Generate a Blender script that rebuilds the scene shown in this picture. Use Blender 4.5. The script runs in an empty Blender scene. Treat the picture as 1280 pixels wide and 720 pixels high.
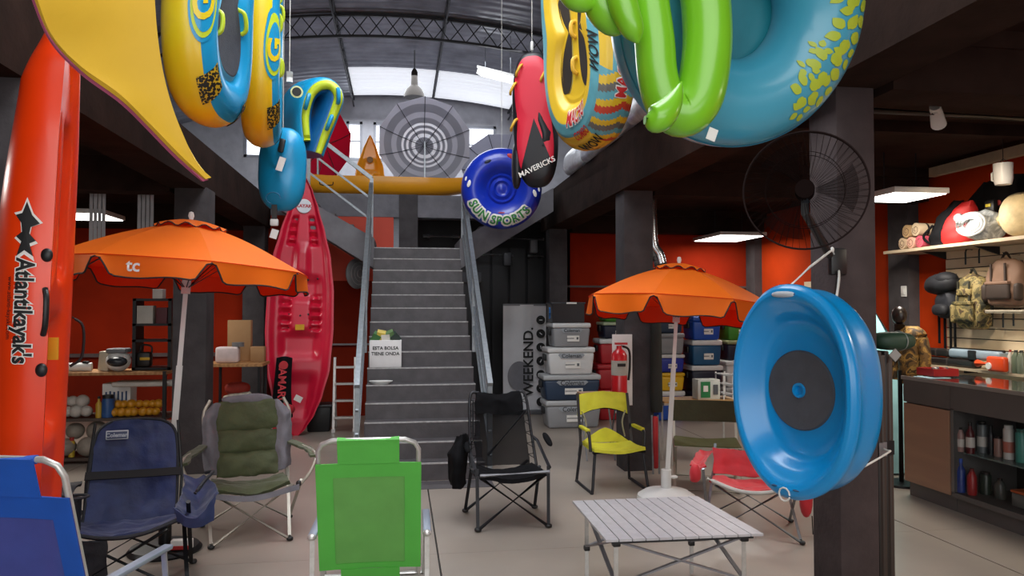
import bpy, bmesh, math, random
from mathutils import Vector, Matrix, noise
random.seed(7)
noise.seed_set(7)
scene = bpy.context.scene
COL = scene.collection
# ------------------------------------------------------------------ camera
CAM_H = 1.6
FPX = 940.0
YAW = math.atan(140 / FPX)
PIT = math.atan(25 / FPX * math.cos(YAW))
cam_data = bpy.data.cameras.new('camera')
cam_data.sensor_width = 36.0
cam_data.lens = 36.0 * FPX / 1280.0
cam_data.clip_start = 0.05
cam_data.clip_end = 300
cam = bpy.data.objects.new('camera', cam_data)
COL.objects.link(cam)
cam.location = (0, 0, CAM_H)
cam.rotation_euler = (math.pi / 2 + PIT, 0, -YAW)
scene.camera = cam
# ------------------------------------------------------------------ world, light, exposure
world = bpy.data.worlds.new('world')
scene.world = world
world.use_nodes = True
bgn = world.node_tree.nodes['Background']
bgn.inputs[0].default_value = (0.90, 0.95, 1.0, 1)
bgn.inputs[1].default_value = 0.62
vs = scene.view_settings
vs.view_transform = 'Standard'
vs.look = 'None'
vs.gamma = 1.0
vs.use_curve_mapping = False
vs.exposure = 0.0


def area(name, loc, rot, sx, sy, power, col):
    d = bpy.data.lights.new(name, 'AREA')
    d.shape = 'RECTANGLE'
    d.size, d.size_y, d.energy, d.color = sx, sy, power, col
    o = bpy.data.objects.new(name, d)
    COL.objects.link(o)
    o.location = loc
    o.rotation_euler = rot
    return o


# daylight entering through the wide open shop front behind the photographer
area('shopfront_daylight', (0.4, -3.4, 3.4), (math.radians(-103 + 180), 0, 0), 8.0, 5.0, 340, (1.0, 0.985, 0.96))
# daylight falling through the long roof skylights over the hall
area('skylight_daylight', (0.1, 4.6, 6.25), (0, 0, 0), 2.0, 6.0, 330, (0.92, 0.96, 1.0))
area('skylight_daylight', (0.1, 15.2, 6.1), (0, 0, 0), 4.0, 5.0, 290, (0.92, 0.96, 1.0))


# ------------------------------------------------------------------ helpers
def srgb(h):
    h = h.lstrip('#')
    c = [int(h[i:i + 2], 16) / 255 for i in (0, 2, 4)]
    return tuple((x / 12.92 if x <= .04045 else ((x + .055) / 1.055) ** 2.4) for x in c) + (1,)


_F = Vector((math.sin(YAW) * math.cos(PIT), math.cos(YAW) * math.cos(PIT), math.sin(PIT)))
_R = Vector((math.cos(YAW), -math.sin(YAW), 0))
_U = _R.cross(_F)


def P(x, y, Y):
    """world point at hall depth Y seen in direction of photo pixel (x, y)"""
    r = _F + _R * ((x - 640) / FPX) + _U * ((360 - y) / FPX)
    return Vector((0, 0, CAM_H)) + r * (Y / r.y)


def FL(x, y, z=0.0):
    r = _F + _R * ((x - 640) / FPX) + _U * ((360 - y) / FPX)
    return Vector((0, 0, CAM_H)) + r * ((z - CAM_H) / r.z)


def nodes(name):
    m = bpy.data.materials.new(name)
    m.use_nodes = True
    nt = m.node_tree
    b = nt.nodes['Principled BSDF']
    return m, nt, b


def sset(b, k, v):
    if k in b.inputs:
        b.inputs[k].default_value = v


MATS = {}


def M(name, hexc, rough=.5, metal=0, var=.08, scale=6, bump=0, bscale=120, coat=0, alpha=1, trans=0, emis=0, spec=.5, hex2=None, mixscale=3, sheen=0):
    if name in MATS:
        return MATS[name]
    m, nt, b = nodes(name)
    N, L = nt.nodes, nt.links
    c = srgb(hexc)
    sset(b, 'Base Color', c)
    sset(b, 'Roughness', rough)
    sset(b, 'Metallic', metal)
    sset(b, 'Coat Weight', coat)
    sset(b, 'Coat Roughness', .15)
    sset(b, 'Specular IOR Level', spec)
    sset(b, 'Transmission Weight', trans)
    sset(b, 'Sheen Weight', sheen)
    tc = N.new('ShaderNodeTexCoord')
    if var > 0 or hex2:
        nz = N.new('ShaderNodeTexNoise')
        nz.inputs['Scale'].default_value = scale if not hex2 else mixscale
        nz.inputs['Detail'].default_value = 5
        L.new(tc.outputs['Object'], nz.inputs['Vector'])
        cr = N.new('ShaderNodeValToRGB')
        cr.color_ramp.elements[0].position = .3
        cr.color_ramp.elements[1].position = .7
        if hex2:
            a, d = c, srgb(hex2)
        else:
            a = tuple(x * (1 - var * 1.6) for x in c[:3]) + (1,)
            d = tuple(min(1, x * (1 + var)) for x in c[:3]) + (1,)
        cr.color_ramp.elements[0].color = a
        cr.color_ramp.elements[1].color = d
        L.new(nz.outputs['Fac'], cr.inputs['Fac'])
        L.new(cr.outputs['Color'], b.inputs['Base Color'])
    if bump > 0:
        n2 = N.new('ShaderNodeTexNoise')
        n2.inputs['Scale'].default_value = bscale
        n2.inputs['Detail'].default_value = 4
        L.new(tc.outputs['Object'], n2.inputs['Vector'])
        bp = N.new('ShaderNodeBump')
        bp.inputs['Strength'].default_value = bump
        bp.inputs['Distance'].default_value = .01
        L.new(n2.outputs['Fac'], bp.inputs['Height'])
        L.new(bp.outputs['Normal'], b.inputs['Normal'])
    if alpha < 1:
        sset(b, 'Alpha', alpha)
    if emis:
        sset(b, 'Emission Color', c)
        sset(b, 'Emission Strength', emis)
    MATS[name] = m
    return m


def ramp_mat(name, cols, kind='noise', scale=6, rough=.6, const=True, stretch=(1, 1, 1), bump=0, detail=3, distortion=0, metal=0):
    """procedural material whose colours follow a noise / wave / gradient through a ramp"""
    if name in MATS:
        return MATS[name]
    m, nt, b = nodes(name)
    N, L = nt.nodes, nt.links
    sset(b, 'Roughness', rough)
    sset(b, 'Metallic', metal)
    tc = N.new('ShaderNodeTexCoord')
    mp = N.new('ShaderNodeMapping')
    mp.inputs['Scale'].default_value = stretch
    L.new(tc.outputs['Object'], mp.inputs['Vector'])
    if kind == 'wave':
        t = N.new('ShaderNodeTexWave')
        t.inputs['Scale'].default_value = scale
        t.inputs['Distortion'].default_value = distortion
        t.inputs['Detail'].default_value = detail
    elif kind == 'voronoi':
        t = N.new('ShaderNodeTexVoronoi')
        t.inputs['Scale'].default_value = scale
    else:
        t = N.new('ShaderNodeTexNoise')
        t.inputs['Scale'].default_value = scale
        t.inputs['Detail'].default_value = detail
        t.inputs['Distortion'].default_value = distortion
    L.new(mp.outputs['Vector'], t.inputs['Vector'])
    cr = N.new('ShaderNodeValToRGB')
    cr.color_ramp.interpolation = 'CONSTANT' if const else 'LINEAR'
    els = cr.color_ramp.elements
    while len(els) < len(cols):
        els.new(.5)
    for e, (p, h) in zip(els, cols):
        e.position = p
        e.color = srgb(h)
    src = t.outputs['Distance'] if kind == 'voronoi' else t.outputs['Fac']
    L.new(src, cr.inputs['Fac'])
    L.new(cr.outputs['Color'], b.inputs['Base Color'])
    if bump:
        bp = N.new('ShaderNodeBump')
        bp.inputs['Strength'].default_value = bump
        bp.inputs['Distance'].default_value = .01
        L.new(src, bp.inputs['Height'])
        L.new(bp.outputs['Normal'], b.inputs['Normal'])
    MATS[name] = m
    return m


def emit(name, hexc, strength):
    if name in MATS:
        return MATS[name]
    m, nt, b = nodes(name)
    sset(b, 'Base Color', srgb(hexc))
    sset(b, 'Emission Color', srgb(hexc))
    sset(b, 'Emission Strength', strength)
    MATS[name] = m
    return m


def cloth_mat(name, hexc, tr=.35, rough=.65, var=.05, scale=3, bump=.1, bscale=9):
    """thin woven fabric that lets some light through"""
    m = M(name, hexc, rough, 0, var, scale, bump=bump, bscale=bscale)
    nt = m.node_tree
    N, L = nt.nodes, nt.links
    b = nt.nodes['Principled BSDF']
    tl = N.new('ShaderNodeBsdfTranslucent')
    tl.inputs['Color'].default_value = srgb(hexc)
    mx = N.new('ShaderNodeMixShader')
    mx.inputs[0].default_value = tr
    out = [n for n in N if n.type == 'OUTPUT_MATERIAL'][0]
    L.new(b.outputs[0], mx.inputs[1])
    L.new(tl.outputs[0], mx.inputs[2])
    L.new(mx.outputs[0], out.inputs['Surface'])
    return m


def frame_of(d):
    d = Vector(d).normalized()
    up = Vector((0, 0, 1)) if abs(d.z) < .95 else Vector((0, 1, 0))
    a = d.cross(up).normalized()
    return a, a.cross(d).normalized(), d


def cr1(p0, p1, p2, p3, t):
    return .5 * ((2 * p1) + (p2 - p0) * t + (2 * p0 - 5 * p1 + 4 * p2 - p3) * t * t + (3 * p1 - p0 - 3 * p2 + p3) * t ** 3)


def spline(pts, n, closed=False):
    pts = [Vector(p) for p in pts]
    m = len(pts)
    out = []
    segs = m if closed else m - 1
    tot = n if closed else n + 1
    for i in range(tot):
        s = i / n * segs
        k = min(int(s), segs - 1)
        t = s - k
        if closed:
            g = lambda j: pts[j % m]
        else:
            g = lambda j: pts[j] if 0 <= j < m else (pts[0] * 2 - pts[1] if j < 0 else pts[-1] * 2 - pts[-2])
        out.append(cr1(g(k - 1), g(k), g(k + 1), g(k + 2), t))
    return out


class MB:
    def __init__(s):
        s.v, s.f, s.m = [], [], []
        s.cur = 0

    def add(s, vs_, fs):
        n = len(s.v)
        s.v += [Vector(v) for v in vs_]
        for f in fs:
            s.f.append(tuple(i + n for i in f))
            s.m.append(s.cur)
        return s

    def slot(s, i):
        s.cur = i
        return s

    def box(s, c, d, Mx=None):
        x, y, z = [k / 2 for k in d]
        vs_ = [Vector((a * x, b * y, e * z)) for a in (-1, 1) for b in (-1, 1) for e in (-1, 1)]
        if Mx is not None:
            vs_ = [Mx @ v for v in vs_]
        c = Vector(c)
        return s.add([v + c for v in vs_], [(0, 1, 3, 2), (4, 6, 7, 5), (0, 4, 5, 1), (2, 3, 7, 6), (0, 2, 6, 4), (1, 5, 7, 3)])

    def rbox(s, c, d, r=.01, seg=2, Mx=None, taper=0):
        bm = bmesh.new()
        bmesh.ops.create_cube(bm, size=1)
        for v in bm.verts:
            k = 1 - taper * (.5 - v.co.z)
            v.co = Vector((v.co.x * d[0] * k, v.co.y * d[1] * k, v.co.z * d[2]))
        bmesh.ops.bevel(bm, geom=bm.edges[:], offset=min(r, min(d) * .49), segments=seg, affect='EDGES', profile=.5)
        bm.verts.index_update()
        c = Vector(c)
        vs_ = [((Mx @ v.co) if Mx is not None else v.co) + c for v in bm.verts]
        s.add(vs_, [[v.index for v in f.verts] for f in bm.faces])
        bm.free()
        return s

    def bar(s, p, q, w, h=None, up=None):
        h = h or w
        p, q = Vector(p), Vector(q)
        d = (q - p)
        L = d.length
        if up is None:
            a, b, d = frame_of(d)
        else:
            d = d.normalized()
            a = d.cross(Vector(up)).normalized()
            b = a.cross(d)
        vs_ = []
        for o in (p, q):
            for sa, sb in ((-1, -1), (1, -1), (1, 1), (-1, 1)):
                vs_.append(o + a * sa * w / 2 + b * sb * h / 2)
        return s.add(vs_, [(3, 2, 1, 0), (4, 5, 6, 7), (0, 1, 5, 4), (1, 2, 6, 5), (2, 3, 7, 6), (3, 0, 4, 7)])

    def tube(s, pts, r, n=8, closed=False, flat=1.0):
        pts = [Vector(p) for p in pts]
        m = len(pts)
        rs = r if isinstance(r, (list, tuple)) else [r] * m
        T = []
        for i in range(m):
            a = pts[(i - 1) % m] if (closed or i > 0) else pts[i]
            b = pts[(i + 1) % m] if (closed or i < m - 1) else pts[i]
            T.append((b - a).normalized())
        A, B, _ = frame_of(T[0])
        vs_ = []
        for i in range(m):
            if i:
                A = (A - T[i] * A.dot(T[i])).normalized()
                B = T[i].cross(A)
            for k in range(n):
                w = 2 * math.pi * k / n
                vs_.append(pts[i] + A * (math.cos(w) * rs[i]) + B * (math.sin(w) * rs[i] * flat))
        fs = []
        for i in range(m if closed else m - 1):
            j = (i + 1) % m
            for k in range(n):
                l = (k + 1) % n
                fs.append((i * n + k, i * n + l, j * n + l, j * n + k))
        if not closed:
            fs.append(tuple(reversed(range(n))))
            fs.append(tuple((m - 1) * n + k for k in range(n)))
        return s.add(vs_, fs)

    def cyl(s, p, q, r, n=12):
        return s.tube([p, q], r, n)

    def lathe(s, prof, n=24, Mx=None, c=(0, 0, 0), sx=1, sy=1, matfn=None):
        vs_, fs, ms = [], [], []
        c = Vector(c)
        for (r, z) in prof:
            for k in range(n):
                w = 2 * math.pi * k / n
                v = Vector((r * math.cos(w) * sx, r * math.sin(w) * sy, z))
                vs_.append((Mx @ v if Mx is not None else v) + c)
        for i in range(len(prof) - 1):
            for k in range(n):
                l = (k + 1) % n
                fs.append((i * n + k, i * n + l, (i + 1) * n + l, (i + 1) * n + k))
                ms.append(matfn(i, k) if matfn else s.cur)
        s.add(vs_, fs)
        s.m[-len(ms):] = ms
        # close ends
        if prof[0][0] > 1e-5:
            s.f.append(tuple(reversed([len(s.v) - len(vs_) + k for k in range(n)])))
            s.m.append(s.cur if not matfn else matfn(0, 0))
        if prof[-1][0] > 1e-5:
            s.f.append(tuple(len(s.v) - n + k for k in range(n)))
            s.m.append(s.cur if not matfn else matfn(len(prof) - 2, 0))
        return s

    def grid(s, fn, nu, nv, cu=False, cv=False, matfn=None, flip=False):
        vs_ = []
        U, V = (nu if cu else nu + 1), (nv if cv else nv + 1)
        for i in range(U):
            for j in range(V):
                vs_.append(Vector(fn(i / nu, j / nv)))
        fs, ms = [], []
        for i in range(nu):
            for j in range(nv):
                a, b = (i + 1) % U, (j + 1) % V
                q = (i * V + j, a * V + j, a * V + b, i * V + b)
                fs.append(tuple(reversed(q)) if flip else q)
                ms.append(matfn((i + .5) / nu, (j + .5) / nv) if matfn else s.cur)
        s.add(vs_, fs)
        s.m[-len(ms):] = ms
        return s

    def sheet(s, fn, nu, nv, th=.006, edge_slot=None, back_slot=None, front_slot=None):
        """closed thin solid that follows fn(u, v)"""
        g = [[Vector(fn(i / nu, j / nv)) for j in range(nv + 1)] for i in range(nu + 1)]
        nr = []
        for i in range(nu + 1):
            row = []
            for j in range(nv + 1):
                du = g[min(i + 1, nu)][j] - g[max(i - 1, 0)][j]
                dv = g[i][min(j + 1, nv)] - g[i][max(j - 1, 0)]
                n = du.cross(dv)
                row.append(n.normalized() if n.length > 1e-9 else Vector((0, 0, 1)))
            nr.append(row)
        W = nv + 1
        K = (nu + 1) * W
        vs_ = [g[i][j] + nr[i][j] * th / 2 for i in range(nu + 1) for j in range(W)]
        vs_ += [g[i][j] - nr[i][j] * th / 2 for i in range(nu + 1) for j in range(W)]
        f1, f2, f3 = [], [], []
        for i in range(nu):
            for j in range(nv):
                q = (i * W + j, (i + 1) * W + j, (i + 1) * W + j + 1, i * W + j + 1)
                f1.append(q)
                f2.append(tuple(k + K for k in reversed(q)))
        for j in range(nv):
            f3.append((j, j + 1, j + 1 + K, j + K))
            b = nu * W
            f3.append((b + j + 1, b + j, b + j + K, b + j + 1 + K))
        for i in range(nu):
            f3.append(((i + 1) * W, i * W, i * W + K, (i + 1) * W + K))
            f3.append((i * W + nv, (i + 1) * W + nv, (i + 1) * W + nv + K, i * W + nv + K))
        c = s.cur
        s.add(vs_, f1 + f2 + f3)
        t = len(f1 + f2 + f3)
        s.m[-t:] = [c if front_slot is None else front_slot] * len(f1) + [c if back_slot is None else back_slot] * len(f2) + [c if edge_slot is None else edge_slot] * len(f3)
        return s

    def patch(s, rows, nu=12, nv=12, th=.006, **kw):
        """thin solid through a grid of control points (rows of equal length)"""
        R = [spline(r, nv) for r in rows]
        cols = [spline([r[j] for r in R], nu) for j in range(nv + 1)]
        return s.sheet(lambda u, v: cols[int(round(v * nv))][int(round(u * nu))], nu, nv, th, **kw)

    def loft(s, secs, nu, closed=True, cap=True):
        k = len(secs[0])
        cols = [spline([sec[j] for sec in secs], nu) for j in range(k)]
        vs_ = [cols[j][i] for i in range(nu + 1) for j in range(k)]
        fs = []
        for i in range(nu):
            for j in range(k if closed else k - 1):
                l = (j + 1) % k
                fs.append((i * k + j, i * k + l, (i + 1) * k + l, (i + 1) * k + j))
        if cap:
            fs.append(tuple(reversed(range(k))))
            fs.append(tuple(nu * k + j for j in range(k)))
        return s.add(vs_, fs)

    def prism(s, poly, t, Mx=None, c=(0, 0, 0)):
        """polygon in local xz, extruded t along local y"""
        n = len(poly)
        c = Vector(c)
        vs_ = [Vector((x, -t / 2, z)) for x, z in poly] + [Vector((x, t / 2, z)) for x, z in poly]
        vs_ = [((Mx @ v) if Mx is not None else v) + c for v in vs_]
        fs = [tuple(range(n)), tuple(reversed(range(n, 2 * n)))]
        fs += [((i + 1) % n, i, n + i, n + (i + 1) % n) for i in range(n)]
        return s.add(vs_, fs)

    def ell(s, c, d, nu=16, nv=10, e=1.0, Mx=None):
        c = Vector(c)

        def sp(w, e_):
            a = math.cos(w)
            return math.copysign(abs(a) ** e_, a)
        vs_ = []
        for j in range(nv + 1):
            ph = -math.pi / 2 + math.pi * j / nv
            for i in range(nu):
                th = 2 * math.pi * i / nu
                v = Vector((d[0] / 2 * sp(ph, e) * sp(th, e), d[1] / 2 * sp(ph, e) * sp(th - math.pi / 2, e), d[2] / 2 * sp(ph - math.pi / 2, e)))
                vs_.append((Mx @ v if Mx is not None else v) + c)
        fs = []
        for j in range(nv):
            for i in range(nu):
                l = (i + 1) % nu
                fs.append((j * nu + i, j * nu + l, (j + 1) * nu + l, (j + 1) * nu + i))
        return s.add(vs_, fs)

    def crumple(s, amp=.01, sc=9, seed=0):
        o = Vector((seed * 3.1, seed * 1.7, seed))
        s.v = [v + noise.noise_vector(v * sc + o) * amp + noise.noise_vector(v * sc * 2.3 + o) * (amp * .45) for v in s.v]
        return s

    def build(s, name, mat, parent=None, world=True, angle=40, label=None, origin=None):
        mats = mat if isinstance(mat, (list, tuple)) else [mat]
        if parent is not None:
            if world:
                inv = FRAME[parent.name].inverted()
                vs_ = [inv @ v for v in s.v]
            else:
                vs_ = s.v
            org = Vector((0, 0, 0))
        else:
            if origin is None:
                lo = [min(v[i] for v in s.v) for i in range(3)]
                hi = [max(v[i] for v in s.v) for i in range(3)]
                origin = ((lo[0] + hi[0]) / 2, (lo[1] + hi[1]) / 2, lo[2])
            org = Vector(origin)
            vs_ = [v - org for v in s.v]
        me = bpy.data.meshes.new(name)
        me.from_pydata([tuple(v) for v in vs_], [], s.f)
        for m in mats:
            me.materials.append(m)
        me.polygons.foreach_set('material_index', s.m)
        me.polygons.foreach_set('use_smooth', [True] * len(s.f))
        me.validate()
        bm = bmesh.new()
        bm.from_mesh(me)
        bmesh.ops.remove_doubles(bm, verts=bm.verts, dist=1e-5)
        bmesh.ops.recalc_face_normals(bm, faces=bm.faces)
        bm.to_mesh(me)
        bm.free()
        me.set_sharp_from_angle(angle=math.radians(angle))
        o = bpy.data.objects.new(name, me)
        COL.objects.link(o)
        o.location = org
        if parent is not None:
            o.parent = parent
            FRAME[o.name] = FRAME[parent.name]
        else:
            FRAME[o.name] = Matrix.Translation(org)
        if label:
            o['label'] = label
        return o


FRAME = {}


def tag(o, label=None, cat=None, group=None, kind=None):
    if label:
        o['label'] = label
    if cat:
        o['category'] = cat
    if group:
        o['group'] = group
    if kind:
        o['kind'] = kind
    return o


def thing(name, label, cat, loc=(0, 0, 0), rz=0, group=None, kind=None):
    o = bpy.data.objects.new(name, None)
    o.empty_display_size = .1
    COL.objects.link(o)
    o.location = loc
    o.rotation_euler = (0, 0, rz)
    FRAME[o.name] = Matrix.Translation(Vector(loc)) @ Matrix.Rotation(rz, 4, 'Z')
    return tag(o, label, cat, group, kind)


def dup(root, loc=None, rz=None, label=None, group=None):
    def cp(o, par):
        c = o.copy()
        COL.objects.link(c)
        c.parent = par
        for ch in list(o.children):
            cp(ch, c)
        return c
    r = cp(root, None)
    if loc is not None:
        r.location = loc
    if rz is not None:
        r.rotation_euler = (0, 0, rz)
    if label:
        r['label'] = label
    if group:
        r['group'] = group
    FRAME[r.name] = Matrix.Translation(r.location) @ Matrix.Rotation(r.rotation_euler.z, 4, 'Z')
    return r


def lettering(body, size, mat, parent, fn, name='lettering', extrude=0.0, bold=0.0, sub=0, align='CENTER', world=True, shear=0):
    """flat writing as a mesh; fn(x, y) gives its place on the thing"""
    cu = bpy.data.curves.new('txt', 'FONT')
    cu.body = body
    cu.size = size
    cu.align_x = align
    cu.align_y = 'CENTER'
    cu.resolution_u = 3
    cu.offset = bold
    cu.shear = shear
    ob = bpy.data.objects.new('txt', cu)
    COL.objects.link(ob)
    bpy.context.view_layer.update()
    me = bpy.data.meshes.new_from_object(ob)
    bpy.data.objects.remove(ob)
    bpy.data.curves.remove(cu)
    bm = bmesh.new()
    bm.from_mesh(me)
    bmesh.ops.triangulate(bm, faces=bm.faces)
    if sub:
        long = [e for e in bm.edges if e.calc_length() > sub]
        it = 0
        while long and it < 4:
            bmesh.ops.subdivide_edges(bm, edges=long, cuts=1)
            bmesh.ops.triangulate(bm, faces=bm.faces)
            long = [e for e in bm.edges if e.calc_length() > sub]
            it += 1
    inv = FRAME[parent.name].inverted() if (world and parent is not None) else Matrix.Identity(4)
    for v in bm.verts:
        v.co = inv @ Vector(fn(v.co.x, v.co.y))
    bm.to_mesh(me)
    bm.free()
    me.materials.clear()
    me.materials.append(mat)
    me.name = name
    o = bpy.data.objects.new(name, me)
    COL.objects.link(o)
    if parent is not None:
        o.parent = parent
        FRAME[o.name] = FRAME[parent.name]
    return o


def plane_fn(c, right, up, off=0.0):
    c, right, up = Vector(c), Vector(right).normalized(), Vector(up).normalized()
    n = right.cross(up)
    return lambda x, y: c + right * x + up * y + n * off


def RZ(a):
    return Matrix.Rotation(a, 3, 'Z')


def RX(a):
    return Matrix.Rotation(a, 3, 'X')


def RY(a):
    return Matrix.Rotation(a, 3, 'Y')


def string(name, p, q, label, r=.0025, mat=None, cat='cord', group=None):
    return tag(MB().tube([p, q], r, 6).build(name, mat or M('white_cord', '#d8d6d0', .8)), label, cat, group)


# shared materials
STEEL = M('galvanised_tube', '#8f9499', .38, .75, .1, 30)
ALU = M('brushed_aluminium', '#c9c6c2', .35, .55, .06, 40)
BLACKMET = M('black_powder_coat', '#17171a', .45, .2, .1, 20)
BLACKPL = M('black_plastic', '#141416', .45, 0, .1, 20)
WHITEPL = M('white_plastic', '#dcdcda', .4, 0, .03, 8)
PAPER = M('paper_label', '#e4e2de', .7, 0, .03, 12)
INK = M('black_ink', '#121214', .6, 0, 0)
CORDW = M('white_cord', '#d8d6d0', .8)
# ================================================================== the building
CONC = M('polished_concrete', '#877d74', .33, 0, hex2='#a4988d', mixscale=.75, bump=.05, bscale=6)
DARKC = M('dark_painted_concrete', '#4a4648', .85, 0, .16, 5, bump=.35, bscale=28, spec=.2)
SOFF = M('brown_black_soffit', '#2f211c', .95, 0, .2, 4, bump=.3, bscale=20, spec=.08)
RED = M('brick_red_paint', '#94260e', .9, 0, .08, 3, bump=.06, bscale=40, spec=.1)
REDD = M('dark_red_paint', '#74200f', .9, 0, .08, 3, bump=.06, bscale=40, spec=.1)
BLK = M('black_wall_paint', '#1d1c1f', .7, 0, .15, 4)
GREYW = M('grey_block_wall', '#a8a8ae', .8, 0, .08, 5, bump=.2, bscale=14)
STAIRM = M('grey_stair_paint', '#4d494c', .6, 0, .14, 8, bump=.25, bscale=30)
NOSE = M('worn_stair_edge', '#a5a2a2', .6, 0, .2, 25)


def struct(name, mb, mat, label, parent=None):
    o = mb.build(name, mat, parent)
    if parent is None:
        tag(o, label, None, None, 'structure')
    return o


# floor slabs between saw-cut joints
fl = thing('floor', 'polished beige grey concrete floor with saw-cut joints', 'floor', (0, 0, 0), kind='structure')
xs = [-5.4, -3.2, .25, 3.7, 5.6]
ys = [-4, .9, 4.95, 8.6, 13.2]
for i in range(4):
    for j in range(4):
        g = .006
        MB().box(((xs[i] + xs[i + 1]) / 2, (ys[j] + ys[j + 1]) / 2, -.06), (xs[i + 1] - xs[i] - g * (2 if i else 1), ys[j + 1] - ys[j] - .002, .12)).build('floor_slab', CONC, fl)
MB().box((.1, 4.6, -.1), (11, 18, .15)).build('joint_filler', M('joint_dirt', '#3c3836', .9), fl)
# grey painted strip at the stair foot
MB().box((.22, 6.86, .002), (1.25, .3, .004)).build('painted_strip', STAIRM, fl)

# side walls and back walls
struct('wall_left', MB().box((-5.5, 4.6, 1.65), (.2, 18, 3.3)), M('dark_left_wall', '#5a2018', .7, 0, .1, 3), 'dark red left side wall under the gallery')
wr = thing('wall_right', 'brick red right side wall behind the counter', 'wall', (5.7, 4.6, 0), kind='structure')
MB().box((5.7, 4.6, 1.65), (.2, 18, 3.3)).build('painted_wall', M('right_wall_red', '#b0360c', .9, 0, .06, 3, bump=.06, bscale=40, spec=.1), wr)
MB().box((5.55, 7.62, 1.5), (.16, .34, 3.0)).build('pilaster', DARKC, wr)
MB().box((5.56, 11.2, 1.5), (.16, .3, 3.0)).build('pilaster', DARKC, wr)
wb = thing('wall_back', 'brick red back wall under the gallery with grey seam', 'wall', (0, 11.5, 0), kind='structure')
MB().box((-3.45, 11.5, 2.0), (4.1, .2, 2.2)).build('upper_panel', RED, wb)
MB().box((-3.45, 11.49, .45), (4.1, .2, .9)).build('lower_panel', REDD, wb)
MB().box((-.75, 11.5, 1.0), (1.3, .2, 2.0)).build('lower_panel', REDD, wb)
MB().box((-.65, 11.5, 2.5), (1.1, .2, 1.0)).build('upper_panel', M('red_paint_as_lit', '#c43c22', .6, 0, .05, 3), wb)  # same red wall paint, brightened in colour to look lit
MB().box((4.05, 11.5, 2.5), (3.1, .2, 1.2)).build('upper_panel', RED, wb)
MB().box((4.05, 11.5, .95), (3.1, .2, 1.9)).build('lower_panel', REDD, wb)
MB().box((.12, 11.48, 1.65), (.28, .26, 3.3)).build('pier', DARKC, wb)
MB().box((-3.4, 11.37, .93), (4.0, .05, .05)).build('seam_rail', M('seam_grey', '#5a4a4a', .6), wb)
MB().box((-.75, 11.37, 1.06), (1.3, .04, .025)).build('seam_rail', M('seam_pale', '#8a8284', .5), wb)
MB().box((4.05, 11.38, 1.93), (3.1, .04, .03)).build('seam_rail', M('seam_grey', '#5a4a4a', .6), wb)
wz = thing('wall_recess', 'black painted recess wall beside the stairs', 'wall', (1.3, 12.6, 0), kind='structure')
MB().box((1.3, 12.6, 1.65), (2.6, .2, 3.3)).build('painted_wall', BLK, wz)
MB().box((2.55, 12.0, 1.65), (.12, 1.2, 3.3)).build('side_wall', BLK, wz)
for i in range(7):
    MB().box((.45 + i * .3, 12.47, 1.3), (.26, .05, 2.6)).build('wall_panel', M('black_panel', '#232226', .55, 0, .12, 6), wz)
# grey sliding door leaf in the recess
MB().box((1.0, 12.3, 1.02), (.5, .06, 2.04)).build('door_leaf', M('charcoal_door', '#2d2c31', .5, 0, .08), wz)
MB().box((1.0, 12.26, 2.1), (.62, .1, .16)).build('door_header', M('charcoal_header', '#3d3c42', .5, 0, .08), wz)
for k, (a, b) in enumerate((((529, 295), (575, 296)), ((613, 297), (680, 299)), ((590, 318), (642, 319)), ((660, 320), (680, 320)))):
    p, q = P(a[0], a[1], 12.2), P(b[0], b[1], 12.2)
    t = thing('conduit_pipe', ['white pipe crossing the dark gap behind the landing', 'upper white pipe across the black recess', 'lower white pipe across the black recess, left length', 'short lower white pipe below the right speaker'][k], 'pipe', p)
    MB().cyl(p, q, .022, 10).build('pipe', M('white_pipe', '#cfd0d6', .45), t)
    for w in (.15, .85):
        c = p.lerp(q, w)
        MB().box((c.x, 12.32, c.z), (.03, .25, .06)).build('bracket', BLACKMET, t)
for k, (x, y) in enumerate(((667, 308), (634, 324))):
    c = P(x, y, 12.1)
    t = thing('wall_speaker', ['small grey speaker box under the upper pipe in the recess', 'small dark speaker box at the end of the lower pipe'][k], 'speaker', c)
    MB().rbox(c, (.13, .12, .22), .02).build('cabinet', M('spk%d' % k, ['#6f6f74', '#3c3c41'][k], .5), t)
    MB().box((c.x, 12.3, c.z), (.03, .3, .03)).build('bracket', BLACKMET, t)

# gallery (mezzanine): slabs, edge beams, pillars
GZ = 3.3
struct('mezzanine_slab_right', MB().box((3.9, 3.8, 3.17), (3.5, 15.6, .24)), SOFF, 'dark underside slab of the right hand gallery')
struct('mezzanine_slab_left', MB().box((-3.7, 3.8, 3.17), (3.4, 15.6, .24)), SOFF, 'dark underside slab of the left hand gallery')
struct('mezzanine_slab_rear', MB().box((.1, 15.0, 3.17), (11, 6.9, .24)), M('grey_slab_edge', '#77757c', .7, 0, .12, 6), 'rear gallery floor slab behind the landing')
struct('beam_rear_edge', MB().box((.1, 11.5, 3.13), (4.3, .22, .34)), M('grey_edge_beam', '#6f6d74', .7, 0, .14, 5, bump=.3, bscale=20), 'grey edge beam of the rear gallery above the landing')
for nm, x, lb in (('beam_right', 2.32, 'right'), ('beam_left', -2.05, 'left')):
    struct(nm, MB().box((x, 3.7, 2.97), (.34, 15.4, .42)), SOFF, 'dark concrete edge beam along the %s gallery' % lb)
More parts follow.
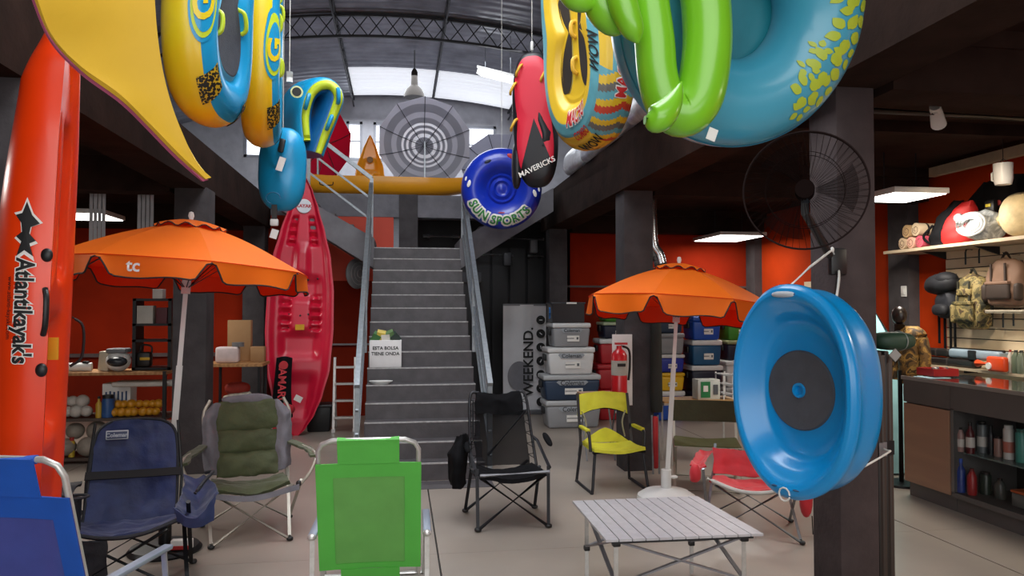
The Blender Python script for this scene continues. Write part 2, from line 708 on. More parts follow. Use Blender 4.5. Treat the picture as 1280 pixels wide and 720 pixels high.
for nm, x, w, ylist in (('right', 4.0, 3.0, (3.63, 7.28, 10.9)), ('left', -3.75, 3.1, (4.2, 7.75, 11.2))):
    for k, y in enumerate(ylist):
        struct('cross_beam', MB().box((x, y, 2.9), (w, .26, .36)), SOFF, 'cross beam of the %s gallery over the %s pillar' % (nm, ['front', 'middle', 'rear'][k]))
    for k in range(6):
        y = ylist[0] - 2.4 + k * 1.8
        struct('joist_%s' % nm, MB().box((x, y + .5, 3.02), (w, .1, .12)), SOFF, 'slim joist under the %s gallery slab' % nm)
for k, (x, y, side, w) in enumerate(((2.365, 3.755, 'near right', .22), (2.33, 7.3, 'middle right', .3), (2.3, 10.95, 'rear right', .27), (-2.05, 4.25, 'near left', .32), (-2.01, 7.8, 'middle left', .31), (-2.05, 11.2, 'rear left', .3))):
    struct('pillar', MB().rbox((x, y, 1.38), (w, w if k else .27, 2.78), .012, 2), DARKC if k else M('brown_grey_pillar', '#463c3c', .85, 0, .14, 6, bump=.5, bscale=22, spec=.2), ['chipped dark grey pillar carrying the wall fan', 'dark pillar beside the fire extinguisher', 'dark pillar beside the cooler stack', 'dark pillar behind the leaning orange kayak', 'grey pillar behind the olive armchair', 'dark pillar behind the red kayak'][k])

# upper hall: side walls, rear wall with windows, vaulted roof
HX = 6.2
APEX, EAVE = 6.65, 5.35


def roof_z(x):
    return APEX - (APEX - EAVE) * (x / HX) ** 2


for s_, nm in ((-1, 'left'), (1, 'right')):
    struct('wall_upper_' + nm, MB().box((s_ * (HX + .1), 7.3, 4.5), (.2, 22.6, 3.0)), GREYW, 'grey upper side wall of the hall, %s' % nm)
RW = 18.2
wu = thing('wall_rear', 'grey block rear wall of the hall with high windows', 'wall', (0, RW, 3.3), kind='structure')
wins = [(-3.6, -2.7), (-2.3, -1.6), (-1.27, -.9), (-.64, -.2), (.05, .5), (1.4, 2.3), (2.7, 3.6)]
zb, zt = 5.1, 6.02
MB().box((0, RW, (3.3 + zb) / 2), (2 * HX, .2, zb - 3.3)).build('wall_below', GREYW, wu)
xp = -HX
for a, b in wins + [(HX, HX)]:
    MB().box(((xp + a) / 2, RW, (zb + zt) / 2), (a - xp, .2, zt - zb)).build('wall_pier', GREYW, wu)
    xp = b
n = 24
GX = 4.7
for i in range(n):
    x0, x1 = -GX + 2 * GX * i / n, -GX + 2 * GX * (i + 1) / n
    poly = [(x0, zt), (x1, zt), (x1, roof_z(x1) + .12), (x0, roof_z(x0) + .12)]
    MB().prism(poly, .2, c=(0, RW, 0)).build('wall_gable', GREYW, wu)
PANE = emit('daylit_window_glass', '#f4f8ff', 2.4)
for k, (a, b) in enumerate(wins):
    w = thing('window_%d' % (k + 1), 'bright daylit high window in the rear wall', 'window', ((a + b) / 2, RW, zb), kind='structure')
    fr = MB()
    fr.box(((a + b) / 2, RW - .06, zb + .03), (b - a, .1, .06)).box(((a + b) / 2, RW - .06, zt - .03), (b - a, .1, .06))
    fr.box((a + .03, RW - .06, (zb + zt) / 2), (.06, .1, zt - zb)).box((b - .03, RW - .06, (zb + zt) / 2), (.06, .1, zt - zb))
    fr.box(((a + b) / 2, RW - .06, (zb + zt) / 2), (b - a, .05, .03))
    fr.build('window_frame', M('grey_window_frame', '#8b8d95', .5), w)
    MB().box(((a + b) / 2, RW, zb + .25), (b - a - .1, .02, .4)).build('pane', PANE, w)
    MB().box(((a + b) / 2, RW, zb + .68), (b - a - .1, .02, .4)).build('pane', PANE, w)

ROOFM = M('corrugated_zinc', '#96979e', .32, .6, .2, 2.2)
rf = thing('ceiling', 'vaulted corrugated metal hall roof on lattice trusses', 'roof', (0, 8, 5.3), kind='structure')
bx_ = [-6.2, -3.3, -1.1, .75, 2.6, 4.4, 6.2]
Y0, Y1 = -4.0, 18.3
per = .24
SKY = {2: (15.9, 17.9), 3: (15.9, 17.9)}
for i in range(6):
    a, b = bx_[i], bx_[i + 1]
    spans = [(Y0, Y1)] if i not in SKY else [(Y0, 1.5), (7.8, SKY[i][0]), (SKY[i][1], Y1)]
    for (y0, y1) in spans:
        m = max(2, int((y1 - y0) / per * 4))

        def fn(u, v, a=a, b=b, y0=y0, y1=y1):
            x, y = a + (b - a) * u, y0 + (y1 - y0) * v
            return (x, y, roof_z(x) + .03 * math.sin(2 * math.pi * y / per))
        MB().grid(fn, 8, m).build('roof_sheet', ROOFM, rf, angle=60)
SKYM = emit('translucent_skylight', '#f2f5fb', .62)
for i in (2, 3):
    a, b = bx_[i], bx_[i + 1]
    for (y0, y1) in ((1.5, 7.8), SKY[i]):
        nn = 3 if y1 < 9 else 2
        for k in range(nn):
            ya, yb = y0 + (y1 - y0) * k / nn, y0 + (y1 - y0) * (k + 1) / nn

            def fn(u, v, a=a, b=b, ya=ya, yb=yb):
                x, y = a + (b - a) * u, ya + (yb - ya) * v
                return (x, y, roof_z(x) + .03 * math.sin(2 * math.pi * y / per))
            MB().grid(fn, 6, int((yb - ya) / per * 4)).build('skylight_sheet', SKYM if y0 > 9 else SKYM, rf, angle=60)
# lattice trusses across, lattice purlins along
TR = M('dark_truss_steel', '#2e2d31', .5, .3, .1)
for ty in (8.0, 12.9):
    mb = MB()
    nseg = 44
    top = [Vector((-6.1 + 12.2 * i / nseg, ty, roof_z(-6.1 + 12.2 * i / nseg) - .06)) for i in range(nseg + 1)]
    bot = [p - Vector((0, 0, .36)) for p in top]
    for i in range(nseg):
        mb.bar(top[i], top[i + 1], .05, .04).bar(bot[i], bot[i + 1], .05, .04)
    mb.build('truss_chord', TR, rf)
    mb = MB()
    for i in range(nseg):
        mb.bar(top[i], bot[i + 1], .016).bar(bot[i], top[i + 1], .016)
    mb.build('truss_lattice', TR, rf)
for x in (-1.1, .75, 2.6):
    mb = MB()
    z = roof_z(x) - .06
    mb.bar((x, Y0, z), (x, Y1 - .2, z), .04).bar((x, Y0, z - .16), (x, Y1 - .2, z - .16), .03)
    k = 0
    y = Y0
    while y < Y1 - .6:
        mb.bar((x, y, z - .16 * (k % 2)), (x, y + .3, z - .16 * ((k + 1) % 2)), .014)
        y += .3
        k += 1
    mb.build('purlin', TR, rf)

# ------------------------------------------------------------------ staircase
SX0, SX1 = -.34, .79
SZ0, RUN, RISE = 7.04, .218, .16
st = thing('staircase', 'grey painted concrete staircase rising to a landing', 'stairs', (.22, 7.04, 0), kind='structure')
for k in range(15):
    y0 = SZ0 + k * RUN
    d = RUN + .03 if k < 14 else .95
    h = RISE if k < 14 else .18
    zt_ = (k + 1) * RISE
    o = MB().box(((SX0 + SX1) / 2, y0 + d / 2, zt_ - h / 2), (SX1 - SX0, d, h)).build('step' if k < 14 else 'landing', STAIRM, st)
    MB().box(((SX0 + SX1) / 2, y0 + .011, zt_ - .004), (SX1 - SX0 + .002, .028, .012)).build('nosing', NOSE, o)
# carriage under the steps
mb = MB()
pts = [(SZ0 + .1, 0), (SZ0 + .5, 0), (SZ0 + 15 * RUN, 15 * RISE - .42), (SZ0 + 15 * RUN, 15 * RISE - .18), (SZ0 + .05, .02)]
Mx = RZ(math.pi / 2)
mb.prism([(p[0], p[1]) for p in pts], SX1 - SX0 - .1, Matrix(((0, 1, 0), (1, 0, 0), (0, 0, 1))), ((SX0 + SX1) / 2, 0, 0))
mb.build('carriage', DARKC, st)
LY0, LY1 = SZ0 + 14 * RUN, SZ0 + 14 * RUN + .95
for sgn in (-1, 1):
    nst = 5
    xe = SX0 if sgn < 0 else SX1
    for k in range(nst):
        x0 = xe + sgn * (.03 + k * .24)
        zt_ = 2.4 + (k + 1) * .15
        MB().box((x0 + sgn * .13, (LY0 + LY1) / 2, zt_ - .08), (.26, LY1 - LY0, .16)).build('step', STAIRM, st)
    # sloping soffit slab of the side flight
    p0, p1 = Vector((xe, 0, 2.22)), Vector((xe + sgn * 1.28, 0, 3.02))
    poly = [(p0.x, p0.z - .1), (p1.x, p1.z - .1), (p1.x, p1.z + .22), (p0.x, p0.z + .3)]
    if sgn > 0:
        poly = list(reversed(poly))
    MB().prism(poly, LY1 - LY0 + .04, c=(0, (LY0 + LY1) / 2 - .02, 0)).build('flight_soffit', M('grey_flight', '#69676c', .65, 0, .12, 6, bump=.2, bscale=20), st)


def railing(name, label, path_top, posts, mids, r=.02):
    t = thing(name, label, 'railing', (path_top[0][0], path_top[0][1], 0))
    a, b = Vector(path_top[0]), Vector(path_top[1])
    MB().bar(a, b, .05, .05).build('handrail', STEEL, t)
    for dz in mids:
        MB().bar(a - Vector((0, 0, dz)), b - Vector((0, 0, dz)), .026, .026).build('mid_rail', STEEL, t)
    for w, zb_ in posts:
        p = a.lerp(b, w)
        MB().bar(p, (p.x, p.y, zb_), .045, .045).build('post', STEEL, t)
    return t


for x, nm in ((SX0 - .045, 'left'), (SX1 + .045, 'right')):
    a, b = (x, SZ0 - .05, .88), (x, SZ0 + 14 * RUN + .02, 0.88 + 14 * RISE + .12)
    railing('stair_railing', 'grey steel handrail on the %s side of the main stairs' % ('ladder' if nm == 'left' else 'banner'), (a, b), [(0.01, 0), (.5, 1.1), (1, 2.24)], (.22, .44, .66))
xe = SX0 - .04
railing('landing_railing', 'thin steel railing rising from the landing toward the red parasol', ((xe, LY0 + .09, 3.33), (xe - .82, LY0 + .09, 3.95)), [(0, 2.3), (1, 2.75)], (.28, .56))
railing('gallery_railing', 'short steel railing at the gallery edge under the red parasol', ((xe - .89, LY0 + .09, 3.95), (xe - 1.2, LY0 + .09, 3.97)), [(1, 3.0)], (.3, .6))
# ================================================================== parasols
def parasol(name, label, base, apex, R, h_drop, fab, fab_in, nrib=8, flap=.13, spin=0, pole_mat=None, group=None, trim=None, cap=True, pole_r=.016, mark=None):
    base, apex = Vector(base), Vector(apex)
    ax = (apex - base).normalized()
    a = Vector((1, 0, 0))
    a = (a - ax * a.dot(ax)).normalized()
    b = ax.cross(a)
    t = thing(name, label, 'parasol', base, group=group)

    def L(x, y, h):
        return apex + a * x + b * y + ax * h

    def rimr(phi):
        g = 2 * math.pi / nrib
        q = (phi % g) - g / 2
        return math.cos(g / 2) / math.cos(q) * (1 + .035 * (1 - (2 * q / g) ** 2))

    def surf(phi, v):
        g = 2 * math.pi / nrib
        q = ((phi % g) / g - .5) * 2
        rr = R * v * rimr(phi)
        hz = -h_drop * (v ** 1.55) - .012 * (1 - q * q) * math.sin(math.pi * v)
        return L(rr * math.cos(phi + spin), rr * math.sin(phi + spin), hz)
    cn = MB().sheet(lambda u, v: surf(u * 2 * math.pi, .02 + .98 * v), nrib * 8, 14, .004, back_slot=1).build('canopy', [fab_in, fab], t, angle=14)
    g = 2 * math.pi / nrib
    out_dir = lambda phi: (a * math.cos(phi + spin) + b * math.sin(phi + spin))
    for i in range(nrib):
        def low(u):
            e = min(u, 1 - u)
            w = max(0, min(1, (e - .02) / .13))
            w = w * w * (3 - 2 * w)
            return flap * (.12 + .88 * w) * (1 + .06 * math.sin(u * 9 + i))

        def fl_(u, v, i=i):
            phi = (i + u) * g
            p = surf(phi, 1.0)
            return p - ax * (low(u) * v) - out_dir(phi) * (.02 * math.sin(u * 7 + i) * v + .008)
        fo = MB().sheet(fl_, 24, 4, .004, back_slot=1).build('valance_flap', [fab_in, fab], t, angle=50)
        if trim:
            MB().tube([fl_(k / 24, 1) for k in range(25)], .0055, 6).build('piping', trim, fo)
    if mark is not None:
        i_, u_ = mark
        def mk(x, y):
            phi = (i_ + u_ + x / (R * g)) * g
            p = surf(phi, 1.0)
            return p - ax * (flap * .5 - y) + out_dir(phi) * .016
        lettering('tc', .1, WHITEPL, t, mk, 'printed_mark', bold=.002, sub=.03)
    for i in range(nrib):
        MB().tube([surf(i * g, .03 + .97 * k / 8) - ax * .012 for k in range(9)], .005, 6).build('rib', M('rib_steel', '#55555a', .4, .6), t)
        q = surf(i * g, .52) - ax * .015
        MB().tube([q, apex - ax * (h_drop + .12) + (q - apex).normalized() * .02], .004, 5).build('stretcher', M('rib_steel', '#55555a', .4, .6), t)
    pass
    MB().tube([base + ax * .02, base.lerp(apex, .55)], pole_r * 1.3, 14).tube([base.lerp(apex, .54), apex + ax * .03], pole_r, 14).build('pole', pole_mat or WHITEPL, t)
    MB().tube([apex - ax * (h_drop + .17), apex - ax * (h_drop + .06)], pole_r * 1.9, 12).build('runner', WHITEPL, t)
    if cap:
        def cf(u, v):
            phi = u * 2 * math.pi
            rr = .27 * R * v * (1 + .04 * math.sin(phi * 8))
            return L(rr * math.cos(phi), rr * math.sin(phi), .03 - .055 * v ** 2 + (.012 * math.sin(phi * 12) * v ** 3))
        cp = MB().sheet(lambda u, v: cf(u, .02 + .98 * v), 64, 6, .004).build('vent_cap', [fab, fab_in], t, angle=50)
        if trim:
            MB().tube([cf(k / 64, 1) for k in range(64)], .004, 5, closed=True).build('piping', trim, cp)
        MB().lathe([(0.0, .09), (.014, .085), (.02, .06), (.012, .035), (.018, .02), (.0, .0)], 14, c=L(0, 0, 0.0)).build('finial', WHITEPL, t)
    return t


ORG = cloth_mat('orange_parasol_fabric', '#ff7a00', .3)
ORGI = cloth_mat('orange_fabric_backlit', '#fb4a04', .45)  # same fabric from below, reddened to hold the glow of light passing through
NAVYP = M('dark_piping', '#241a1e', .7)
ap = P(219, 284, 5.1)
b0 = FL(207, 688)
b0.y = 5.0
parasol('orange_parasol', 'open orange parasol on the black disc base by the navy chair', (P(206, 690, 5.28).x, 5.28, .05), P(239, 281, 5.36), .82, .3, ORG, ORGI, spin=.42, trim=NAVYP, flap=.12, mark=(5, .34))
ap = P(846, 334, 6.15)
parasol('orange_parasol', 'open orange parasol standing in the white base behind the table', (P(834, 640, 6.0).x, 6.02, .06), P(849, 334, 6.1), .78, .3, ORG, ORGI, spin=.2, trim=NAVYP, flap=.15)
# black disc stand of the parasol by the navy chair
bx = P(206, 690, 5.28).x
t = thing('parasol_stand', 'round black steel parasol stand with short tube', 'stand', (bx, 5.28, 0))
MB().lathe([(0.0, .0), (.225, 0), (.23, .012), (.21, .035), (.06, .05), (.0, .05)], 40, c=(bx, 5.28, 0)).build('disc', BLACKMET, t)
MB().lathe([(.04, .045), (.04, .22), (.028, .222), (.028, .05)], 20, c=(bx, 5.28, 0)).build('socket', BLACKMET, t)
tg = MB().rbox((bx + .14, 5.16, .075), (.13, .05, .06), .005).build('paper_tag', PAPER, t, label='red and white paper tag')
MB().rbox((bx + .14, 5.133, .058), (.13, .003, .025), .001).build('red_band', M('tag_red', '#b02a2a', .6), tg)
bx2 = P(834, 640, 6.0).x
t = thing('parasol_stand', 'round white plastic parasol stand behind the slatted table', 'stand', (bx2, 6.02, 0))
MB().lathe([(0.0, 0), (.225, 0), (.24, .02), (.235, .05), (.18, .085), (.06, .105), (.045, .11), (0, .11)], 40, c=(bx2, 6.02, 0)).build('tank', WHITEPL, t)
MB().lathe([(.042, .1), (.042, .26), (.024, .265), (.024, .12)], 20, c=(bx2, 6.02, 0)).build('socket', WHITEPL, t)
MB().ell((bx2 + .06, 6.0, .2), (.07, .03, .03)).build('clamp_knob', WHITEPL, t)


# ================================================================== loungers seen from behind
def lounger(name, label, loc, rz, hem, mesh, strap, H=.92, az_=.4):
    t = thing(name, label, 'lounge chair', loc, rz)
    W = .505

    def bp(x, s):  # s 0..1 up the back
        return Vector((x, .06 - .26 * s, .16 + (H - .16) * s))
    r = .07
    path = [bp(-W / 2, 0), bp(-W / 2, .5), bp(-W / 2, .93), bp(-W / 2 + .02, .975), bp(-W / 2 + .07, 1), bp(W / 2 - .07, 1), bp(W / 2 - .02, .975), bp(W / 2, .93), bp(W / 2, .5), bp(W / 2, 0)]
    MB().tube(path, .0125, 12).build('back_frame', ALU, t, world=False)

    def fab(x0, x1, s0, s1, off=0, sag=.012, th=.004, nm='fabric', m=None):
        return MB().sheet(lambda u, v: bp(x0 + (x1 - x0) * u, s0 + (s1 - s0) * v) + Vector((0, off + sag * math.sin(math.pi * min(max(((x0 + (x1 - x0) * u) + W / 2) / W, 0), 1)), 0)), 12, 12, th).build(nm, m, t, world=False)
    hw = W / 2 + .014
    fab(-hw, hw, .06, .84, -.014, .018, .003, 'mesh_panel', mesh)
    for x0, x1, s0, s1 in ((-hw, -hw + .085, .06, .84), (hw - .085, hw, .06, .84), (-hw + .085, hw - .085, .74, .84), (-hw + .085, hw - .085, .06, .1)):
        fab(x0, x1, s0, s1, -.019, .018, .004, 'hem', hem)
    sw = .155
    MB().sheet(lambda u, v: bp(-sw + 2 * sw * u, .84 + .165 * v) + Vector((0, -.017 - (.004 if v > .9 else 0), 0)), 8, 8, .005).build('head_strap', strap, t, world=False)
    MB().tube([bp(-sw, 1.0), bp(sw, 1.0)], .0165, 14).build('strap_loop', strap, t, world=False)
    MB().sheet(lambda u, v: bp(-sw + 2 * sw * u, -.04 + .1 * v) + Vector((0, -.012, 0)), 8, 4, .005).build('lower_strap', strap, t, world=False)
    # seat in front of the back
    seat = [Vector((-.26, .08, .2)), Vector((-.26, .58, .3)), Vector((.26, .58, .3)), Vector((.26, .08, .2))]
    MB().tube([seat[0], seat[1] + Vector((0, -.04, 0)), seat[1] + Vector((.04, 0, 0)), seat[2] + Vector((-.04, 0, 0)), seat[2] + Vector((0, -.04, 0)), seat[3]], .0125, 10).build('seat_frame', ALU, t, world=False)
    MB().sheet(lambda u, v: (-.25 + .5 * u, .1 + .46 * v, .2 + .1 * v - .03 * math.sin(math.pi * u) * math.sin(math.pi * v)), 10, 10, .004).build('seat_fabric', hem, t, world=False)
    for s in (-1, 1):
        MB().rbox((s * .3, .2, az_), (.045, .44, .022), .008).build('armrest', M('grey_arm', '#8f98a8', .4, .3), t, world=False)
        MB().ell((s * .3, -.03, az_), (.05, .05, .035)).build('arm_cap', ALU, t, world=False)
        MB().tube([(s * .3, .0, az_ - .01), (s * .3, -.03, .02)], .0125, 10).build('leg', ALU, t, world=False)
        MB().tube([(s * .3, .38, az_ - .01), (s * .29, .46, .02)], .0125, 10).build('leg', ALU, t, world=False)
    MB().tube([(-.3, -.03, .025), (.3, -.03, .025)], .0125, 10).build('foot_bar', ALU, t, world=False)
    MB().tube([(-.29, .46, .025), (.29, .46, .025)], .0125, 10).build('foot_bar', ALU, t, world=False)
    MB().tube([(-W / 2, .055, .165), (W / 2, .055, .165)], .011, 10).build('cross_bar', ALU, t, world=False)
    return t


GH = M('green_textile_hem', '#58b848', .6, 0, .04, 8, bump=.1, bscale=300)
GM = M('green_textile_mesh', '#6cb056', .65, 0, .05, 8, bump=.15, bscale=300, alpha=.9)
BH = M('blue_textile_hem', '#0f52b4', .6, 0, .05, 8, bump=.1, bscale=300)
BM_ = M('blue_textile_mesh', '#4350a0', .65, 0, .1, 5, bump=.15, bscale=300, alpha=.88)
lounger('beach_lounger', 'lime green beach lounger with pale aluminium frame, seen from behind', (P(463, 640, 4.1).x, 4.1, 0), -.02, GH, GM, GH, .93)
lounger('beach_lounger', 'bright blue beach lounger with aluminium frame beside the orange kayak', (-1.4, 3.2, 0), -.26, BH, BM_, BH, 1.05, .55)


# ================================================================== folding chairs
def X4(mb, fw, fd, uw, ud, z, r, rear=True):
    """scissor legs: four feet to four upper corners"""
    F = {(sx, sy): Vector((sx * fw, sy * fd, .015)) for sx in (-1, 1) for sy in (-1, 1)}
    U = {(sx, sy): Vector((sx * uw, sy * ud, z)) for sx in (-1, 1) for sy in (-1, 1)}
    return F, U


def legpart(t, p, q, r, mat, foot=True, nm='leg'):
    o = MB().tube([p, q], r, 10).build(nm, mat, t, world=False)
    if foot:
        MB().ell(Vector(p) + Vector((0, 0, .005)), (r * 4.2, r * 4.2, .03), 12, 8, .8).build('foot', BLACKPL, o, world=False)
    return o


# --- navy quad chair with cup holder arms
NAVY = M('navy_polyester', '#1a2856', .62, 0, .18, 9, bump=.9, bscale=11, sheen=.2)
NAVYD = M('dark_navy_polyester', '#10131c', .62, 0, .14, 9, bump=.8, bscale=14)
t = thing('camping_chair', 'navy blue folding camping armchair with black cup holders', 'chair', (-1.56, 4.66, 0), .16)
t.scale = (.93,) * 3
fm = BLACKMET
F = {(sx, sy): Vector((sx * (.40 if sy < 0 else .36), sy * .3, .012)) for sx in (-1, 1) for sy in (-1, 1)}
for s in (-1, 1):
    legpart(t, F[(s, -1)], (-s * .27, -.27, .40), .0125, fm)
    legpart(t, F[(s, 1)], (-s * .24, .2, .36), .0125, fm)
    legpart(t, (s * .385, -.28, .02), (s * .30, .24, .42), .0125, fm, False, 'side_brace')
    legpart(t, (s * .35, .28, .02), (s * .38, -.26, .55), .0125, fm, False, 'side_brace')
    MB().tube([(s * .28, .2, .3), (s * .285, .3, .6), (s * .25, .36, .96)], .0095, 10).build('back_post', fm, t, world=False)
bk = MB().patch([[(-.27, .13, .36), (0, .2, .34), (.27, .13, .36)], [(-.262, .24, .55), (0, .29, .53), (.262, .24, .55)], [(-.252, .31, .76), (0, .335, .76), (.252, .31, .76)], [(-.232, .35, .9), (0, .365, .925), (.232, .35, .9)], [(-.15, .365, .965), (0, .37, .975), (.15, .365, .965)]], 30, 30, .014).crumple(.014, 8, 1).build('backrest', NAVY, t, world=False)
rows = [(-.27, .13, .36), (-.265, .24, .55), (-.255, .31, .76), (-.232, .35, .9), (-.15, .365, .965), (0, .37, .978), (.15, .365, .965), (.232, .35, .9), (.255, .31, .76), (.265, .24, .55), (.27, .13, .36)]
MB().tube(spline([Vector(p) + Vector((0, -.008, 0)) for p in rows], 40), .009, 8).build('binding', NAVYD, bk, world=False)
MB().patch([[(-.285, .235, .615), (0, .278, .605), (.285, .235, .615)], [(-.285, .262, .66), (0, .30, .65), (.285, .262, .66)]], 3, 12, .012).build('back_strap', M('black_webbing', '#120f12', .8), t, world=False)
lg = MB().rbox((-.11, .305, .885), (.135, .012, .06), .012, 2, RX(-.15)).build('logo_patch', M('silver_patch', '#a9adb5', .5), t, world=False)
MB().rbox((-.11, .299, .885), (.12, .008, .045), .01, 2, RX(-.15)).build('patch_inlay', M('patch_dark', '#38405c', .6), lg, world=False)
lettering('Coleman', .036, M('silver_patch', '#a9adb5', .5), lg, plane_fn((-.11, .2935, .885), (1, 0, 0), (0, .15, 1)), world=False, bold=.001)
MB().patch([[(-.33, -.24, .43), (0, -.27, .375), (.36, -.24, .45)], [(-.31, -.05, .39), (0, -.05, .34), (.33, -.05, .40)], [(-.28, .15, .37), (0, .19, .34), (.28, .15, .37)]], 28, 28, .018).crumple(.018, 9, 2).build('seat', NAVY, t, world=False)
MB().tube(spline([(-.34, -.25, .44), (-.1, -.275, .378), (.12, -.275, .38), (.37, -.25, .46)], 20), .013, 8).build('seat_binding', NAVYD, t, world=False)
# arms: left with insulated holder, right sagging sling with pocket
MB().patch([[(-.50, -.22, .53), (-.40, -.24, .58), (-.30, -.22, .56)], [(-.47, .0, .57), (-.40, 0, .585), (-.31, 0, .57)], [(-.42, .24, .6), (-.36, .25, .6), (-.30, .24, .6)]], 20, 16, .014).crumple(.018, 10, 5).build('armrest', NAVYD, t, world=False)
MB().lathe([(.05, -.005), (.054, .17), (.062, .175), (.06, .18), (.045, .17), (.042, .01), (0, .01)], 20, c=(-.25, -.24, .43)).build('cup_holder', NAVYD, t, world=False)
MB().tube([(-.31 + .09 * math.cos(a_) + .06, -.24 + .05 * math.sin(a_), .62) for a_ in [k * math.pi / 10 for k in range(21)]], .008, 8).build('cup_rim', M('dark_rim', '#23242b', .5), t, world=False)
MB().patch([[(-.55, -.1, .30), (-.52, -.2, .30), (-.44, -.25, .32)], [(-.57, -.06, .45), (-.53, -.2, .45), (-.45, -.25, .45)], [(-.50, .0, .6), (-.47, -.1, .58), (-.42, -.2, .57)]], 18, 18, .02).crumple(.02, 9, 6).build('side_pouch', NAVYD, t, world=False)
MB().patch([[(.30, -.24, .5), (.42, -.26, .43), (.52, -.24, .5)], [(.32, .0, .53), (.42, .0, .46), (.52, .0, .55)], [(.30, .24, .6), (.38, .25, .58), (.44, .24, .6)]], 24, 24, .016).crumple(.018, 9, 3).build('armrest', NAVY, t, world=False)
MB().patch([[(.30, -.26, .52), (.42, -.3, .46), (.53, -.26, .58)], [(.32, -.26, .44), (.42, -.3, .4), (.52, -.26, .43)]], 16, 20, .014).crumple(.015, 10, 4).build('arm_pocket', NAVY, t, world=False)
MB().tube(spline([(.42, -.28, .6), (.47, -.2, .66), (.5, 0, .67), (.44, .22, .62)], 16), .011, 8).build('arm_strap', NAVYD, t, world=False)
MB().patch([[(-.29, -.28, .1), (-.17, -.29, .09), (-.05, -.28, .1)], [(-.29, -.28, .38), (-.17, -.29, .37), (-.05, -.28, .37)]], 16, 16, .02).crumple(.012, 10, 7).build('hanging_pouch', NAVYD, t, world=False)

# --- olive padded armchair
OLV = M('olive_quilted_fabric', '#495031', .75, 0, .15, 8, bump=.9, bscale=14, sheen=.2)
GRF = M('grey_fabric', '#74727a', .8, 0, .12, 10, bump=.7, bscale=18)
BEI = M('champagne_tube', '#b9b2a6', .4, .45, .05)
t = thing('camping_chair', 'olive green padded armchair with grey side trim and pale legs', 'chair', (-1.06, 5.62, 0), .24)
t.scale = (.93,) * 3
for s in (-1, 1):
    legpart(t, (s * .27, -.33, .012), (-s * .30, -.26, .40), .012, BEI)
    legpart(t, (s * .33, .28, .012), (-s * .26, .2, .36), .012, BEI)
    legpart(t, (s * .27, -.31, .03), (s * .31, .24, .42), .012, BEI, False, 'side_brace')
    legpart(t, (s * .33, .27, .03), (s * .36, -.24, .42), .012, BEI, False, 'side_brace')
    MB().tube(spline([(s * .30, .2, .3), (s * .30, .27, .55), (s * .33, .34, .85), (s * .28, .37, .98)], 12), .013, 10).build('back_post', BEI, t, world=False)
    MB().tube(spline([(s * .34, -.26, .38), (s * .42, -.27, .48), (s * .47, -.2, .6), (s * .40, .1, .62), (s * .31, .28, .63)], 24), .012, 10).build('arm_tube', BEI, t, world=False)
    MB().patch([[(s * .5, -.24, .59), (s * .43, -.25, .6)], [(s * .46, 0, .615), (s * .38, 0, .62)], [(s * .36, .25, .64), (s * .28, .25, .64)]], 18, 8, .018).crumple(.012, 10, 6).build('armrest', OLV, t, world=False)
    MB().ell((s * .3, .26, .62), (.05, .06, .06)).build('hinge', BLACKPL, t, world=False)
    MB().ell((s * .34, -.26, .40), (.045, .045, .045)).build('hinge', BLACKPL, t, world=False)


def quilt(x0, x1, z0, z1, y0, y1, puff=.035):
    def fn(u, v):
        p = puff * (math.sin(math.pi * u) ** .6) * (math.sin(math.pi * v) ** .5)
        return (x0 + (x1 - x0) * u, y0 + (y1 - y0) * v - p, z0 + (z1 - z0) * v)
    return fn


zs = [(.40, .58, .17, .25), (.58, .74, .25, .30), (.74, .96, .30, .355)]
for z0, z1, y0, y1 in zs:
    MB().sheet(quilt(-.235, .235, z0 + .004, z1 - .004, y0 - .01, y1 - .01), 26, 18, .03).crumple(.014, 10, z0 * 9).build('back_cushion', OLV, t, world=False)
for s in (-1, 1):
    MB().patch([[(s * .225, .18, .42), (s * .265, .14, .44), (s * .31, .2, .45)], [(s * .23, .26, .66), (s * .28, .23, .68), (s * .33, .3, .7)], [(s * .23, .31, .83), (s * .28, .28, .84), (s * .325, .33, .84)], [(s * .19, .35, .95), (s * .225, .34, .96), (s * .26, .355, .92)]], 24, 16, .035).crumple(.014, 10, 3).build('side_wing', GRF, t, world=False)
MB().ell((0, .36, .975), (.4, .07, .09), 28, 16, .9).crumple(.01, 10).build('head_bolster', GRF, t, world=False)
for z0, z1, y0, y1 in ((0, 1, -.27, -.06), (0, 1, -.06, .15)):
    def fn(u, v, y0=y0, y1=y1):
        return (-.27 + .54 * u, y0 + (y1 - y0) * v, .41 - .06 * math.sin(math.pi * u) + .03 * (math.sin(math.pi * u) ** .5) * (math.sin(math.pi * v) ** .5) + (-.02 if y0 > -.1 else 0))
    MB().sheet(fn, 26, 16, .03).crumple(.014, 10, 5).build('seat_cushion', OLV, t, world=False)
MB().patch([[(-.34, -.28, .40), (0, -.31, .35), (.34, -.28, .40)], [(-.34, -.29, .36), (0, -.32, .31), (.34, -.29, .36)]], 4, 14, .02).build('seat_front_band', GRF, t, world=False)

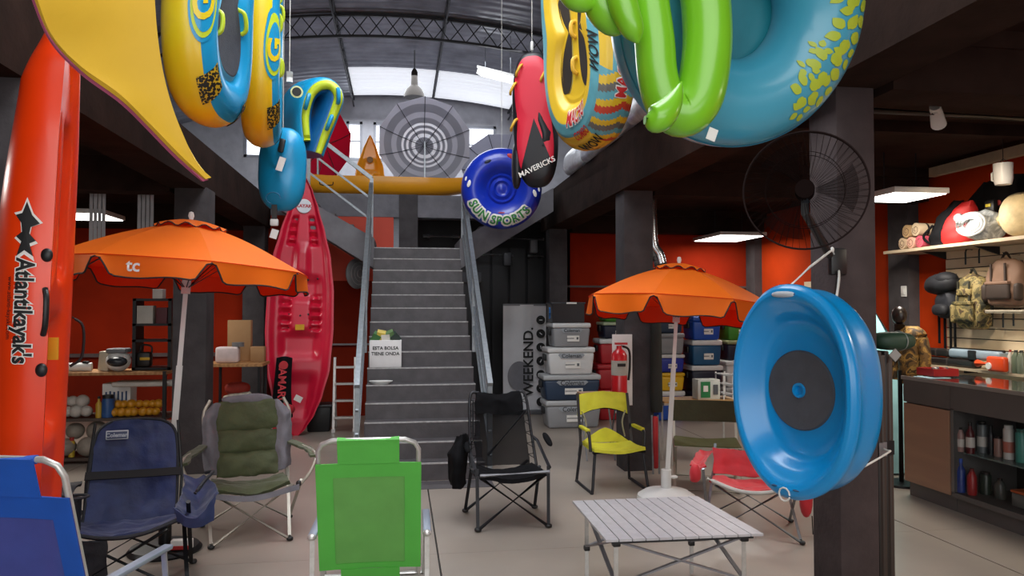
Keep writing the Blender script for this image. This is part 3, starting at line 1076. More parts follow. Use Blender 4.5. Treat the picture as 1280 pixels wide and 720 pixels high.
# --- black mesh recliner on bungee lacing
BKT = M('anthracite_tube', '#2b2b2f', .4, .4, .08)
BKM = M('black_mesh_fabric', '#0d0d11', .8, 0, .2, 30, bump=.3, bscale=60, alpha=.62, spec=.1)
BKF = M('black_fabric', '#0e0e11', .85, 0, .15, 14, bump=.3, bscale=16, spec=.15)
t = thing('reclining_chair', 'black mesh reclining chair laced with cords at the stair foot', 'chair', (.8, 5.72, 0), .05)
t.scale = (.96,) * 3
for s in (-1, 1):
    legpart(t, (s * .27, -.33, .012), (-s * .26, -.30, .40), .013, BKT)
    legpart(t, (s * .29, .22, .012), (-s * .24, .24, .40), .013, BKT)
    MB().tube([(s * .27, -.33, .02), (s * .275, -.31, .46)], .013, 10).build('front_post', BKT, t, world=False)
    MB().tube([(s * .29, .22, .02), (s * .275, -.02, .40)], .013, 10).build('side_brace', BKT, t, world=False)
    MB().tube([(s * .285, -.31, .45), (s * .29, .12, .58), (s * .27, .2, .6)], .013, 10).build('arm_tube', BKT, t, world=False)
    MB().tube(spline([(s * .27, .04, .36), (s * .255, .2, .65), (s * .235, .33, .93), (s * .16, .35, .955)], 14), .0125, 10).build('back_post', BKT, t, world=False)
    MB().tube([(s * .27, -.33, .40), (s * .27, .1, .38)], .013, 10).build('seat_rail', BKT, t, world=False)
    lc = MB()
    for k in range(13):
        w = k / 12
        p = Vector((s * (.27 - .03 * w), .06 + .25 * w, .40 + .5 * w))
        q = Vector((s * (.215 - .02 * w), .075 + .24 * w, .41 + .5 * w + (.02 if k % 2 else -.02)))
        lc.tube([p, q], .004, 5)
    tag(lc.build('lacing', BKF, t, world=False), kind='stuff')
MB().ell((.315, -.12, .63), (.05, .24, .04), 16, 8, .8, RX(.25)).build('arm_pad', BKF, t, world=False)
MB().ell((-.315, -.02, .58), (.05, .22, .04), 16, 8, .8, RX(.25)).build('arm_pad', BKF, t, world=False)
MB().patch([[(-.22, .07, .40), (0, .14, .385), (.22, .07, .40)], [(-.215, .2, .62), (0, .25, .61), (.215, .2, .62)], [(-.195, .3, .86), (0, .33, .86), (.195, .3, .86)]], 26, 24, .006).crumple(.012, 8, 4).build('mesh_back', BKM, t, world=False)
MB().patch([[(-.2, .265, .80), (0, .30, .78), (.2, .265, .80)], [(-.2, .30, .9), (0, .31, .88), (.2, .30, .9)], [(-.18, .335, .955), (0, .345, .94), (.18, .335, .955)]], 18, 24, .03).crumple(.014, 9, 2).build('head_pad', BKF, t, world=False)
MB().patch([[(-.25, -.36, .405), (0, -.37, .37), (.25, -.36, .415)], [(-.25, -.15, .40), (0, -.15, .345), (.25, -.15, .40)], [(-.24, .1, .395), (0, .12, .35), (.24, .1, .395)]], 24, 24, .03).crumple(.014, 9, 1).build('seat', BKF, t, world=False)
MB().tube([(-.26, -.365, .42), (.27, -.365, .43)], .013, 10).build('seat_bar', M('pale_piping', '#8b8b90', .5), t, world=False)
MB().patch([[(-.33, .0, .28), (-.39, -.1, .25), (-.42, .02, .27)], [(-.32, .02, .5), (-.40, -.12, .48), (-.44, .05, .48)], [(-.29, .15, .66), (-.34, .0, .66), (-.38, .1, .64)]], 20, 20, .03).crumple(.025, 8, 3).build('side_bag', BKF, t, world=False)
MB().tube([(-.22, .27, .9), (-.26, .0, .62), (-.36, -.05, .5)], .006, 6).build('strap', BKF, t, world=False)
MB().tube([(.2, .15, .82), (-.1, .25, .45)], .012, 8).build('rear_brace', BKT, t, world=False)

# --- yellow director chair
YEL = M('chartreuse_canvas', '#c3c02c', .7, 0, .08, 8, bump=.2, bscale=14)
t = thing('director_chair', 'chartreuse yellow folding director chair with dark frame', 'chair', (1.88, 6.6, 0), .03)
t.scale = (.87,) * 3
for s in (-1, 1):
    lf = MB().tube(spline([(s * .25, -.28, .40), (s * .27, -.30, .2), (s * .29, -.32, .02), (s * .295, -.26, .012), (s * .3, .2, .012), (s * .29, .26, .03), (s * .26, .2, .40)], 40), .0155, 10).build('leg_frame', BKT, t, world=False)
    MB().tube([(s * .28, .14, .40), (s * .275, .28, .92)], .0155, 10).build('back_post', BKT, t, world=False)
    MB().tube([(s * .285, .18, .6), (s * .29, -.2, .585), (s * .29, -.22, .56), (s * .28, -.23, .40)], .0155, 10).build('arm_tube', BKT, t, world=False)
    MB().rbox((s * .287, -.03, .6), (.05, .3, .035), .015).build('arm_sleeve', YEL, t, world=False)
    MB().tube([(s * .27, -.28, .40), (-s * .2, .1, .36)], .01, 8).build('cross_brace', BKT, t, world=False)
MB().tube([(-.27, -.28, .40), (.27, -.28, .40)], .0155, 10).build('front_bar', BKT, t, world=False)


def backf(u, v):
    x = -.285 + .57 * u
    arch = .055 * (1 - (2 * u - 1) ** 2)
    z0 = .69 + 1.5 * arch * .9
    z1 = .905 + .6 * arch
    return (x, .235 + .05 * v + .03 * math.sin(math.pi * u), z0 + (z1 - z0) * v)


MB().sheet(backf, 30, 14, .014).crumple(.01, 8).build('backrest', YEL, t, world=False)
MB().tube([backf(k / 18, 0) for k in range(19)], .006, 6).build('binding', BKF, t, world=False)
for s in (-1, 1):
    MB().tube(spline([(s * .24, .24, .74), (s * .2, .22, .62), (s * .22, .19, .47)], 10), .009, 8).build('back_strap', M('pale_webbing', '#8d8a70', .7), t, world=False)
MB().patch([[(-.26, -.3, .425), (0, -.32, .40), (.27, -.3, .43)], [(-.26, -.08, .415), (0, -.08, .385), (.26, -.08, .415)], [(-.26, .14, .42), (0, .15, .40), (.26, .14, .42)]], 10, 12, .03).build('seat', YEL, t, world=False)
MB().sheet(lambda u, v: (-.25 + .5 * u, .17 + .02 * v, .42 + v * (.15 * (1 - abs(2 * u - 1) ** 1.4))), 16, 6, .02).build('lumbar_flap', YEL, t, world=False)

# --- olive low folding chair behind the parasol base
OLD = M('dark_olive_canvas', '#3b3a22', .75, 0, .1, 10, bump=.2, bscale=40)
OLS = M('olive_seat_canvas', '#565a32', .75, 0, .1, 10, bump=.2, bscale=40)
t = thing('folding_chair', 'low olive canvas chair with pale tube frame beside the parasol pole', 'chair', (2.74, 6.5, 0), -.35)
for s in (-1, 1):
    MB().tube([(s * .28, -.3, .02), (s * .28, .22, .40)], .012, 10).build('leg', BEI, t, world=False)
    MB().tube(spline([(s * .27, -.32, .40), (s * .27, .1, .12), (s * .27, .22, .02), (s * .27, .3, .02)], 14), .012, 10).build('leg', BEI, t, world=False)
    MB().tube([(s * .28, .18, .38), (s * .28, .26, .74)], .012, 10).build('back_post', BEI, t, world=False)
MB().tube([(-.28, -.3, .02), (.28, -.3, .02)], .012, 10).build('foot_bar', BEI, t, world=False)
MB().tube([(-.27, .3, .02), (.27, .3, .02)], .012, 10).build('foot_bar', BEI, t, world=False)
MB().patch([[(-.28, -.32, .405), (0, -.32, .40), (.28, -.32, .405)], [(-.28, -.05, .40), (0, -.05, .36), (.28, -.05, .40)], [(-.28, .2, .40), (0, .2, .38), (.28, .2, .40)]], 8, 8, .01).build('seat', OLS, t, world=False)
MB().patch([[(-.3, .215, .54), (0, .24, .54), (.3, .215, .54)], [(-.3, .25, .73), (0, .28, .73), (.3, .25, .73)]], 6, 8, .014).build('backrest', OLD, t, world=False)

# --- red quad chair behind the blue sled
REDF = M('red_polyester', '#c3202c', .65, 0, .1, 9, bump=.25, bscale=14, sheen=.2)
t = thing('camping_chair', 'red folding camping chair half hidden behind the blue sled', 'chair', (2.5, 5.15, 0), -.4)
t.scale = (.9,) * 3
for s in (-1, 1):
    legpart(t, (s * .36, -.3, .012), (-s * .27, -.25, .40), .011, STEEL)
    legpart(t, (s * .34, .3, .012), (-s * .24, .2, .36), .011, STEEL)
    legpart(t, (s * .35, -.28, .03), (s * .28, .22, .40), .011, STEEL, False, 'side_brace')
    legpart(t, (s * .33, .28, .03), (s * .36, -.24, .52), .011, STEEL, False, 'side_brace')
    MB().patch([[(s * .46, -.24, .54), (s * .40, -.25, .52), (s * .34, -.24, .54)], [(s * .44, .0, .56), (s * .39, .0, .52), (s * .33, .0, .55)], [(s * .38, .22, .58), (s * .33, .22, .57), (s * .29, .22, .58)]], 18, 18, .014).crumple(.02, 9, s).build('armrest', REDF, t, world=False)
    MB().ell((s * .42, -.26, .48), (.09, .07, .15), 14, 8, .9).crumple(.012, 14).build('arm_pouch', REDF, t, world=False)
    MB().tube([(s * .28, .2, .3), (s * .26, .33, .62)], .011, 10).build('back_post', STEEL, t, world=False)
MB().patch([[(-.31, -.26, .43), (0, -.29, .37), (.31, -.26, .43)], [(-.29, -.05, .40), (0, -.05, .34), (.29, -.05, .40)], [(-.28, .15, .38), (0, .19, .35), (.28, .15, .38)]], 22, 22, .016).crumple(.016, 9, 4).build('seat', REDF, t, world=False)
MB().tube(spline([(-.33, -.27, .45), (-.1, -.3, .375), (.12, -.3, .375), (.33, -.27, .45)], 16), .016, 8).build('seat_binding', M('pale_grey_band', '#bdb9b4', .7), t, world=False)
MB().patch([[(-.28, .16, .40), (0, .2, .38), (.28, .16, .40)], [(-.28, .27, .6), (0, .3, .58), (.28, .27, .6)]], 18, 20, .014).crumple(.02, 9, 5).build('backrest', REDF, t, world=False)
MB().ell((.4, -.2, .33), (.1, .1, .3), 14, 8, .9).build('hanging_pouch', REDF, t, world=False)
MB().tube([(.44, -.22, .2), (.445, -.22, .06)], .004, 6).build('drawcord', BKF, t, world=False)

# ================================================================== slatted aluminium table
ZT = .45
cA, cB, cC, cD = (FL(757, 675, ZT), FL(955, 667, ZT), FL(872, 620, ZT), FL(715, 626, ZT))
ctr = (cA + cB + cC + cD) / 4
t = thing('roll_top_table', 'low square aluminium table with slatted top', 'table', (ctr.x, ctr.y, 0))
TBL = M('table_slat_aluminium', '#c2c0c4', .42, .35, .05, 30)
ns = 12
for i in range(ns):
    u0, u1 = (i + .04) / ns, (i + .96) / ns
    q = [cA.lerp(cB, u0), cA.lerp(cB, u1), cD.lerp(cC, u1), cD.lerp(cC, u0)]
    lo = [p - Vector((0, 0, .012)) for p in q]
    MB().add(q + lo, [(0, 1, 2, 3), (7, 6, 5, 4), (0, 4, 5, 1), (1, 5, 6, 2), (2, 6, 7, 3), (3, 7, 4, 0)]).build('slat', TBL, t)
cs = [cA, cB, cC, cD]
ins = [ctr + (c - ctr) * .82 for c in cs]
for k in range(4):
    p = ins[k]
    lg = MB().tube([(p.x, p.y, ZT - .015), (p.x, p.y, .01)], .012, 10).build('leg', ALU, t)
    MB().rbox((p.x, p.y, ZT - .035), (.04, .04, .04), .006).build('corner_joint', BLACKPL, t)
    MB().rbox((p.x, p.y, .19), (.034, .034, .03), .006).build('slide_joint', BLACKPL, lg)
for k in range(4):
    p, q = ins[k], ins[(k + 1) % 4]
    MB().bar((p.x, p.y, ZT - .03), (q.x, q.y, .2), .022, .009, up=(0, 0, 1)).build('scissor_brace', M('dark_alu', '#85858a', .4, .5), t)
    MB().bar((q.x, q.y, ZT - .03), (p.x, p.y, .2), .022, .009, up=(0, 0, 1)).build('scissor_brace', M('dark_alu', '#85858a', .4, .5), t)
for p, q in ((cA, cB), (cD, cC)):
    p, q = ctr + (p - ctr) * .9, ctr + (q - ctr) * .9
    MB().bar((p.x, p.y, ZT - .022), (q.x, q.y, ZT - .022), .02, .018).build('edge_rail', BLACKPL, t)

# ================================================================== blue sled on the pillar
c = P(983, 489, 3.22)
az = math.radians(28.9 + 40)
n_ = Vector((-math.sin(az), -math.cos(az), .0))
up = Vector((0, 0, 1))
tx = (-n_).cross(up).normalized()
SA, SB = .345, .475


def sl(x, z, d):
    return c + tx * x + up * z + n_ * d


def sled(u, v):
    th = u * 2 * math.pi
    prof = [(0.0, -.13), (.3, -.13), (.56, -.125), (.66, -.11), (.78, -.05), (.86, -.012), (.91, 0), (.96, -.006), (1.0, -.03), (1.0, -.05), (.965, -.07), (.955, -.2), (.92, -.235), (.8, -.245), (.4, -.245), (0, -.245)]
    s = v * (len(prof) - 1)
    k = min(int(s), len(prof) - 2)
    w = s - k
    r = prof[k][0] + (prof[k + 1][0] - prof[k][0]) * w
    d = prof[k][1] + (prof[k + 1][1] - prof[k][1]) * w
    e = .9
    cx = math.copysign(abs(math.cos(th)) ** e, math.cos(th))
    cz = math.copysign(abs(math.sin(th)) ** e, math.sin(th))
    # flat handle lips at both ends
    lip = max(0, abs(math.sin(th)) ** 8)
    dd = d + (.02 * lip if .7 < r else 0)
    return sl(r * SA * cx, r * SB * cz * (1 + .03 * lip * (r > .8)), dd)


SLB = M('blue_moulded_plastic', '#068cd0', .3, 0, .03, 3, coat=.3)
t = thing('water_sled', 'large oval blue plastic sled hanging on the near pillar', 'sled', sl(0, -SB, -.1))
MB().grid(sled, 72, 45, cu=True).build('shell', SLB, t, angle=50)
MBd = MB().lathe([(0.0, 0), (.035, 0), (.035, .012), (.18, .012), (.186, .006), (.186, 0), (.035, 0)][2:], 48)
dm = Matrix((tx, up, n_)).transposed()
d_ = MB()
d_.lathe([(.034, 0), (.034, .014), (.18, .014), (.187, .006), (.187, 0)], 48, dm, sl(-.025, -.005, -.13))
d_.build('foam_pad', M('grey_foam', '#4b4b50', .75, 0, .08, 12, bump=.2, bscale=60), t)
d2 = MB()
d2.lathe([(.02, .004), (.024, .02), (.034, .022), (.036, .01), (.02, .004)], 24, dm, sl(-.025, -.005, -.13))
d2.build('drain_ring', SLB, t)
MB().ell(sl(0, SB * .93, .012), (.13, .03, .045), 16, 8, .8, dm).build('foam_grip', M('white_foam', '#b9bfc6', .8), t)
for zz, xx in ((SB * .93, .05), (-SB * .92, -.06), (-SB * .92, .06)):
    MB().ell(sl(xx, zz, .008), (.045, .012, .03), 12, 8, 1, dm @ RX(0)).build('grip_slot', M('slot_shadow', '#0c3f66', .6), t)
pil = Vector((2.17, 3.6, 0))
a1 = sl(0, SB * .97, .0)
hk = Vector((2.2, 3.58, P(1024, 312, 3.58).z))
rp = thing('hanging_rope', 'white rope holding the blue sled at the pillar hook', 'rope', hk)
MB().tube([a1, a1.lerp(hk, .5) + Vector((0, 0, .01)), hk], .006, 8).build('rope_strand', CORDW, rp)
MB().tube(spline([hk, hk + Vector((.03, -.01, -.12)), sl(.17, SB * .8, -.12)], 12), .006, 8).build('rope_strand', CORDW, rp)
MB().ell(hk, (.02, .02, .03)).build('knot', CORDW, rp)
a2 = sl(.0, -SB * 1.0, .0)
e2 = Vector((2.51, 3.605, P(1100, 567, 3.6).z))
rp = thing('tie_rope', 'thin white rope tying the sled foot around the pillar', 'rope', a2)
MB().tube(spline([a2, a2.lerp(e2, .4) + Vector((0, -.02, -.02)), e2 + Vector((-.02, -.02, 0)), e2 + Vector((.02, .04, .01)), e2 + Vector((.02, .25, .02))], 30), .005, 8).build('rope_strand', CORDW, rp)
MB().tube([a2 + tx * (.03 * math.cos(k * .6)) + up * (.03 * math.sin(k * .6) + .01) + n_ * .02 for k in range(11)], .004, 6).build('rope_loop', CORDW, rp)

# ================================================================== wall fan on the pillar
fc = P(1006, 238, 3.38)
t = thing('wall_fan', 'large dark wire cage fan mounted on the near pillar', 'fan', fc)
fdir = Vector((-fc.x, -fc.y, 0)).normalized()
fx = Vector((0, 0, 1)).cross(fdir).normalized()
FW = M('dark_fan_wire', '#1c1413', 1, 0, 0, spec=0)
fr = .285


def fp(r, a, d):
    return fc + fx * (r * math.cos(a)) + Vector((0, 0, 1)) * (r * math.sin(a)) + fdir * d


for d in (.05, -.05):
    MB().tube([fp(fr, k * math.pi / 30, d * .2) for k in range(60)], .0045, 6, closed=True).build('cage_ring', M('fan_ring', '#2a2120', 1, 0, 0, spec=0), t)
    w = MB()
    for k in range(54):
        a_ = k * math.pi / 27
        w.tube([fp(.06, a_, d), fp(.18, a_ + .12, d), fp(fr, a_ + .2, d * .2)], .0009, 4)
    tag(w.build('cage_wires', FW, t), kind='stuff')
    MB().tube([fp(.18, k * math.pi / 24, d) for k in range(48)], .0016, 5, closed=True).build('cage_ring', FW, t)
for k in range(3):
    def bl(u, v, k=k):
        a_ = k * 2.094 + (u - .5) * 1.0 * (.4 + v * .6)
        return fp(.05 + .19 * v, a_, .02 * (u - .5))
    MB().sheet(bl, 6, 6, .003).build('blade', M('smoke_blade', '#17100f', 1, 0, 0, alpha=.3, spec=0), t)
MB().tube([fp(0, 0, .06), fp(0, 0, -.07)], .045, 20).build('motor', FW, t)
MB().tube([fp(0, 0, -.05), fp(.1, -math.pi / 2, -.09), Vector((2.2, 3.6, fc.z - .3))], .02, 10).build('bracket_arm', BLACKPL, t)
MB().rbox((2.24, 3.6, fc.z - .33), (.09, .04, .14), .01).build('wall_plate', BLACKPL, t)
MB().tube(spline([Vector((2.22, 3.57, fc.z - .38)), Vector((2.215, 3.6, fc.z - .6)), Vector((2.22, 3.605, fc.z - .9))], 8), .004, 6).build('cable', BLACKPL, t)
# ================================================================== kayaks
def kayak_geo(L, wk, dk, deckfn, place, nu=28, nv=130):
    """wk(s) half width, dk(s) hull depth, deckfn(u, s) recess; returns mesh builder and flank(s, v) mapper"""
    mb = MB()

    def deck(u, v):
        q = 2 * u - 1
        q = math.copysign(abs(q) ** .9, q)
        return place(q * wk(v), deckfn(q, v), v * L)

    def hull(u, v):
        q = 2 * u - 1
        a = q * math.pi / 2
        x = math.copysign(abs(math.sin(a)) ** .75, q) * wk(v)
        y = dk(v) * (max(0, math.cos(a)) ** .8)
        return place(x, y + deckfn(1, v), v * L)
    mb.grid(deck, nu, nv)
    mb.grid(hull, nu, nv, flip=True)
    return mb, hull


def width_fn(tab):
    def w(s):
        for (a, x), (b, y) in zip(tab, tab[1:]):
            if s <= b:
                t_ = (s - a) / (b - a)
                return x + (y - x) * (t_ * t_ * (3 - 2 * t_) * .35 + t_ * .65)
        return tab[-1][1]
    return w


def smooth(a, b, x):
    t_ = max(0, min(1, (x - a) / (b - a)))
    return t_ * t_ * (3 - 2 * t_)


def band(a, b, x, e):
    return smooth(a - e, a + e, x) * (1 - smooth(b - e, b + e, x))


# --- orange kayak leaning beside the near left pillar
KOR = M('orange_kayak_plastic', '#ee3c08', .32, 0, .06, 2, coat=.25)
base = Vector((-1.645, 3.86, .0))
topc = Vector((-1.545, 3.84, 2.93))
axk = (topc - base).normalized()
nk = Vector((.97, .24, 0))
nk = (nk - axk * nk.dot(axk)).normalized()
xk = (-nk).cross(axk).normalized()
KL = (topc - base).length


def plO(x, y, z):
    return base + xk * x - nk * y + axk * z


def dkO(q, s):
    rim = .03 * (1 - smooth(.6, .95, abs(q)))
    seat = .09 * band(.35, .52, s, .03) * (1 - smooth(.45, .75, abs(q)))
    well = .07 * band(.6, .84, s, .02) * band(.2, .65, abs(q), .06)
    return rim + seat + well


wO = width_fn([(0, .05), (.03, .13), (.12, .24), (.3, .3), (.6, .31), (.8, .29), (.93, .23), (.98, .18), (1, .08)])
dO = width_fn([(0, .06), (.1, .17), (.3, .24), (.7, .25), (.9, .2), (1, .1)])
t = thing('sit_on_kayak', 'orange plastic kayak with black lettering, leaning on the near left pillar', 'kayak', base)
mb, hullO = kayak_geo(KL, wO, dO, dkO, plO)
mb.build('hull', KOR, t, angle=60)


def flank(zc, v0):
    """text running down the flank: x along -length, y across hull"""
    def fn(x, y):
        s = (zc - x) / KL
        u = v0 - y / .62
        p = hullO(u, s)
        du = hullO(min(u + .01, .5), s) - hullO(max(u - .01, 0), s)
        n = du.cross(axk).normalized()
        if n.dot(Vector((0, 0, 0)) - Vector((p.x, p.y, 0))) < 0:
            n = -n
        return p + n * .004
    return fn


WHT = M('white_print', '#e8e4de', .5, 0, 0)
for m_, bo, of in ((WHT, .0065, 0), (INK, .0025, .0015)):
    f0 = flank(P(50, 388, 3.8).z + .0, .11)
    lettering("Atlantikayak's", .083, m_, t, (lambda f: lambda x, y: f(x, y) + Vector((.35, -.9, 0)) * of)(f0), 'brand_lettering' if m_ is INK else 'letter_outline', sub=.03, bold=bo)
lettering('www.atlanti-kayaks.com', .028, INK, t, flank(P(30, 385, 3.8).z, .19), 'web_address', sub=.02)
# fish emblem above the lettering
for m_, k_, of in ((WHT, 1.18, 0), (INK, 1.0, .0015)):
    fish = [(-.13, .0), (-.06, .035), (-.02, .075), (0, .03), (.05, .02), (.07, .06), (.09, .015), (.15, .05), (.12, .0), (.15, -.05), (.08, -.015), (.05, -.06), (.03, -.02), (-.03, -.03), (-.06, -.07), (-.07, -.025)]
    f0 = flank(P(40, 290, 3.8).z, .11)
    mbf = MB()
    ptsf = [f0(x * k_ * .85, y * k_ * .55) + Vector((.35, -.9, 0)) * of for x, y in fish]
    cc = f0(.01, 0) + Vector((.35, -.9, 0)) * of
    mbf.add(ptsf + [cc], [(i, (i + 1) % len(ptsf), len(ptsf)) for i in range(len(ptsf))])
    mbf.build('fish_emblem' if m_ is INK else 'emblem_outline', m_, t)
for yy, uu in ((322, .012), (456, .012)):
    p = flank(P(60, yy, 3.8).z, uu)(0, 0)
    MB().ell(p, (.05, .03, .06)).build('scupper_plug', BLACKPL, t)
f1 = flank(P(60, 388, 3.8).z, .012)
MB().tube(spline([f1(-.1, 0), f1(-.05, .0) + Vector((.02, -.03, 0)), f1(.05, 0) + Vector((.02, -.03, 0)), f1(.1, 0)], 12), .012, 8).build('carry_handle', BLACKPL, t)
MB().tube(spline([plO(.27, -.01, 1.55), plO(.27, -.06, 1.5), plO(.27, -.06, 1.35), plO(.27, -.01, 1.3)], 12), .007, 8).build('deck_loop', BLACKPL, t)
MB().box(plO(-.2, -.002, 1.42), (.05, .01, .1)).build('yellow_tag', M('tag_yellow', '#d8a01c', .6), t)

# --- red kayak standing at the back
KRD = M('crimson_kayak_plastic', '#cc1236', .38, 0, .08, 2.2, coat=.15)
KRX = M('dark_crimson', '#7a0f1e', .5, 0, .1)
bK = FL(369, 546)
bK = Vector((bK.x, 9.72, 0))
tK = P(381, 220, 10.0)
axr = (tK - bK).normalized()
nr_ = Vector((.05, -1, 0))
nr_ = (nr_ - axr * nr_.dot(axr)).normalized()
xr = (-nr_).cross(axr).normalized()
RL = (tK - bK).length


def plR(x, y, z):
    return bK + xr * x - nr_ * y + axr * z


def dkR(q, s):
    a = abs(q)
    d = .045 * (1 - smooth(.72, .92, a))
    for (s0, s1) in ((.3, .39), (.52, .6)):
        d += .07 * band(s0, s1, s, .025) * (1 - smooth(.4, .7, a))
    for (s0, s1) in ((.40, .53), (.73, .84)):
        g = band(s0, s1, s, .012) * band(.3, .6, a, .05)
        d += g * (.05 + .03 * math.sin(s * 190))
    d -= .05 * band(.61, .72, s, .03) * (1 - smooth(.1, .35, a))
    d += .06 * band(.08, .22, s, .03) * (1 - smooth(.35, .7, a))
    return d


wR = width_fn([(0, .03), (.03, .12), (.08, .22), (.15, .31), (.25, .39), (.4, .42), (.55, .41), (.68, .36), (.78, .28), (.87, .19), (.94, .11), (1, .012)])
dR = width_fn([(0, .05), (.15, .2), (.5, .26), (.85, .18), (1, .03)])
t = thing('sit_on_kayak', 'crimson red kayak standing upright against the stair flight', 'kayak', bK)
mb, hullR = kayak_geo(RL, wR, dR, dkR, plR, 44, 200)
mb.build('hull', KRD, t, angle=50)
MB().lathe([(0, .006), (.09, .006), (.095, 0)], 28, Matrix((xr, axr, nr_)).transposed(), plR(0, .03, RL * .882)).build('round_sticker', M('sticker_white', '#dfe3ea', .5), t)
lettering('KAYAK', .06, M('sticker_red', '#b3202c', .5), t, plane_fn(plR(0, .02, RL * .882), xr, axr), bold=.003)
MB().box(plR(.0, .035, RL * .41), (.11, .01, .07)).build('yellow_plate', M('tag_yellow', '#d8a01c', .6), t)
for x, s in ((-.18, .6), (-.05, .595), (.08, .595), (.2, .6), (-.14, .46), (0, .455), (.1, .46), (-.14, .41), (.12, .41)):
    MB().ell(plR(x, dkR(x / .4, s) - .003, RL * s), (.026, .02, .026)).build('bolt', BLACKPL, t)

# --- yellow kayaks up on the gallery
KYL = M('amber_kayak_plastic', '#f2a41a', .35, 0, .06, 2, coat=.2)
by = Vector((P(352, 240, 11.9).x, 11.9, GZ))
t = thing('sit_on_kayak', 'amber yellow kayak lying along the rear gallery edge', 'kayak', by + Vector((1.6, 0, 0)))
LY = 3.2


def plY(x, y, z):
    return by + Vector((z, x, .31 - y))


mb, _ = kayak_geo(LY, width_fn([(0, .03), (.1, .2), (.4, .3), (.7, .3), (.9, .2), (1, .03)]), width_fn([(0, .2), (.2, .27), (.6, .28), (1, .2)]), lambda q, s: .03 * (1 - smooth(.6, .95, abs(q))) - .06 * (smooth(.75, 1, s) + smooth(.75, 1, 1 - s)), plY, 20, 60)
mb.build('hull', KYL, t, angle=60)
MB().tube(spline([by + Vector((.6, -.31, .2)), by + Vector((.62, -.33, .15)), by + Vector((.78, -.33, .15)), by + Vector((.8, -.31, .2))], 10), .008, 6).build('carry_handle', BLACKPL, t)
bU = P(462, 250, 12.9)
bU = Vector((bU.x, 12.9, GZ))
t = thing('sit_on_kayak', 'orange yellow kayak standing upright before the gallery windows', 'kayak', bU)


def plU(x, y, z):
    return bU + Vector((x, y + .1 * z / 1.45, z))


HU = P(463, 169, 13.0).z - GZ


def dkU(q, s):
    a = abs(q)
    d = .04 * (1 - smooth(.7, .92, a))
    d += .05 * band(.5, .66, s, .03) * (1 - smooth(.35, .7, a))
    d += .05 * band(.3, .45, s, .02) * band(.25, .6, a, .05)
    return d


mb, _ = kayak_geo(HU, width_fn([(0, .27), (.3, .27), (.55, .23), (.8, .12), (.93, .05), (1, .01)]), width_fn([(0, .22), (.5, .2), (1, .03)]), dkU, plU, 28, 70)
mb.build('hull', KYL, t, angle=50)
MB().lathe([(0, .006), (.05, .006), (.053, 0)], 24, RX(math.pi / 2), plU(0, .02, HU * .66)).build('round_sticker', M('sticker_brown', '#7d5a20', .5), t)


# ================================================================== yellow foam mat hanging at the front
le = [(-5, -160), (20, -80), (45, 0), (66, 48), (102, 86), (150, 121), (186, 156), (222, 193), (256, 224)]
re = [(188, -160), (190, -80), (193, 0), (198, 55), (206, 100), (218, 142), (234, 180), (248, 205), (263, 222)]
lw = spline([P(x, y, 2.45 + .5 * k / 8) for k, (x, y) in enumerate(le)], 48)
rw = spline([P(x, y, 2.72 + .24 * k / 8) for k, (x, y) in enumerate(re)], 48)


def mat_s(u, v):
    i = int(round(v * 48))
    p = lw[i].lerp(rw[i], u)
    return p + Vector((.3, .9, 0)) * (.05 * math.sin(math.pi * u) * (1 - v))


t = thing('foam_mat', 'curved yellow foam float mat with pink backing hanging overhead', 'foam mat', lw[-1])
MB().sheet(mat_s, 16, 48, .022).build('yellow_layer', M('yellow_foam', '#e6b92e', .6, 0, .04, 3, bump=.1, bscale=80), t, angle=60)
nsh = Vector((-.35, .93, -.05))
MB().sheet(lambda u, v: mat_s(u, v) + nsh * .024 + Vector((-.006, 0, -.004)), 16, 48, .018).build('pink_layer', M('pink_foam', '#b8567c', .7, 0, .04, 3), t, angle=60)
pz = lw[0].lerp(rw[0], .5)
MB().tube([pz, (pz.x, pz.y, roof_z(pz.x) - .2)], .003, 6).build('hanging_cord', CORDW, t)


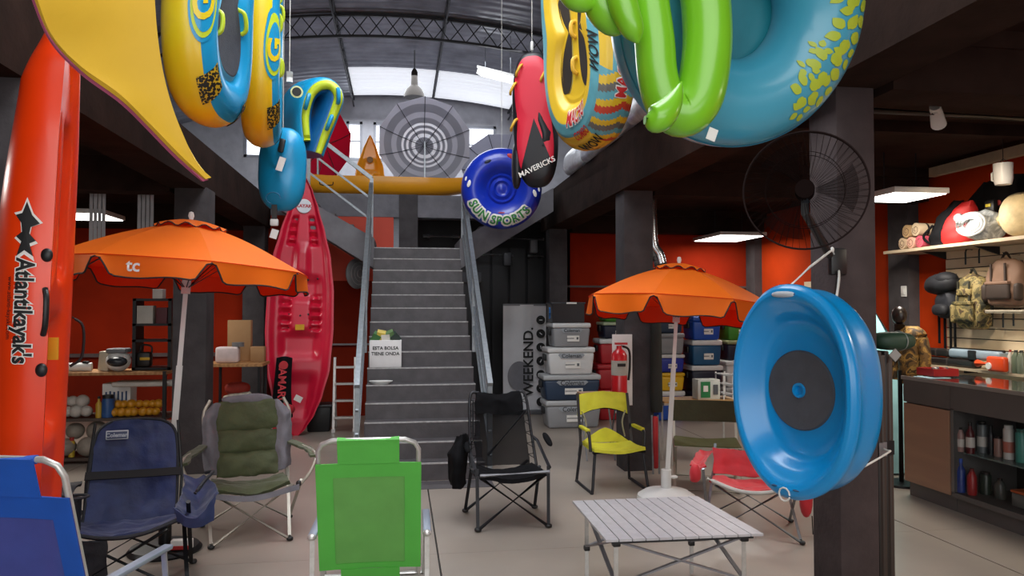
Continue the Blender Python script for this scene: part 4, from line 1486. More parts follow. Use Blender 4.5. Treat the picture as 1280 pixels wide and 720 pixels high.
# ================================================================== inflatable towables
class Slab:
    """flattened ring with decks; outline super-ellipse a x b, edge tube radius r"""

    def __init__(s, c, n, up, a, b, r, e=.8, deck=.35, pillow=False):
        s.c = Vector(c)
        s.n = Vector(n).normalized()
        up = Vector(up)
        s.u = (up - s.n * up.dot(s.n)).normalized()
        s.x = s.u.cross(s.n).normalized()
        s.a, s.b, s.r, s.e = a, b, r, e
        k = r * deck
        s.prof = [(99, k), (2.15 * r, k), (2.0 * r, k * 1.05), (1.85 * r, .62 * r), (1.5 * r, .9 * r), (1.0 * r, 1.0 * r), (.55 * r, .9 * r), (.22 * r, .64 * r), (.05 * r, .32 * r), (0, 0), (.05 * r, -.32 * r), (.22 * r, -.64 * r), (.55 * r, -.9 * r), (1.0 * r, -r), (1.5 * r, -.9 * r), (1.85 * r, -.62 * r), (2.0 * r, -k), (99, -k)]

        if pillow:
            h = [(99, r), (2.0 * r, .99 * r), (1.7 * r, .98 * r), (1.4 * r, .95 * r), (1.1 * r, .9 * r), (.8 * r, .82 * r), (.5 * r, .68 * r), (.25 * r, .5 * r), (.08 * r, .28 * r), (0, 0)]
            s.prof = h + [(i_, -d_) for i_, d_ in reversed(h[1:-1])]

    def rho(s, th):
        cx = math.copysign(abs(math.cos(th)) ** s.e, math.cos(th)) * s.a
        cz = math.copysign(abs(math.sin(th)) ** s.e, math.sin(th)) * s.b
        return cx, cz

    def pt(s, th, v, off=0):
        q = v * (len(s.prof) - 1)
        k = min(max(int(q), 0), len(s.prof) - 2)
        w = q - k
        i0, d0 = s.prof[k]
        i1, d1 = s.prof[k + 1]
        x, z = s.rho(th)
        R_ = math.hypot(x, z)
        f0 = max(0, 1 - i0 / R_) if i0 < 50 else 0
        f1 = max(0, 1 - i1 / R_) if i1 < 50 else 0
        f = f0 + (f1 - f0) * w
        d = d0 + (d1 - d0) * w
        d += math.copysign(off, d) if abs(d) > 1e-4 else 0
        g = 1 + off / R_
        return s.c + s.x * (x * f * g) + s.u * (z * f * g) + s.n * d

    def mesh(s, mb, v0, v1, nu=96, nv=24, matfn=None):
        mb.grid(lambda u, v: s.pt(u * 2 * math.pi, v0 + (v1 - v0) * v), nu, nv, cu=True, matfn=matfn)
        return mb

    def patch(s, mb, th0, th1, v0, v1, nu=16, nv=6, off=.004):
        mb.grid(lambda u, v: s.pt(th0 + (th1 - th0) * u, v0 + (v1 - v0) * v, off), nu, nv)
        return mb


def hgrip(t, p, d, w, out, mat, mat2=None, r=.014, nm='handle'):
    d, out = Vector(d).normalized(), Vector(out).normalized()
    MB().tube(spline([p - d * w / 2, p - d * w * .3 + out * .045, p + d * w * .3 + out * .045, p + d * w / 2], 12), r, 8).build(nm, mat, t)


YV = M('yellow_vinyl', '#e6d21c', .35, 0, hex2='#e8b416', mixscale=1.3, coat=.2, bump=.15, bscale=9)
CY = M('cyan_vinyl', '#0f93c8', .35, 0, .06, 3, coat=.2, bump=.12, bscale=9)
SKB = M('pale_blue_vinyl', '#6cbcdc', .4, 0, .05, 3)
DKD = M('charcoal_deck_mesh', '#3c3f48', .7, 0, .08, 20, bump=.3, bscale=120)
LIM = M('lime_vinyl', '#c3d42a', .4, 0, .05, 4, bump=.1, bscale=10)
HT = ramp_mat('black_halftone', [(0, '#1a1a16'), (.62, '#c9a21c')], 'voronoi', 70, .5)
ANC = 'inflatables hung from the left roof'


def rider_tube(label, c, n, a, b, r, spin):
    sb = Slab(c, n, (0, 0, 1), a, b, r, .8, .75)
    t = thing('towable_tube', label, 'inflatable', sb.pt(-math.pi / 2, .5))
    mb = MB()
    sb.mesh(mb, .0, 5.2 / 17, 96, 10, matfn=lambda u, v: 2 if v < .36 else (1 if v < .42 or v > .55 else 3))
    sb.mesh(mb, 5.2 / 17, 7.0 / 17, 96, 6, matfn=lambda u, v: 1)
    sb.mesh(mb, 7.0 / 17, 1, 96, 16, matfn=lambda u, v: 0 if v < .62 else 2)
    mb.build('body', [YV, CY, DKD, SKB], t, angle=70)
    # curved logo shapes on the cyan band (G-like ring with crescent strokes)
    for k, th in enumerate((math.pi + .2, math.pi - .85)):
        f = lambda x, y, th=th: sb.pt(th - x / b, (6.3 + y / r * 1.9) / 17, .005)
        for r0, r1, mm, of in ((0, .215, CY, .004), (.0, .185, LIM, .006), (0, .15, CY, .008)):
            f2 = lambda x, y, th=th, of=of: sb.pt(th - x / b, (6.6 + y / r * 1.9) / 17, of)
            m2 = MB()
            m2.grid(lambda u, v, f2=f2, r1=r1: f2(r1 * v * math.cos(u * 6.2832) * 1.1, r1 * v * math.sin(u * 6.2832) * .62), 28, 5, cu=True)
            m2.build('emblem_disc', mm, t)
        f = lambda x, y, th=th: sb.pt(th - x / b, (6.6 + y / r * 1.9) / 17, .011)
        lettering('G', .24, YV, t, f, 'emblem_letter', sub=.03, bold=.008)
    m2 = MB()
    sb.patch(m2, math.pi + .78, math.pi + 1.12, 5.3 / 17, 7.9 / 17, 14, 8, .006)
    m2.build('halftone_panel', HT, t)
    m2 = MB()
    sb.patch(m2, math.pi + 1.9, math.pi + 2.1, 5.3 / 17, 8.3 / 17, 10, 8, .006)
    m2.build('halftone_panel', HT, t)
    for th in (math.pi - .5, math.pi - .1, math.pi + .5, 2 * math.pi - .2, .6):
        p = sb.pt(th, 3.2 / 17)
        tg_ = sb.pt(th + .05, 3.2 / 17) - sb.pt(th - .05, 3.2 / 17)
        hgrip(t, p, tg_, .16, sb.n, LIM)
    tp = sb.pt(math.pi / 2, .5)
    MB().tube([tp, (tp.x, tp.y, roof_z(tp.x) - .1)], .003, 6).build('hanging_cord', CORDW, t)
    return t, sb


rider_tube('big yellow and blue towable tube nearest the yellow foam mat', (-1.17, 4.86, 3.53), (1, -.16, -.02), .43, .80, .16, 0)
rider_tube('slim yellow and blue towable tube beside the horseshoe float', (-1.08, 6.1, 3.70), (1, .12, 0), .5, .83, .145, 0)

# horseshoe float
pth = [(384, 176), (382, 145), (388, 120), (400, 108), (415, 108), (423, 122), (416, 145), (406, 170), (398, 192)]
YC = 7.15
cp = spline([P(x, y, YC) for x, y in pth], 40)
mid = P(393, 140, YC)
t = thing('horseshoe_float', 'cyan and lime horseshoe shaped inflatable hanging over the red kayak', 'inflatable', cp[-1])


def arch(u, v, wd=.52, th=.09):
    i = min(int(round(u * 40)), 40)
    p = cp[i]
    d = (cp[min(i + 1, 40)] - cp[max(i - 1, 0)]).normalized()
    yv = Vector((-.5, .85, .12)).normalized()
    o = yv.cross(d).normalized()
    a_ = 2 * math.pi * v
    ex = lambda w_: math.copysign(abs(w_) ** .55, w_)
    return p + yv * (wd / 2 * ex(math.cos(a_)) + wd / 2) + o * (th * ex(math.sin(a_)))


mb = MB()
mb.grid(lambda u, v: arch(u, v), 40, 28, cv=True, matfn=lambda u, v: 0 if v < .5 else 1)
mb.add([arch(0, k / 28) for k in range(28)], [tuple(range(28))]).add([arch(1, k / 28) for k in range(28)], [tuple(range(28))])
mb.build('body', [M('deep_blue_vinyl', '#0a5a96', .4, 0, .06, 3), CY], t, angle=60)
MB().tube([arch(k / 40, .5) + Vector((0, -.01, 0)) for k in range(41)], [.03 + .014 * math.sin(math.pi * k / 40) for k in range(41)], 12).build('lime_edge', LIM, t)
MB().tube([arch(k / 40, 0) for k in range(41)], .04, 12).build('lime_edge', LIM, t)
for w in (.2, .62, .8):
    p = arch(w, .5) + Vector((0, -.05, 0))
    hgrip(t, p, arch(min(w + .05, 1), .5) - arch(w - .05, .5), .13, (.2, -1, 0), CY, r=.02)
p = arch(.22, .62)
oo = Vector((-.55, -.6, .45)).normalized()
xx_ = Vector((.75, -.6, .1)).normalized()
lc_ = P(371, 115, 7.0)
MB().lathe([(0, .006), (.055, .006), (.056, 0)], 24, Matrix((Vector((1, .1, 0)), Vector((0, 0, 1)), Vector((0.1, -1, 0)))).transposed(), lc_).build('round_emblem', M('emblem_pale', '#d8dca0', .5), t)
MB().lathe([(.03, .008), (.04, .008), (.041, .006)], 20, Matrix((Vector((1, .1, 0)), Vector((0, 0, 1)), Vector((0.1, -1, 0)))).transposed(), lc_ + Vector((0, -.003, 0))).build('emblem_ring', INK, t)
tp = cp[16]
tp = P(362, 90, 7.3)
MB().tube([tp + Vector((0, 0, -.1)), tp], .03, 10).build('hook_clip', WHITEPL, t)
MB().tube([tp, (tp.x, tp.y, roof_z(tp.x) - .1)], .004, 6).build('hanging_cord', CORDW, t)

# blue lower tube
sb = Slab(P(353, 212, 6.8), (-.25, -.95, -.1), (.08, 0, 1), .215, .365, .145, .75, .97, True)
t = thing('towable_tube', 'plain cyan inflatable below the slim tube, white tag on its side', 'inflatable', sb.pt(-math.pi / 2, .5))
mb = MB()
sb.mesh(mb, 0, 1, 64, 34, matfn=lambda u, v: 1 if v > .6 else 0)
mb.build('body', [CY, ramp_mat('lime_white_print', [(0, '#0f93c8'), (.45, '#d9dfb0'), (.55, '#a9bf2a')], 'noise', 18, .5)], t, angle=70)
p = P(351, 205, 6.61)
MB().box(p, (.055, .004, .12), RY(.3)).build('white_tag', PAPER, t)
p = P(352, 182, 6.61)
MB().rbox(p, (.05, .03, .12), .012, 2, RY(.2)).build('grip_pad', BLACKPL, t)
p = P(342, 248, 6.65)
MB().tube([p + Vector((.06 * math.cos(k * .5), -.02, .05 * math.sin(k * .5))) for k in range(10)], .005, 6).build('ring_emblem', M('dark_cyan', '#0b5c84', .5), t)
p0 = P(343, 258, 6.76)
MB().box(p0 - Vector((0, 0, .05)), (.045, .02, .13)).build('strap', BLACKPL, t)
MB().rbox(p0 - Vector((0, 0, .14)), (.07, .03, .06), .01).build('buckle', WHITEPL, t)
MB().box(p0 - Vector((.0, 0, .24)), (.06, .006, .08), RY(.3)).build('care_label', PAPER, t)
tp = sb.pt(math.pi / 2, .5)
MB().tube([tp, (tp.x, tp.y, roof_z(tp.x) - .1)], .003, 6).build('hanging_cord', CORDW, t)

# ------------------------------------------------------------------ right side inflatables
# blue disc tube with concentric seat
rc = P(627, 236, 9.3)
rn = Vector((-.1, -1, -.12)).normalized()
ru = (Vector((0, 0, 1)) - rn * rn.z).normalized()
rx = ru.cross(rn).normalized()
RM = Matrix((rx, ru, rn)).transposed()
RR = .505
t = thing('ring_tube', 'royal blue round snow tube with green lettering, hung by the gallery', 'inflatable', rc - Vector((0, 0, RR)))
BLU = M('royal_blue_vinyl', '#1734b4', .3, 0, .06, 3, coat=.3)
prof = [(0, .05), (.03, .055), (.06, .03), (.075, .035), (.1, .06), (.125, .04), (.14, .03), (.165, .06), (.19, .03), (.21, .05), (.27, .12), (.34, .15), (.41, .135), (.47, .085), (.495, .03), (RR, 0), (.495, -.03), (.46, -.09), (.34, -.15), (.22, -.06), (0, -.05)]
MB().lathe(prof, 72, RM, rc).build('body', BLU, t, angle=60)


def ringp(r, a, off=.006):
    for (r0, z0), (r1, z1) in zip(prof, prof[1:]):
        if r0 <= r <= r1:
            z = z0 + (z1 - z0) * (r - r0) / (r1 - r0)
            break
    return rc + rx * (r * math.cos(a)) + ru * (r * math.sin(a)) + rn * (z + off)


GRN = M('green_print', '#2f8a3e', .5, 0, 0)
ar = lambda off, sh=0: (lambda x, y: ringp(min(max(.405 - y, .02), .5), math.radians(-97 + sh) + x / .405, off))
WHP = M('white_print', '#e8e4de', .5, 0, 0)
lettering('SUN SPORTS', .15, WHP, t, ar(.006), 'letter_outline', sub=.02, bold=.024)
lettering('SUN SPORTS', .15, GRN, t, ar(.010), 'lettering', sub=.02, bold=.003)
for a_, s in ((math.radians(172), 1), (math.radians(-8), -1)):
    for rr_, sz in ((.41, .05), (.46, .03)):
        q = ringp(rr_, a_ - s * (.12 if sz < .05 else 0), .006)
        MB().ell(q, (sz * .9, .012, sz * 1.9), 12, 8, 1, RY(s * .3)).build('splash_drop', WHP, t)
MB().ell(ringp(.37, math.radians(118), .0), (.1, .03, .04), 14, 8, 1, RY(-.4)).build('valve_pad', M('dark_valve', '#1c2440', .5), t)
MB().ell(ringp(.41, math.radians(68), .0), (.2, .02, .07), 16, 8, 1, RY(.35)).build('red_badge', M('badge_red', '#b8232c', .5), t)
MB().ell(ringp(.30, math.radians(-90), .0), (.1, .015, .02), 12, 6).build('red_mark', M('badge_red', '#b8232c', .5), t)
tp = rc + Vector((0, 0, RR - .02))
MB().tube([tp, (tp.x, tp.y, roof_z(tp.x) - .1)], .003, 6).build('hanging_cord', CORDW, t)

# red board shaped towable
sb = Slab(P(669, 150, 7.6), (-.32, -.94, -.05), (-.04, 0, 1), .235, .70, .1, .72, .98, True)
REDV = ramp_mat('red_quilted_vinyl', [(0, '#d0213a'), (.12, '#c41c34'), (.4, '#9c1228')], 'wave', 22, .45, False, (0.001, 0.001, 1), bump=.5)
t = thing('board_towable', 'red and black ridged towable board hanging beside the blue tube', 'inflatable', sb.pt(-math.pi / 2, .5))
BKV = M('black_vinyl', '#1b1b20', .4, 0, .08, 5)
mb = MB()
sb.mesh(mb, 0, 1, 120, 51, matfn=lambda u, v: (0 if (v < .33 and not (.63 < u < .88)) else 1) if v < .62 else 2)
mb.build('body', [REDV, BKV, M('grey_vinyl', '#5a5a60', .5)], t, angle=70)
g = sb
MB().tube([sb.c + sb.x * (.1 + .03 * math.sin(k)) + sb.u * (-.3 + .07 * k) + sb.n * .085 for k in range(7)], [.04, .05, .05, .045, .04, .03, .012], 10, flat=.4).build('black_fin', BKV, t)
lettering('MAVERICKS', .078, WHP, t, plane_fn(sb.c + sb.x * .01 + sb.u * -.5 + sb.n * .106, sb.x + sb.u * .4, sb.u - sb.x * .4), bold=.001)
for x, z, sz in ((-.08, -.2, .16), (.0, -.28, .14)):
    m2 = MB()
    q = sb.c + sb.x * x + sb.u * z + sb.n * .09
    m2.add([q, q + sb.x * .05 - sb.u * .16, q + sb.u * sz], [(0, 1, 2)])
    m2.build('white_flash', WHP, t)
YHD = M('yellow_handle', '#e0b13a', .5)
for x, z in ((-.13, .5), (.12, .42), (-.2, .32), (-.21, -.05)):
    hgrip(t, sb.c + sb.x * x + sb.u * z + sb.n * .08, sb.u + sb.x * .6, .13, sb.n, YHD)
MB().ell(sb.c + sb.x * -.22 + sb.u * -.45 - sb.n * .02, (.1, .2, .5), 14, 10, .8).build('side_sponson', BKV, t)
tp = sb.pt(math.pi / 2, .5)
MB().rbox(tp + Vector((0, 0, .06)), (.03, .03, .1), .01).build('hook_clip', WHITEPL, t)
MB().tube([tp, (tp.x, tp.y, roof_z(tp.x) - .1)], .003, 6).build('hanging_cord', CORDW, t)

# yellow patterned two seat towable
sb = Slab(P(733, 40, 6.1), (-.93, -.36, -.06), (.03, 0, 1), .5, .99, .21, .8, .6)
t = thing('towable_tube', 'yellow patterned two seat towable with red lettering and dark wells', 'inflatable', sb.pt(-math.pi / 2, .5))
PAT = ramp_mat('striped_print', [(0, '#e0bb28'), (.3, '#5f8f98'), (.42, '#e3c030'), (.56, '#c24a2a'), (.64, '#5c5a58'), (.74, '#e0bb28')], 'wave', 2.0, .45, True, (1, 1, 1.2), distortion=4)
YW = M('warm_yellow_vinyl', '#dcb428', .4, 0, .05, 3, coat=.15)
DW = M('dark_brown_mesh', '#221a18', .7)
TEAL = M('teal_stripe', '#5fa3b0', .45)


def pf(u, v):
    if v < .3:
        return 0
    if v < .36:
        return 3
    if .80 < u < .935 and v < .8:      # printed chevrons on the lower near edge
        k = int((u - .80) * 74 + abs(v - .56) * 11) % 6
        return (4, 0, 3, 5, 0, 3)[k]
    if v > .8:
        return 5
    if .45 < v < .5 and (u < .2 or u > .935):
        return 3
    return 0


mb = MB()
sb.mesh(mb, 0, 1, 280, 85, matfn=pf)
mb.build('body', [YW, PAT, DW, TEAL, M('chevron_red', '#c0402a', .45), M('chevron_grey', '#6a6660', .45)], t, angle=70)
for dx in (-.14, .17):
    m2 = MB()
    m2.grid(lambda u, v: sb.c + sb.x * (dx + .105 * v * math.copysign(abs(math.cos(u * 6.2832)) ** .7, math.cos(u * 6.2832))) + sb.u * (-.08 + .42 * v * math.copysign(abs(math.sin(u * 6.2832)) ** .8, math.sin(u * 6.2832))) + sb.n * (.133 - .004 * (1 - v)), 40, 4, cu=True)
    m2.build('seat_well', DW, t)
    MB().tube([sb.c + sb.x * (dx + .11 * math.copysign(abs(math.cos(k * .157)) ** .7, math.cos(k * .157))) + sb.u * (-.08 + .43 * math.copysign(abs(math.sin(k * .157)) ** .8, math.sin(k * .157))) + sb.n * .115 for k in range(40)], .012, 6, closed=True).build('well_rim', TEAL, t)
for k in range(5):
    hgrip(t, sb.c + sb.x * (-.33) + sb.u * (-.45 + .24 * k) + sb.n * .12, sb.u, .16, sb.n - sb.x * .4, YHD, r=.022)
for k in range(3):
    hgrip(t, sb.c + sb.x * .02 + sb.u * (-.3 + .3 * k) + sb.n * .12, sb.u, .14, sb.n, YHD, r=.018)
RPR = M('red_print', '#c22a2a', .5, 0, 0)
thf = 0.0


def rim(th0, v0, sc=1.0, off=.006, rot=True):
    if rot:   # letters read upward along the near edge
        return lambda x, y: sb.pt(th0 + x / sb.b * .9, (v0 - y / sb.r * 2.4) / 17, off)
    return lambda x, y: sb.pt(th0 + x / sb.b, (v0 - y / sb.r * 2.4) / 17, off)


for m_, bo, of in ((WHP, .016, .005), (RPR, .003, .008)):
    lettering('MACHO', .16, m_, t, rim(-.36, 9.0, off=of), 'lettering' if bo < .01 else 'letter_outline', sub=.03, bold=bo)
lettering('WOW', .15, INK, t, rim(-.3, 5.6, off=.008), 'lettering', sub=.03, bold=.004)
lettering('MACHO', .16, WHP, t, rim(-1.38, 4.6, off=.006), 'letter_outline', sub=.03, bold=.014)
lettering('MACHO', .16, RPR, t, rim(-1.38, 4.6, off=.009), 'lettering', sub=.03, bold=.003)
lettering('COMBO', .1, RPR, t, rim(-1.38, 6.3, off=.008), 'lettering', sub=.03, bold=.002)
lettering('WOW', .16, INK, t, rim(-1.38, 8.0, off=.008), 'lettering', sub=.03, bold=.004)
tp = sb.pt(math.pi / 2, .5)
MB().tube([tp, (tp.x, tp.y, roof_z(tp.x) - .1)], .003, 6).build('hanging_cord', CORDW, t)

# turquoise pool float with lime coils, near the camera
TQ = M('turquoise_vinyl', '#459fbb', .32, 0, .06, 2, coat=.4)
fcn = P(922, 18, 2.95)
nf = Vector((.06, -.95, -.3)).normalized()
uf = (Vector((0, 0, 1)) - nf * nf.z).normalized()
xf = uf.cross(nf).normalized()
t = thing('pool_float', 'turquoise flower print pool float with lime coils, hung overhead', 'inflatable', fcn - Vector((0, 0, .5)))
Rm, rm_ = .365, .185


def tor(a_, b_, off=0):
    r_ = rm_ + off
    return fcn + (xf * math.cos(a_) + uf * math.sin(a_)) * (Rm + r_ * math.cos(b_)) + nf * (r_ * 1.05 * math.sin(b_))


mb = MB()
mb.grid(lambda u, v: tor(u * 2 * math.pi, v * 2 * math.pi), 80, 32, cu=True, cv=True)
mb.build('ring', TQ, t, angle=80)
MB().grid(lambda u, v: fcn + (xf * math.cos(u * 6.2832) + uf * math.sin(u * 6.2832)) * (v * .25) - nf * .06, 40, 3, cu=True).build('floor_sheet', M('teal_sheet', '#12707e', .35), t)
MB().tube([tor(k * math.pi / 60, .32, .002) for k in range(120)], .003, 5, closed=True).build('seam', M('seam_blue', '#246f8a', .5), t)
FLW = M('yellow_green_print', '#aebf38', .45, 0, 0)


def petal(a0, b0, size, nmf):
    """five petalled printed flower on the ring skin"""
    for k in range(5):
        m2 = MB()
        w = k * 2 * math.pi / 5 + a0 * 3

        def f(u, v, w=w):
            lr = size * (.3 + .7 * u)
            wd = size * .27 * math.sin(math.pi * (.12 + .86 * u)) * (2 * v - 1)
            dx_, dy_ = lr * math.cos(w) - wd * math.sin(w), lr * math.sin(w) + wd * math.cos(w)
            return tor(a0 + dx_ / (Rm + rm_ * .7), b0 + dy_ / rm_, .003)
        m2.grid(f, 8, 4)
        m2.build('printed_petal', FLW, t)


for a0, b0, sz in ((-.02, 1.05, .085), (-.22, .85, .06), (-.42, 1.15, .085), (-.62, .8, .065), (-.78, 1.1, .075), (-.9, .75, .05), (.2, .85, .075), (.42, 1.1, .08), (-.3, 1.5, .05), (-.6, 1.45, .05)):
    petal(a0 * .95 - .12, b0 + .35, sz * 1.2, 0)
LG = M('lime_green_vinyl', '#7cc427', .3, 0, .05, 2, coat=.35)
pp = [(806, -60, 24), (812, 0, 24), (818, 50, 25), (822, 95, 25), (832, 128, 26), (852, 143, 29), (872, 124, 31), (882, 80, 31), (884, 30, 31), (876, -30, 31), (850, -70, 30)]
cen = spline([P(x, y, 2.62) for x, y, r in pp], 60)
rad = [v.x * 2.75 / 940 for v in spline([Vector((r, 0, 0)) for x, y, r in pp], 60)]
MB().tube(cen, rad, 20).build('lime_coil', LG, t, angle=80)
MB().tube([p + Vector((.12, -.9, -.2)) * (rad[k]) for k, p in enumerate(cen)], .002, 5).build('seam', M('lime_seam', '#4f9420', .5), t)


def leaf(pts, rs, Y):
    c_ = spline([P(x, y, Y) for x, y in pts], 16)
    r_ = [v.x * Y / 940 for v in spline([Vector((r, 0, 0)) for r in rs], 16)]
    r_ = [max(.002, q) for q in r_]
    return MB().tube(c_, r_, 16).build('lime_leaf', LG, t, angle=80)


leaf([(806, 150), (818, 150), (832, 140), (844, 122), (852, 102)], [6, 18, 18, 11, 1], 2.4)
leaf([(700, -20), (720, -2), (738, 6), (744, 12)], [12, 16, 10, 2], 2.55)
leaf([(745, -30), (752, 5), (768, 30), (782, 40)], [22, 24, 18, 3], 2.58)
leaf([(770, -30), (780, 10), (792, 40), (797, 54)], [18, 19, 14, 2], 2.5)
MB().box(P(890, 168, 2.62), (.036, .003, .046), RY(.35)).build('white_tag', PAPER, t)
tp = tor(math.pi / 2, 0)
MB().tube([tp, (tp.x, tp.y, roof_z(tp.x) - .1)], .003, 6).build('hanging_cord', CORDW, t)
# ================================================================== lamps
def panel_lamp(label, x0, x1, y0, y1, z, power, col, cz=3.04, e=6):
    c = Vector(((x0 + x1) / 2, (y0 + y1) / 2, z))
    t = thing('ceiling_lamp', label, 'lamp', c)
    MB().rbox(c + Vector((0, 0, .03)), (x1 - x0, y1 - y0, .05), .006).build('housing', M('lamp_housing', '#cfcac4', .5), t)
    MB().box(c + Vector((0, 0, .002)), (x1 - x0 - .04, y1 - y0 - .04, .008)).build('diffuser', emit('lamp_diffuser_' + str(len(MATS)), '#fffaf2', e), t)
    for s in (-1, 1):
        MB().tube([c + Vector((s * (x1 - x0) * .3, 0, .05)), Vector((c.x + s * (x1 - x0) * .3, c.y, cz))], .006, 6).build('hanger', BLACKMET, t)
    a = area('lamp_light', c - Vector((0, 0, .02)), (0, 0, 0), x1 - x0, y1 - y0, power, col)
    a.parent = t
    a.location = (0, 0, -.02)
    return t


panel_lamp('square ceiling lamp over the sales counter', 4.32, 4.86, 6.05, 6.65, 2.62, 42, (1, .93, .82))
panel_lamp('flat ceiling lamp above the far right coolers', 4.45, 5.15, 10.0, 11.0, 2.62, 17, (1, .95, .88))
panel_lamp('flat ceiling lamp behind the left parasol', -3.85, -3.2, 8.7, 9.4, 2.62, 40, (1, .95, .88))
panel_lamp('added unseen ceiling lamp over the front of the right aisle', 4.2, 4.8, 2.0, 2.6, 2.62, 45, (1, .86, .68))  # out of view, added to warm the counter side
panel_lamp('added unseen ceiling lamp over the front of the left aisle', -3.9, -3.3, 4.4, 5.0, 2.62, 26, (1, .95, .88))  # added outside the view to brighten the left aisle
# spot over the slat wall
d = bpy.data.lights.new('slat_wall_spot', 'SPOT')
d.energy, d.spot_size, d.spot_blend, d.color, d.shadow_soft_size = 95, 1.1, .6, (1, .82, .6), .05
t = thing('spot_lamp', 'small white track spot over the slat wall', 'lamp', (3.6, 4.6, 2.85))
MB().tube([(3.6, 4.6, 3.05), (3.6, 4.6, 2.92)], .012, 8).build('stem', WHITEPL, t)
MB().tube([(3.57, 4.57, 2.96), (3.69, 4.69, 2.87)], [.035, .05], 16).build('lamp_head', WHITEPL, t)
o = bpy.data.objects.new('slat_wall_spot', d)
COL.objects.link(o)
o.parent = t
o.location = (.1, .12, -.03)
o.rotation_euler = (math.radians(62), 0, math.radians(-50))

# ================================================================== white tube bundles under the left gallery
for k, (x0, x1) in enumerate(((112, 133), (172, 193))):
    yb_ = 8.35
    a, b = P(x0, 222, yb_), P(x1, 222, yb_)
    t = thing('tube_bundle', ['bundle of white tubes hanging left of the parasol top', 'bundle of white tubes hanging above the parasol vent'][k], 'tubes', (a.lerp(b, .5).x, yb_, 2.3))
    for i in range(4):
        x = a.x + (b.x - a.x) * (i + .5) / 4
        MB().tube([(x, yb_, 2.28), (x, yb_, a.z)], .018, 10).build('tube', M('white_tube', '#c9c8cc', .5), t)
    MB().box(((a.x + b.x) / 2, yb_, a.z + .015), (b.x - a.x + .02, .06, .04)).build('top_clamp', BLACKPL, t)
    MB().tube([((a.x + b.x) / 2, yb_, a.z), ((a.x + b.x) / 2, yb_, 3.05)], .008, 6).build('hanger', BLACKMET, t)

# ================================================================== left shelving
WOODT = ramp_mat('light_wood', [(0, '#a87a4c'), (.5, '#b98a58'), (1, '#9a6c42')], 'wave', 3, .55, False, (1, 8, 8), distortion=3)
SH = (-3.95, -2.42)
YS0, YS1 = 8.3, 8.75
t = thing('storage_shelf', 'dark steel storage shelf with wooden boards under the left gallery', 'shelf', ((SH[0] + SH[1]) / 2, 8.52, 0))
for x in SH:
    for y in (YS0, YS1):
        MB().box((x, y, .47), (.035, .035, .94)).build('post', BLACKMET, t)
for k, z in enumerate((.05, .45, .92)):
    MB().box(((SH[0] + SH[1]) / 2, (YS0 + YS1) / 2, z), (SH[1] - SH[0] + .04, YS1 - YS0 + .03, .03)).build('shelf_board', WOODT if k == 2 else M('dark_shelf_board', '#4a3c34', .6), t)
BALL = M('white_foam_ball', '#b9b2aa', .6, 0, .1, 12, alpha=1)
AMB = ramp_mat('amber_resin', [(0, '#8a5410'), (.5, '#c98a1c'), (1, '#d8a53a')], 'noise', 14, .35, False)


def balls(label, x0, x1, z, n, r, mat, seed, cat='ball', group=None, nm='foam_ball', rows=2):
    rnd = random.Random(seed)
    for k in range(n):
        row, i = divmod(k, (n + rows - 1) // rows)
        m = (n + rows - 1) // rows
        x = x0 + (x1 - x0) * (i + .5 + .25 * row) / m + rnd.uniform(-.01, .01)
        y = YS0 + .07 + .06 * row
        rr = r * rnd.uniform(.88, 1.1)
        b = MB().ell((x, y, z + r + row * r * 1.55), (rr * 2, rr * 2, rr * 1.9), 14, 10)
        tag(b.build(nm, mat), label, cat, group)


balls('white foam buoy in the pile at the shelf end by the kayak', SH[0] + .33, SH[0] + .8, .467, 9, .064, BALL, 3, 'buoy', 'white foam buoys on the middle shelf', 'foam_buoy', 2)
balls('amber net float in the heap on the middle shelf', SH[0] + .98, SH[0] + 1.46, .467, 14, .048, AMB, 5, 'float', 'amber floats on the middle shelf', 'net_float', 2)
balls('dull white bag bundle on the lowest shelf', SH[0] + .45, SH[0] + 1.1, .067, 6, .1, M('dull_white_bag', '#8d8378', .6, 0, .15, 10, bump=.3, bscale=20), 9, 'bag', 'white bags on the lowest shelf', 'plastic_bag', 2)
px_ = P(137, 500, 8.4).x
t = thing('plastic_jar', 'blue plastic jar on the middle shelf between buoys and floats', 'jar', (px_, 8.36, .467))
MB().lathe([(0, 0), (.06, 0), (.062, .02), (.06, .17), (.05, .2), (0, .2)], 20, c=(px_, 8.36, .467)).build('jar_body', M('jar_blue', '#234e86', .4), t)
MB().lathe([(.054, .195), (.054, .23), (0, .232)], 20, c=(px_, 8.36, .467)).build('lid', BLACKPL, t)
px_ = P(127, 500, 8.4).x
t = thing('plastic_bottle', 'yellow bottle beside the blue jar', 'bottle', (px_, 8.33, .467))
MB().lathe([(0, 0), (.03, 0), (.03, .14), (.012, .17), (.012, .2), (0, .2)], 16, c=(px_, 8.33, .467)).build('bottle_body', M('bottle_yellow', '#b8922a', .4), t)
MB().lathe([(.014, .195), (.014, .22), (0, .221)], 12, c=(px_, 8.33, .467)).build('cap', BLACKPL, t)
c = P(150, 472, 8.62)
t = thing('printed_box', 'white box with blue striped print under the top shelf', 'box', (c.x, 8.62, .467))
MB().rbox((c.x, 8.62, .632), (.28, .2, .33), .005).build('carton', PAPER, t)
for k in range(6):
    MB().box((c.x - .1 + k * .04, 8.517, .66 + .008 * (k % 2)), (.016, .004, .1)).build('print_stripe', M('print_blue', '#2e4c78', .6), t)
c = P(190, 487, 8.45)
tag(MB().rbox((c.x, 8.5, .80), (.75, .3, .05), .02, 3).build('foam_board', M('white_foam_board', '#c2bcb4', .7)), 'long white foam board hanging below the top shelf', 'board')
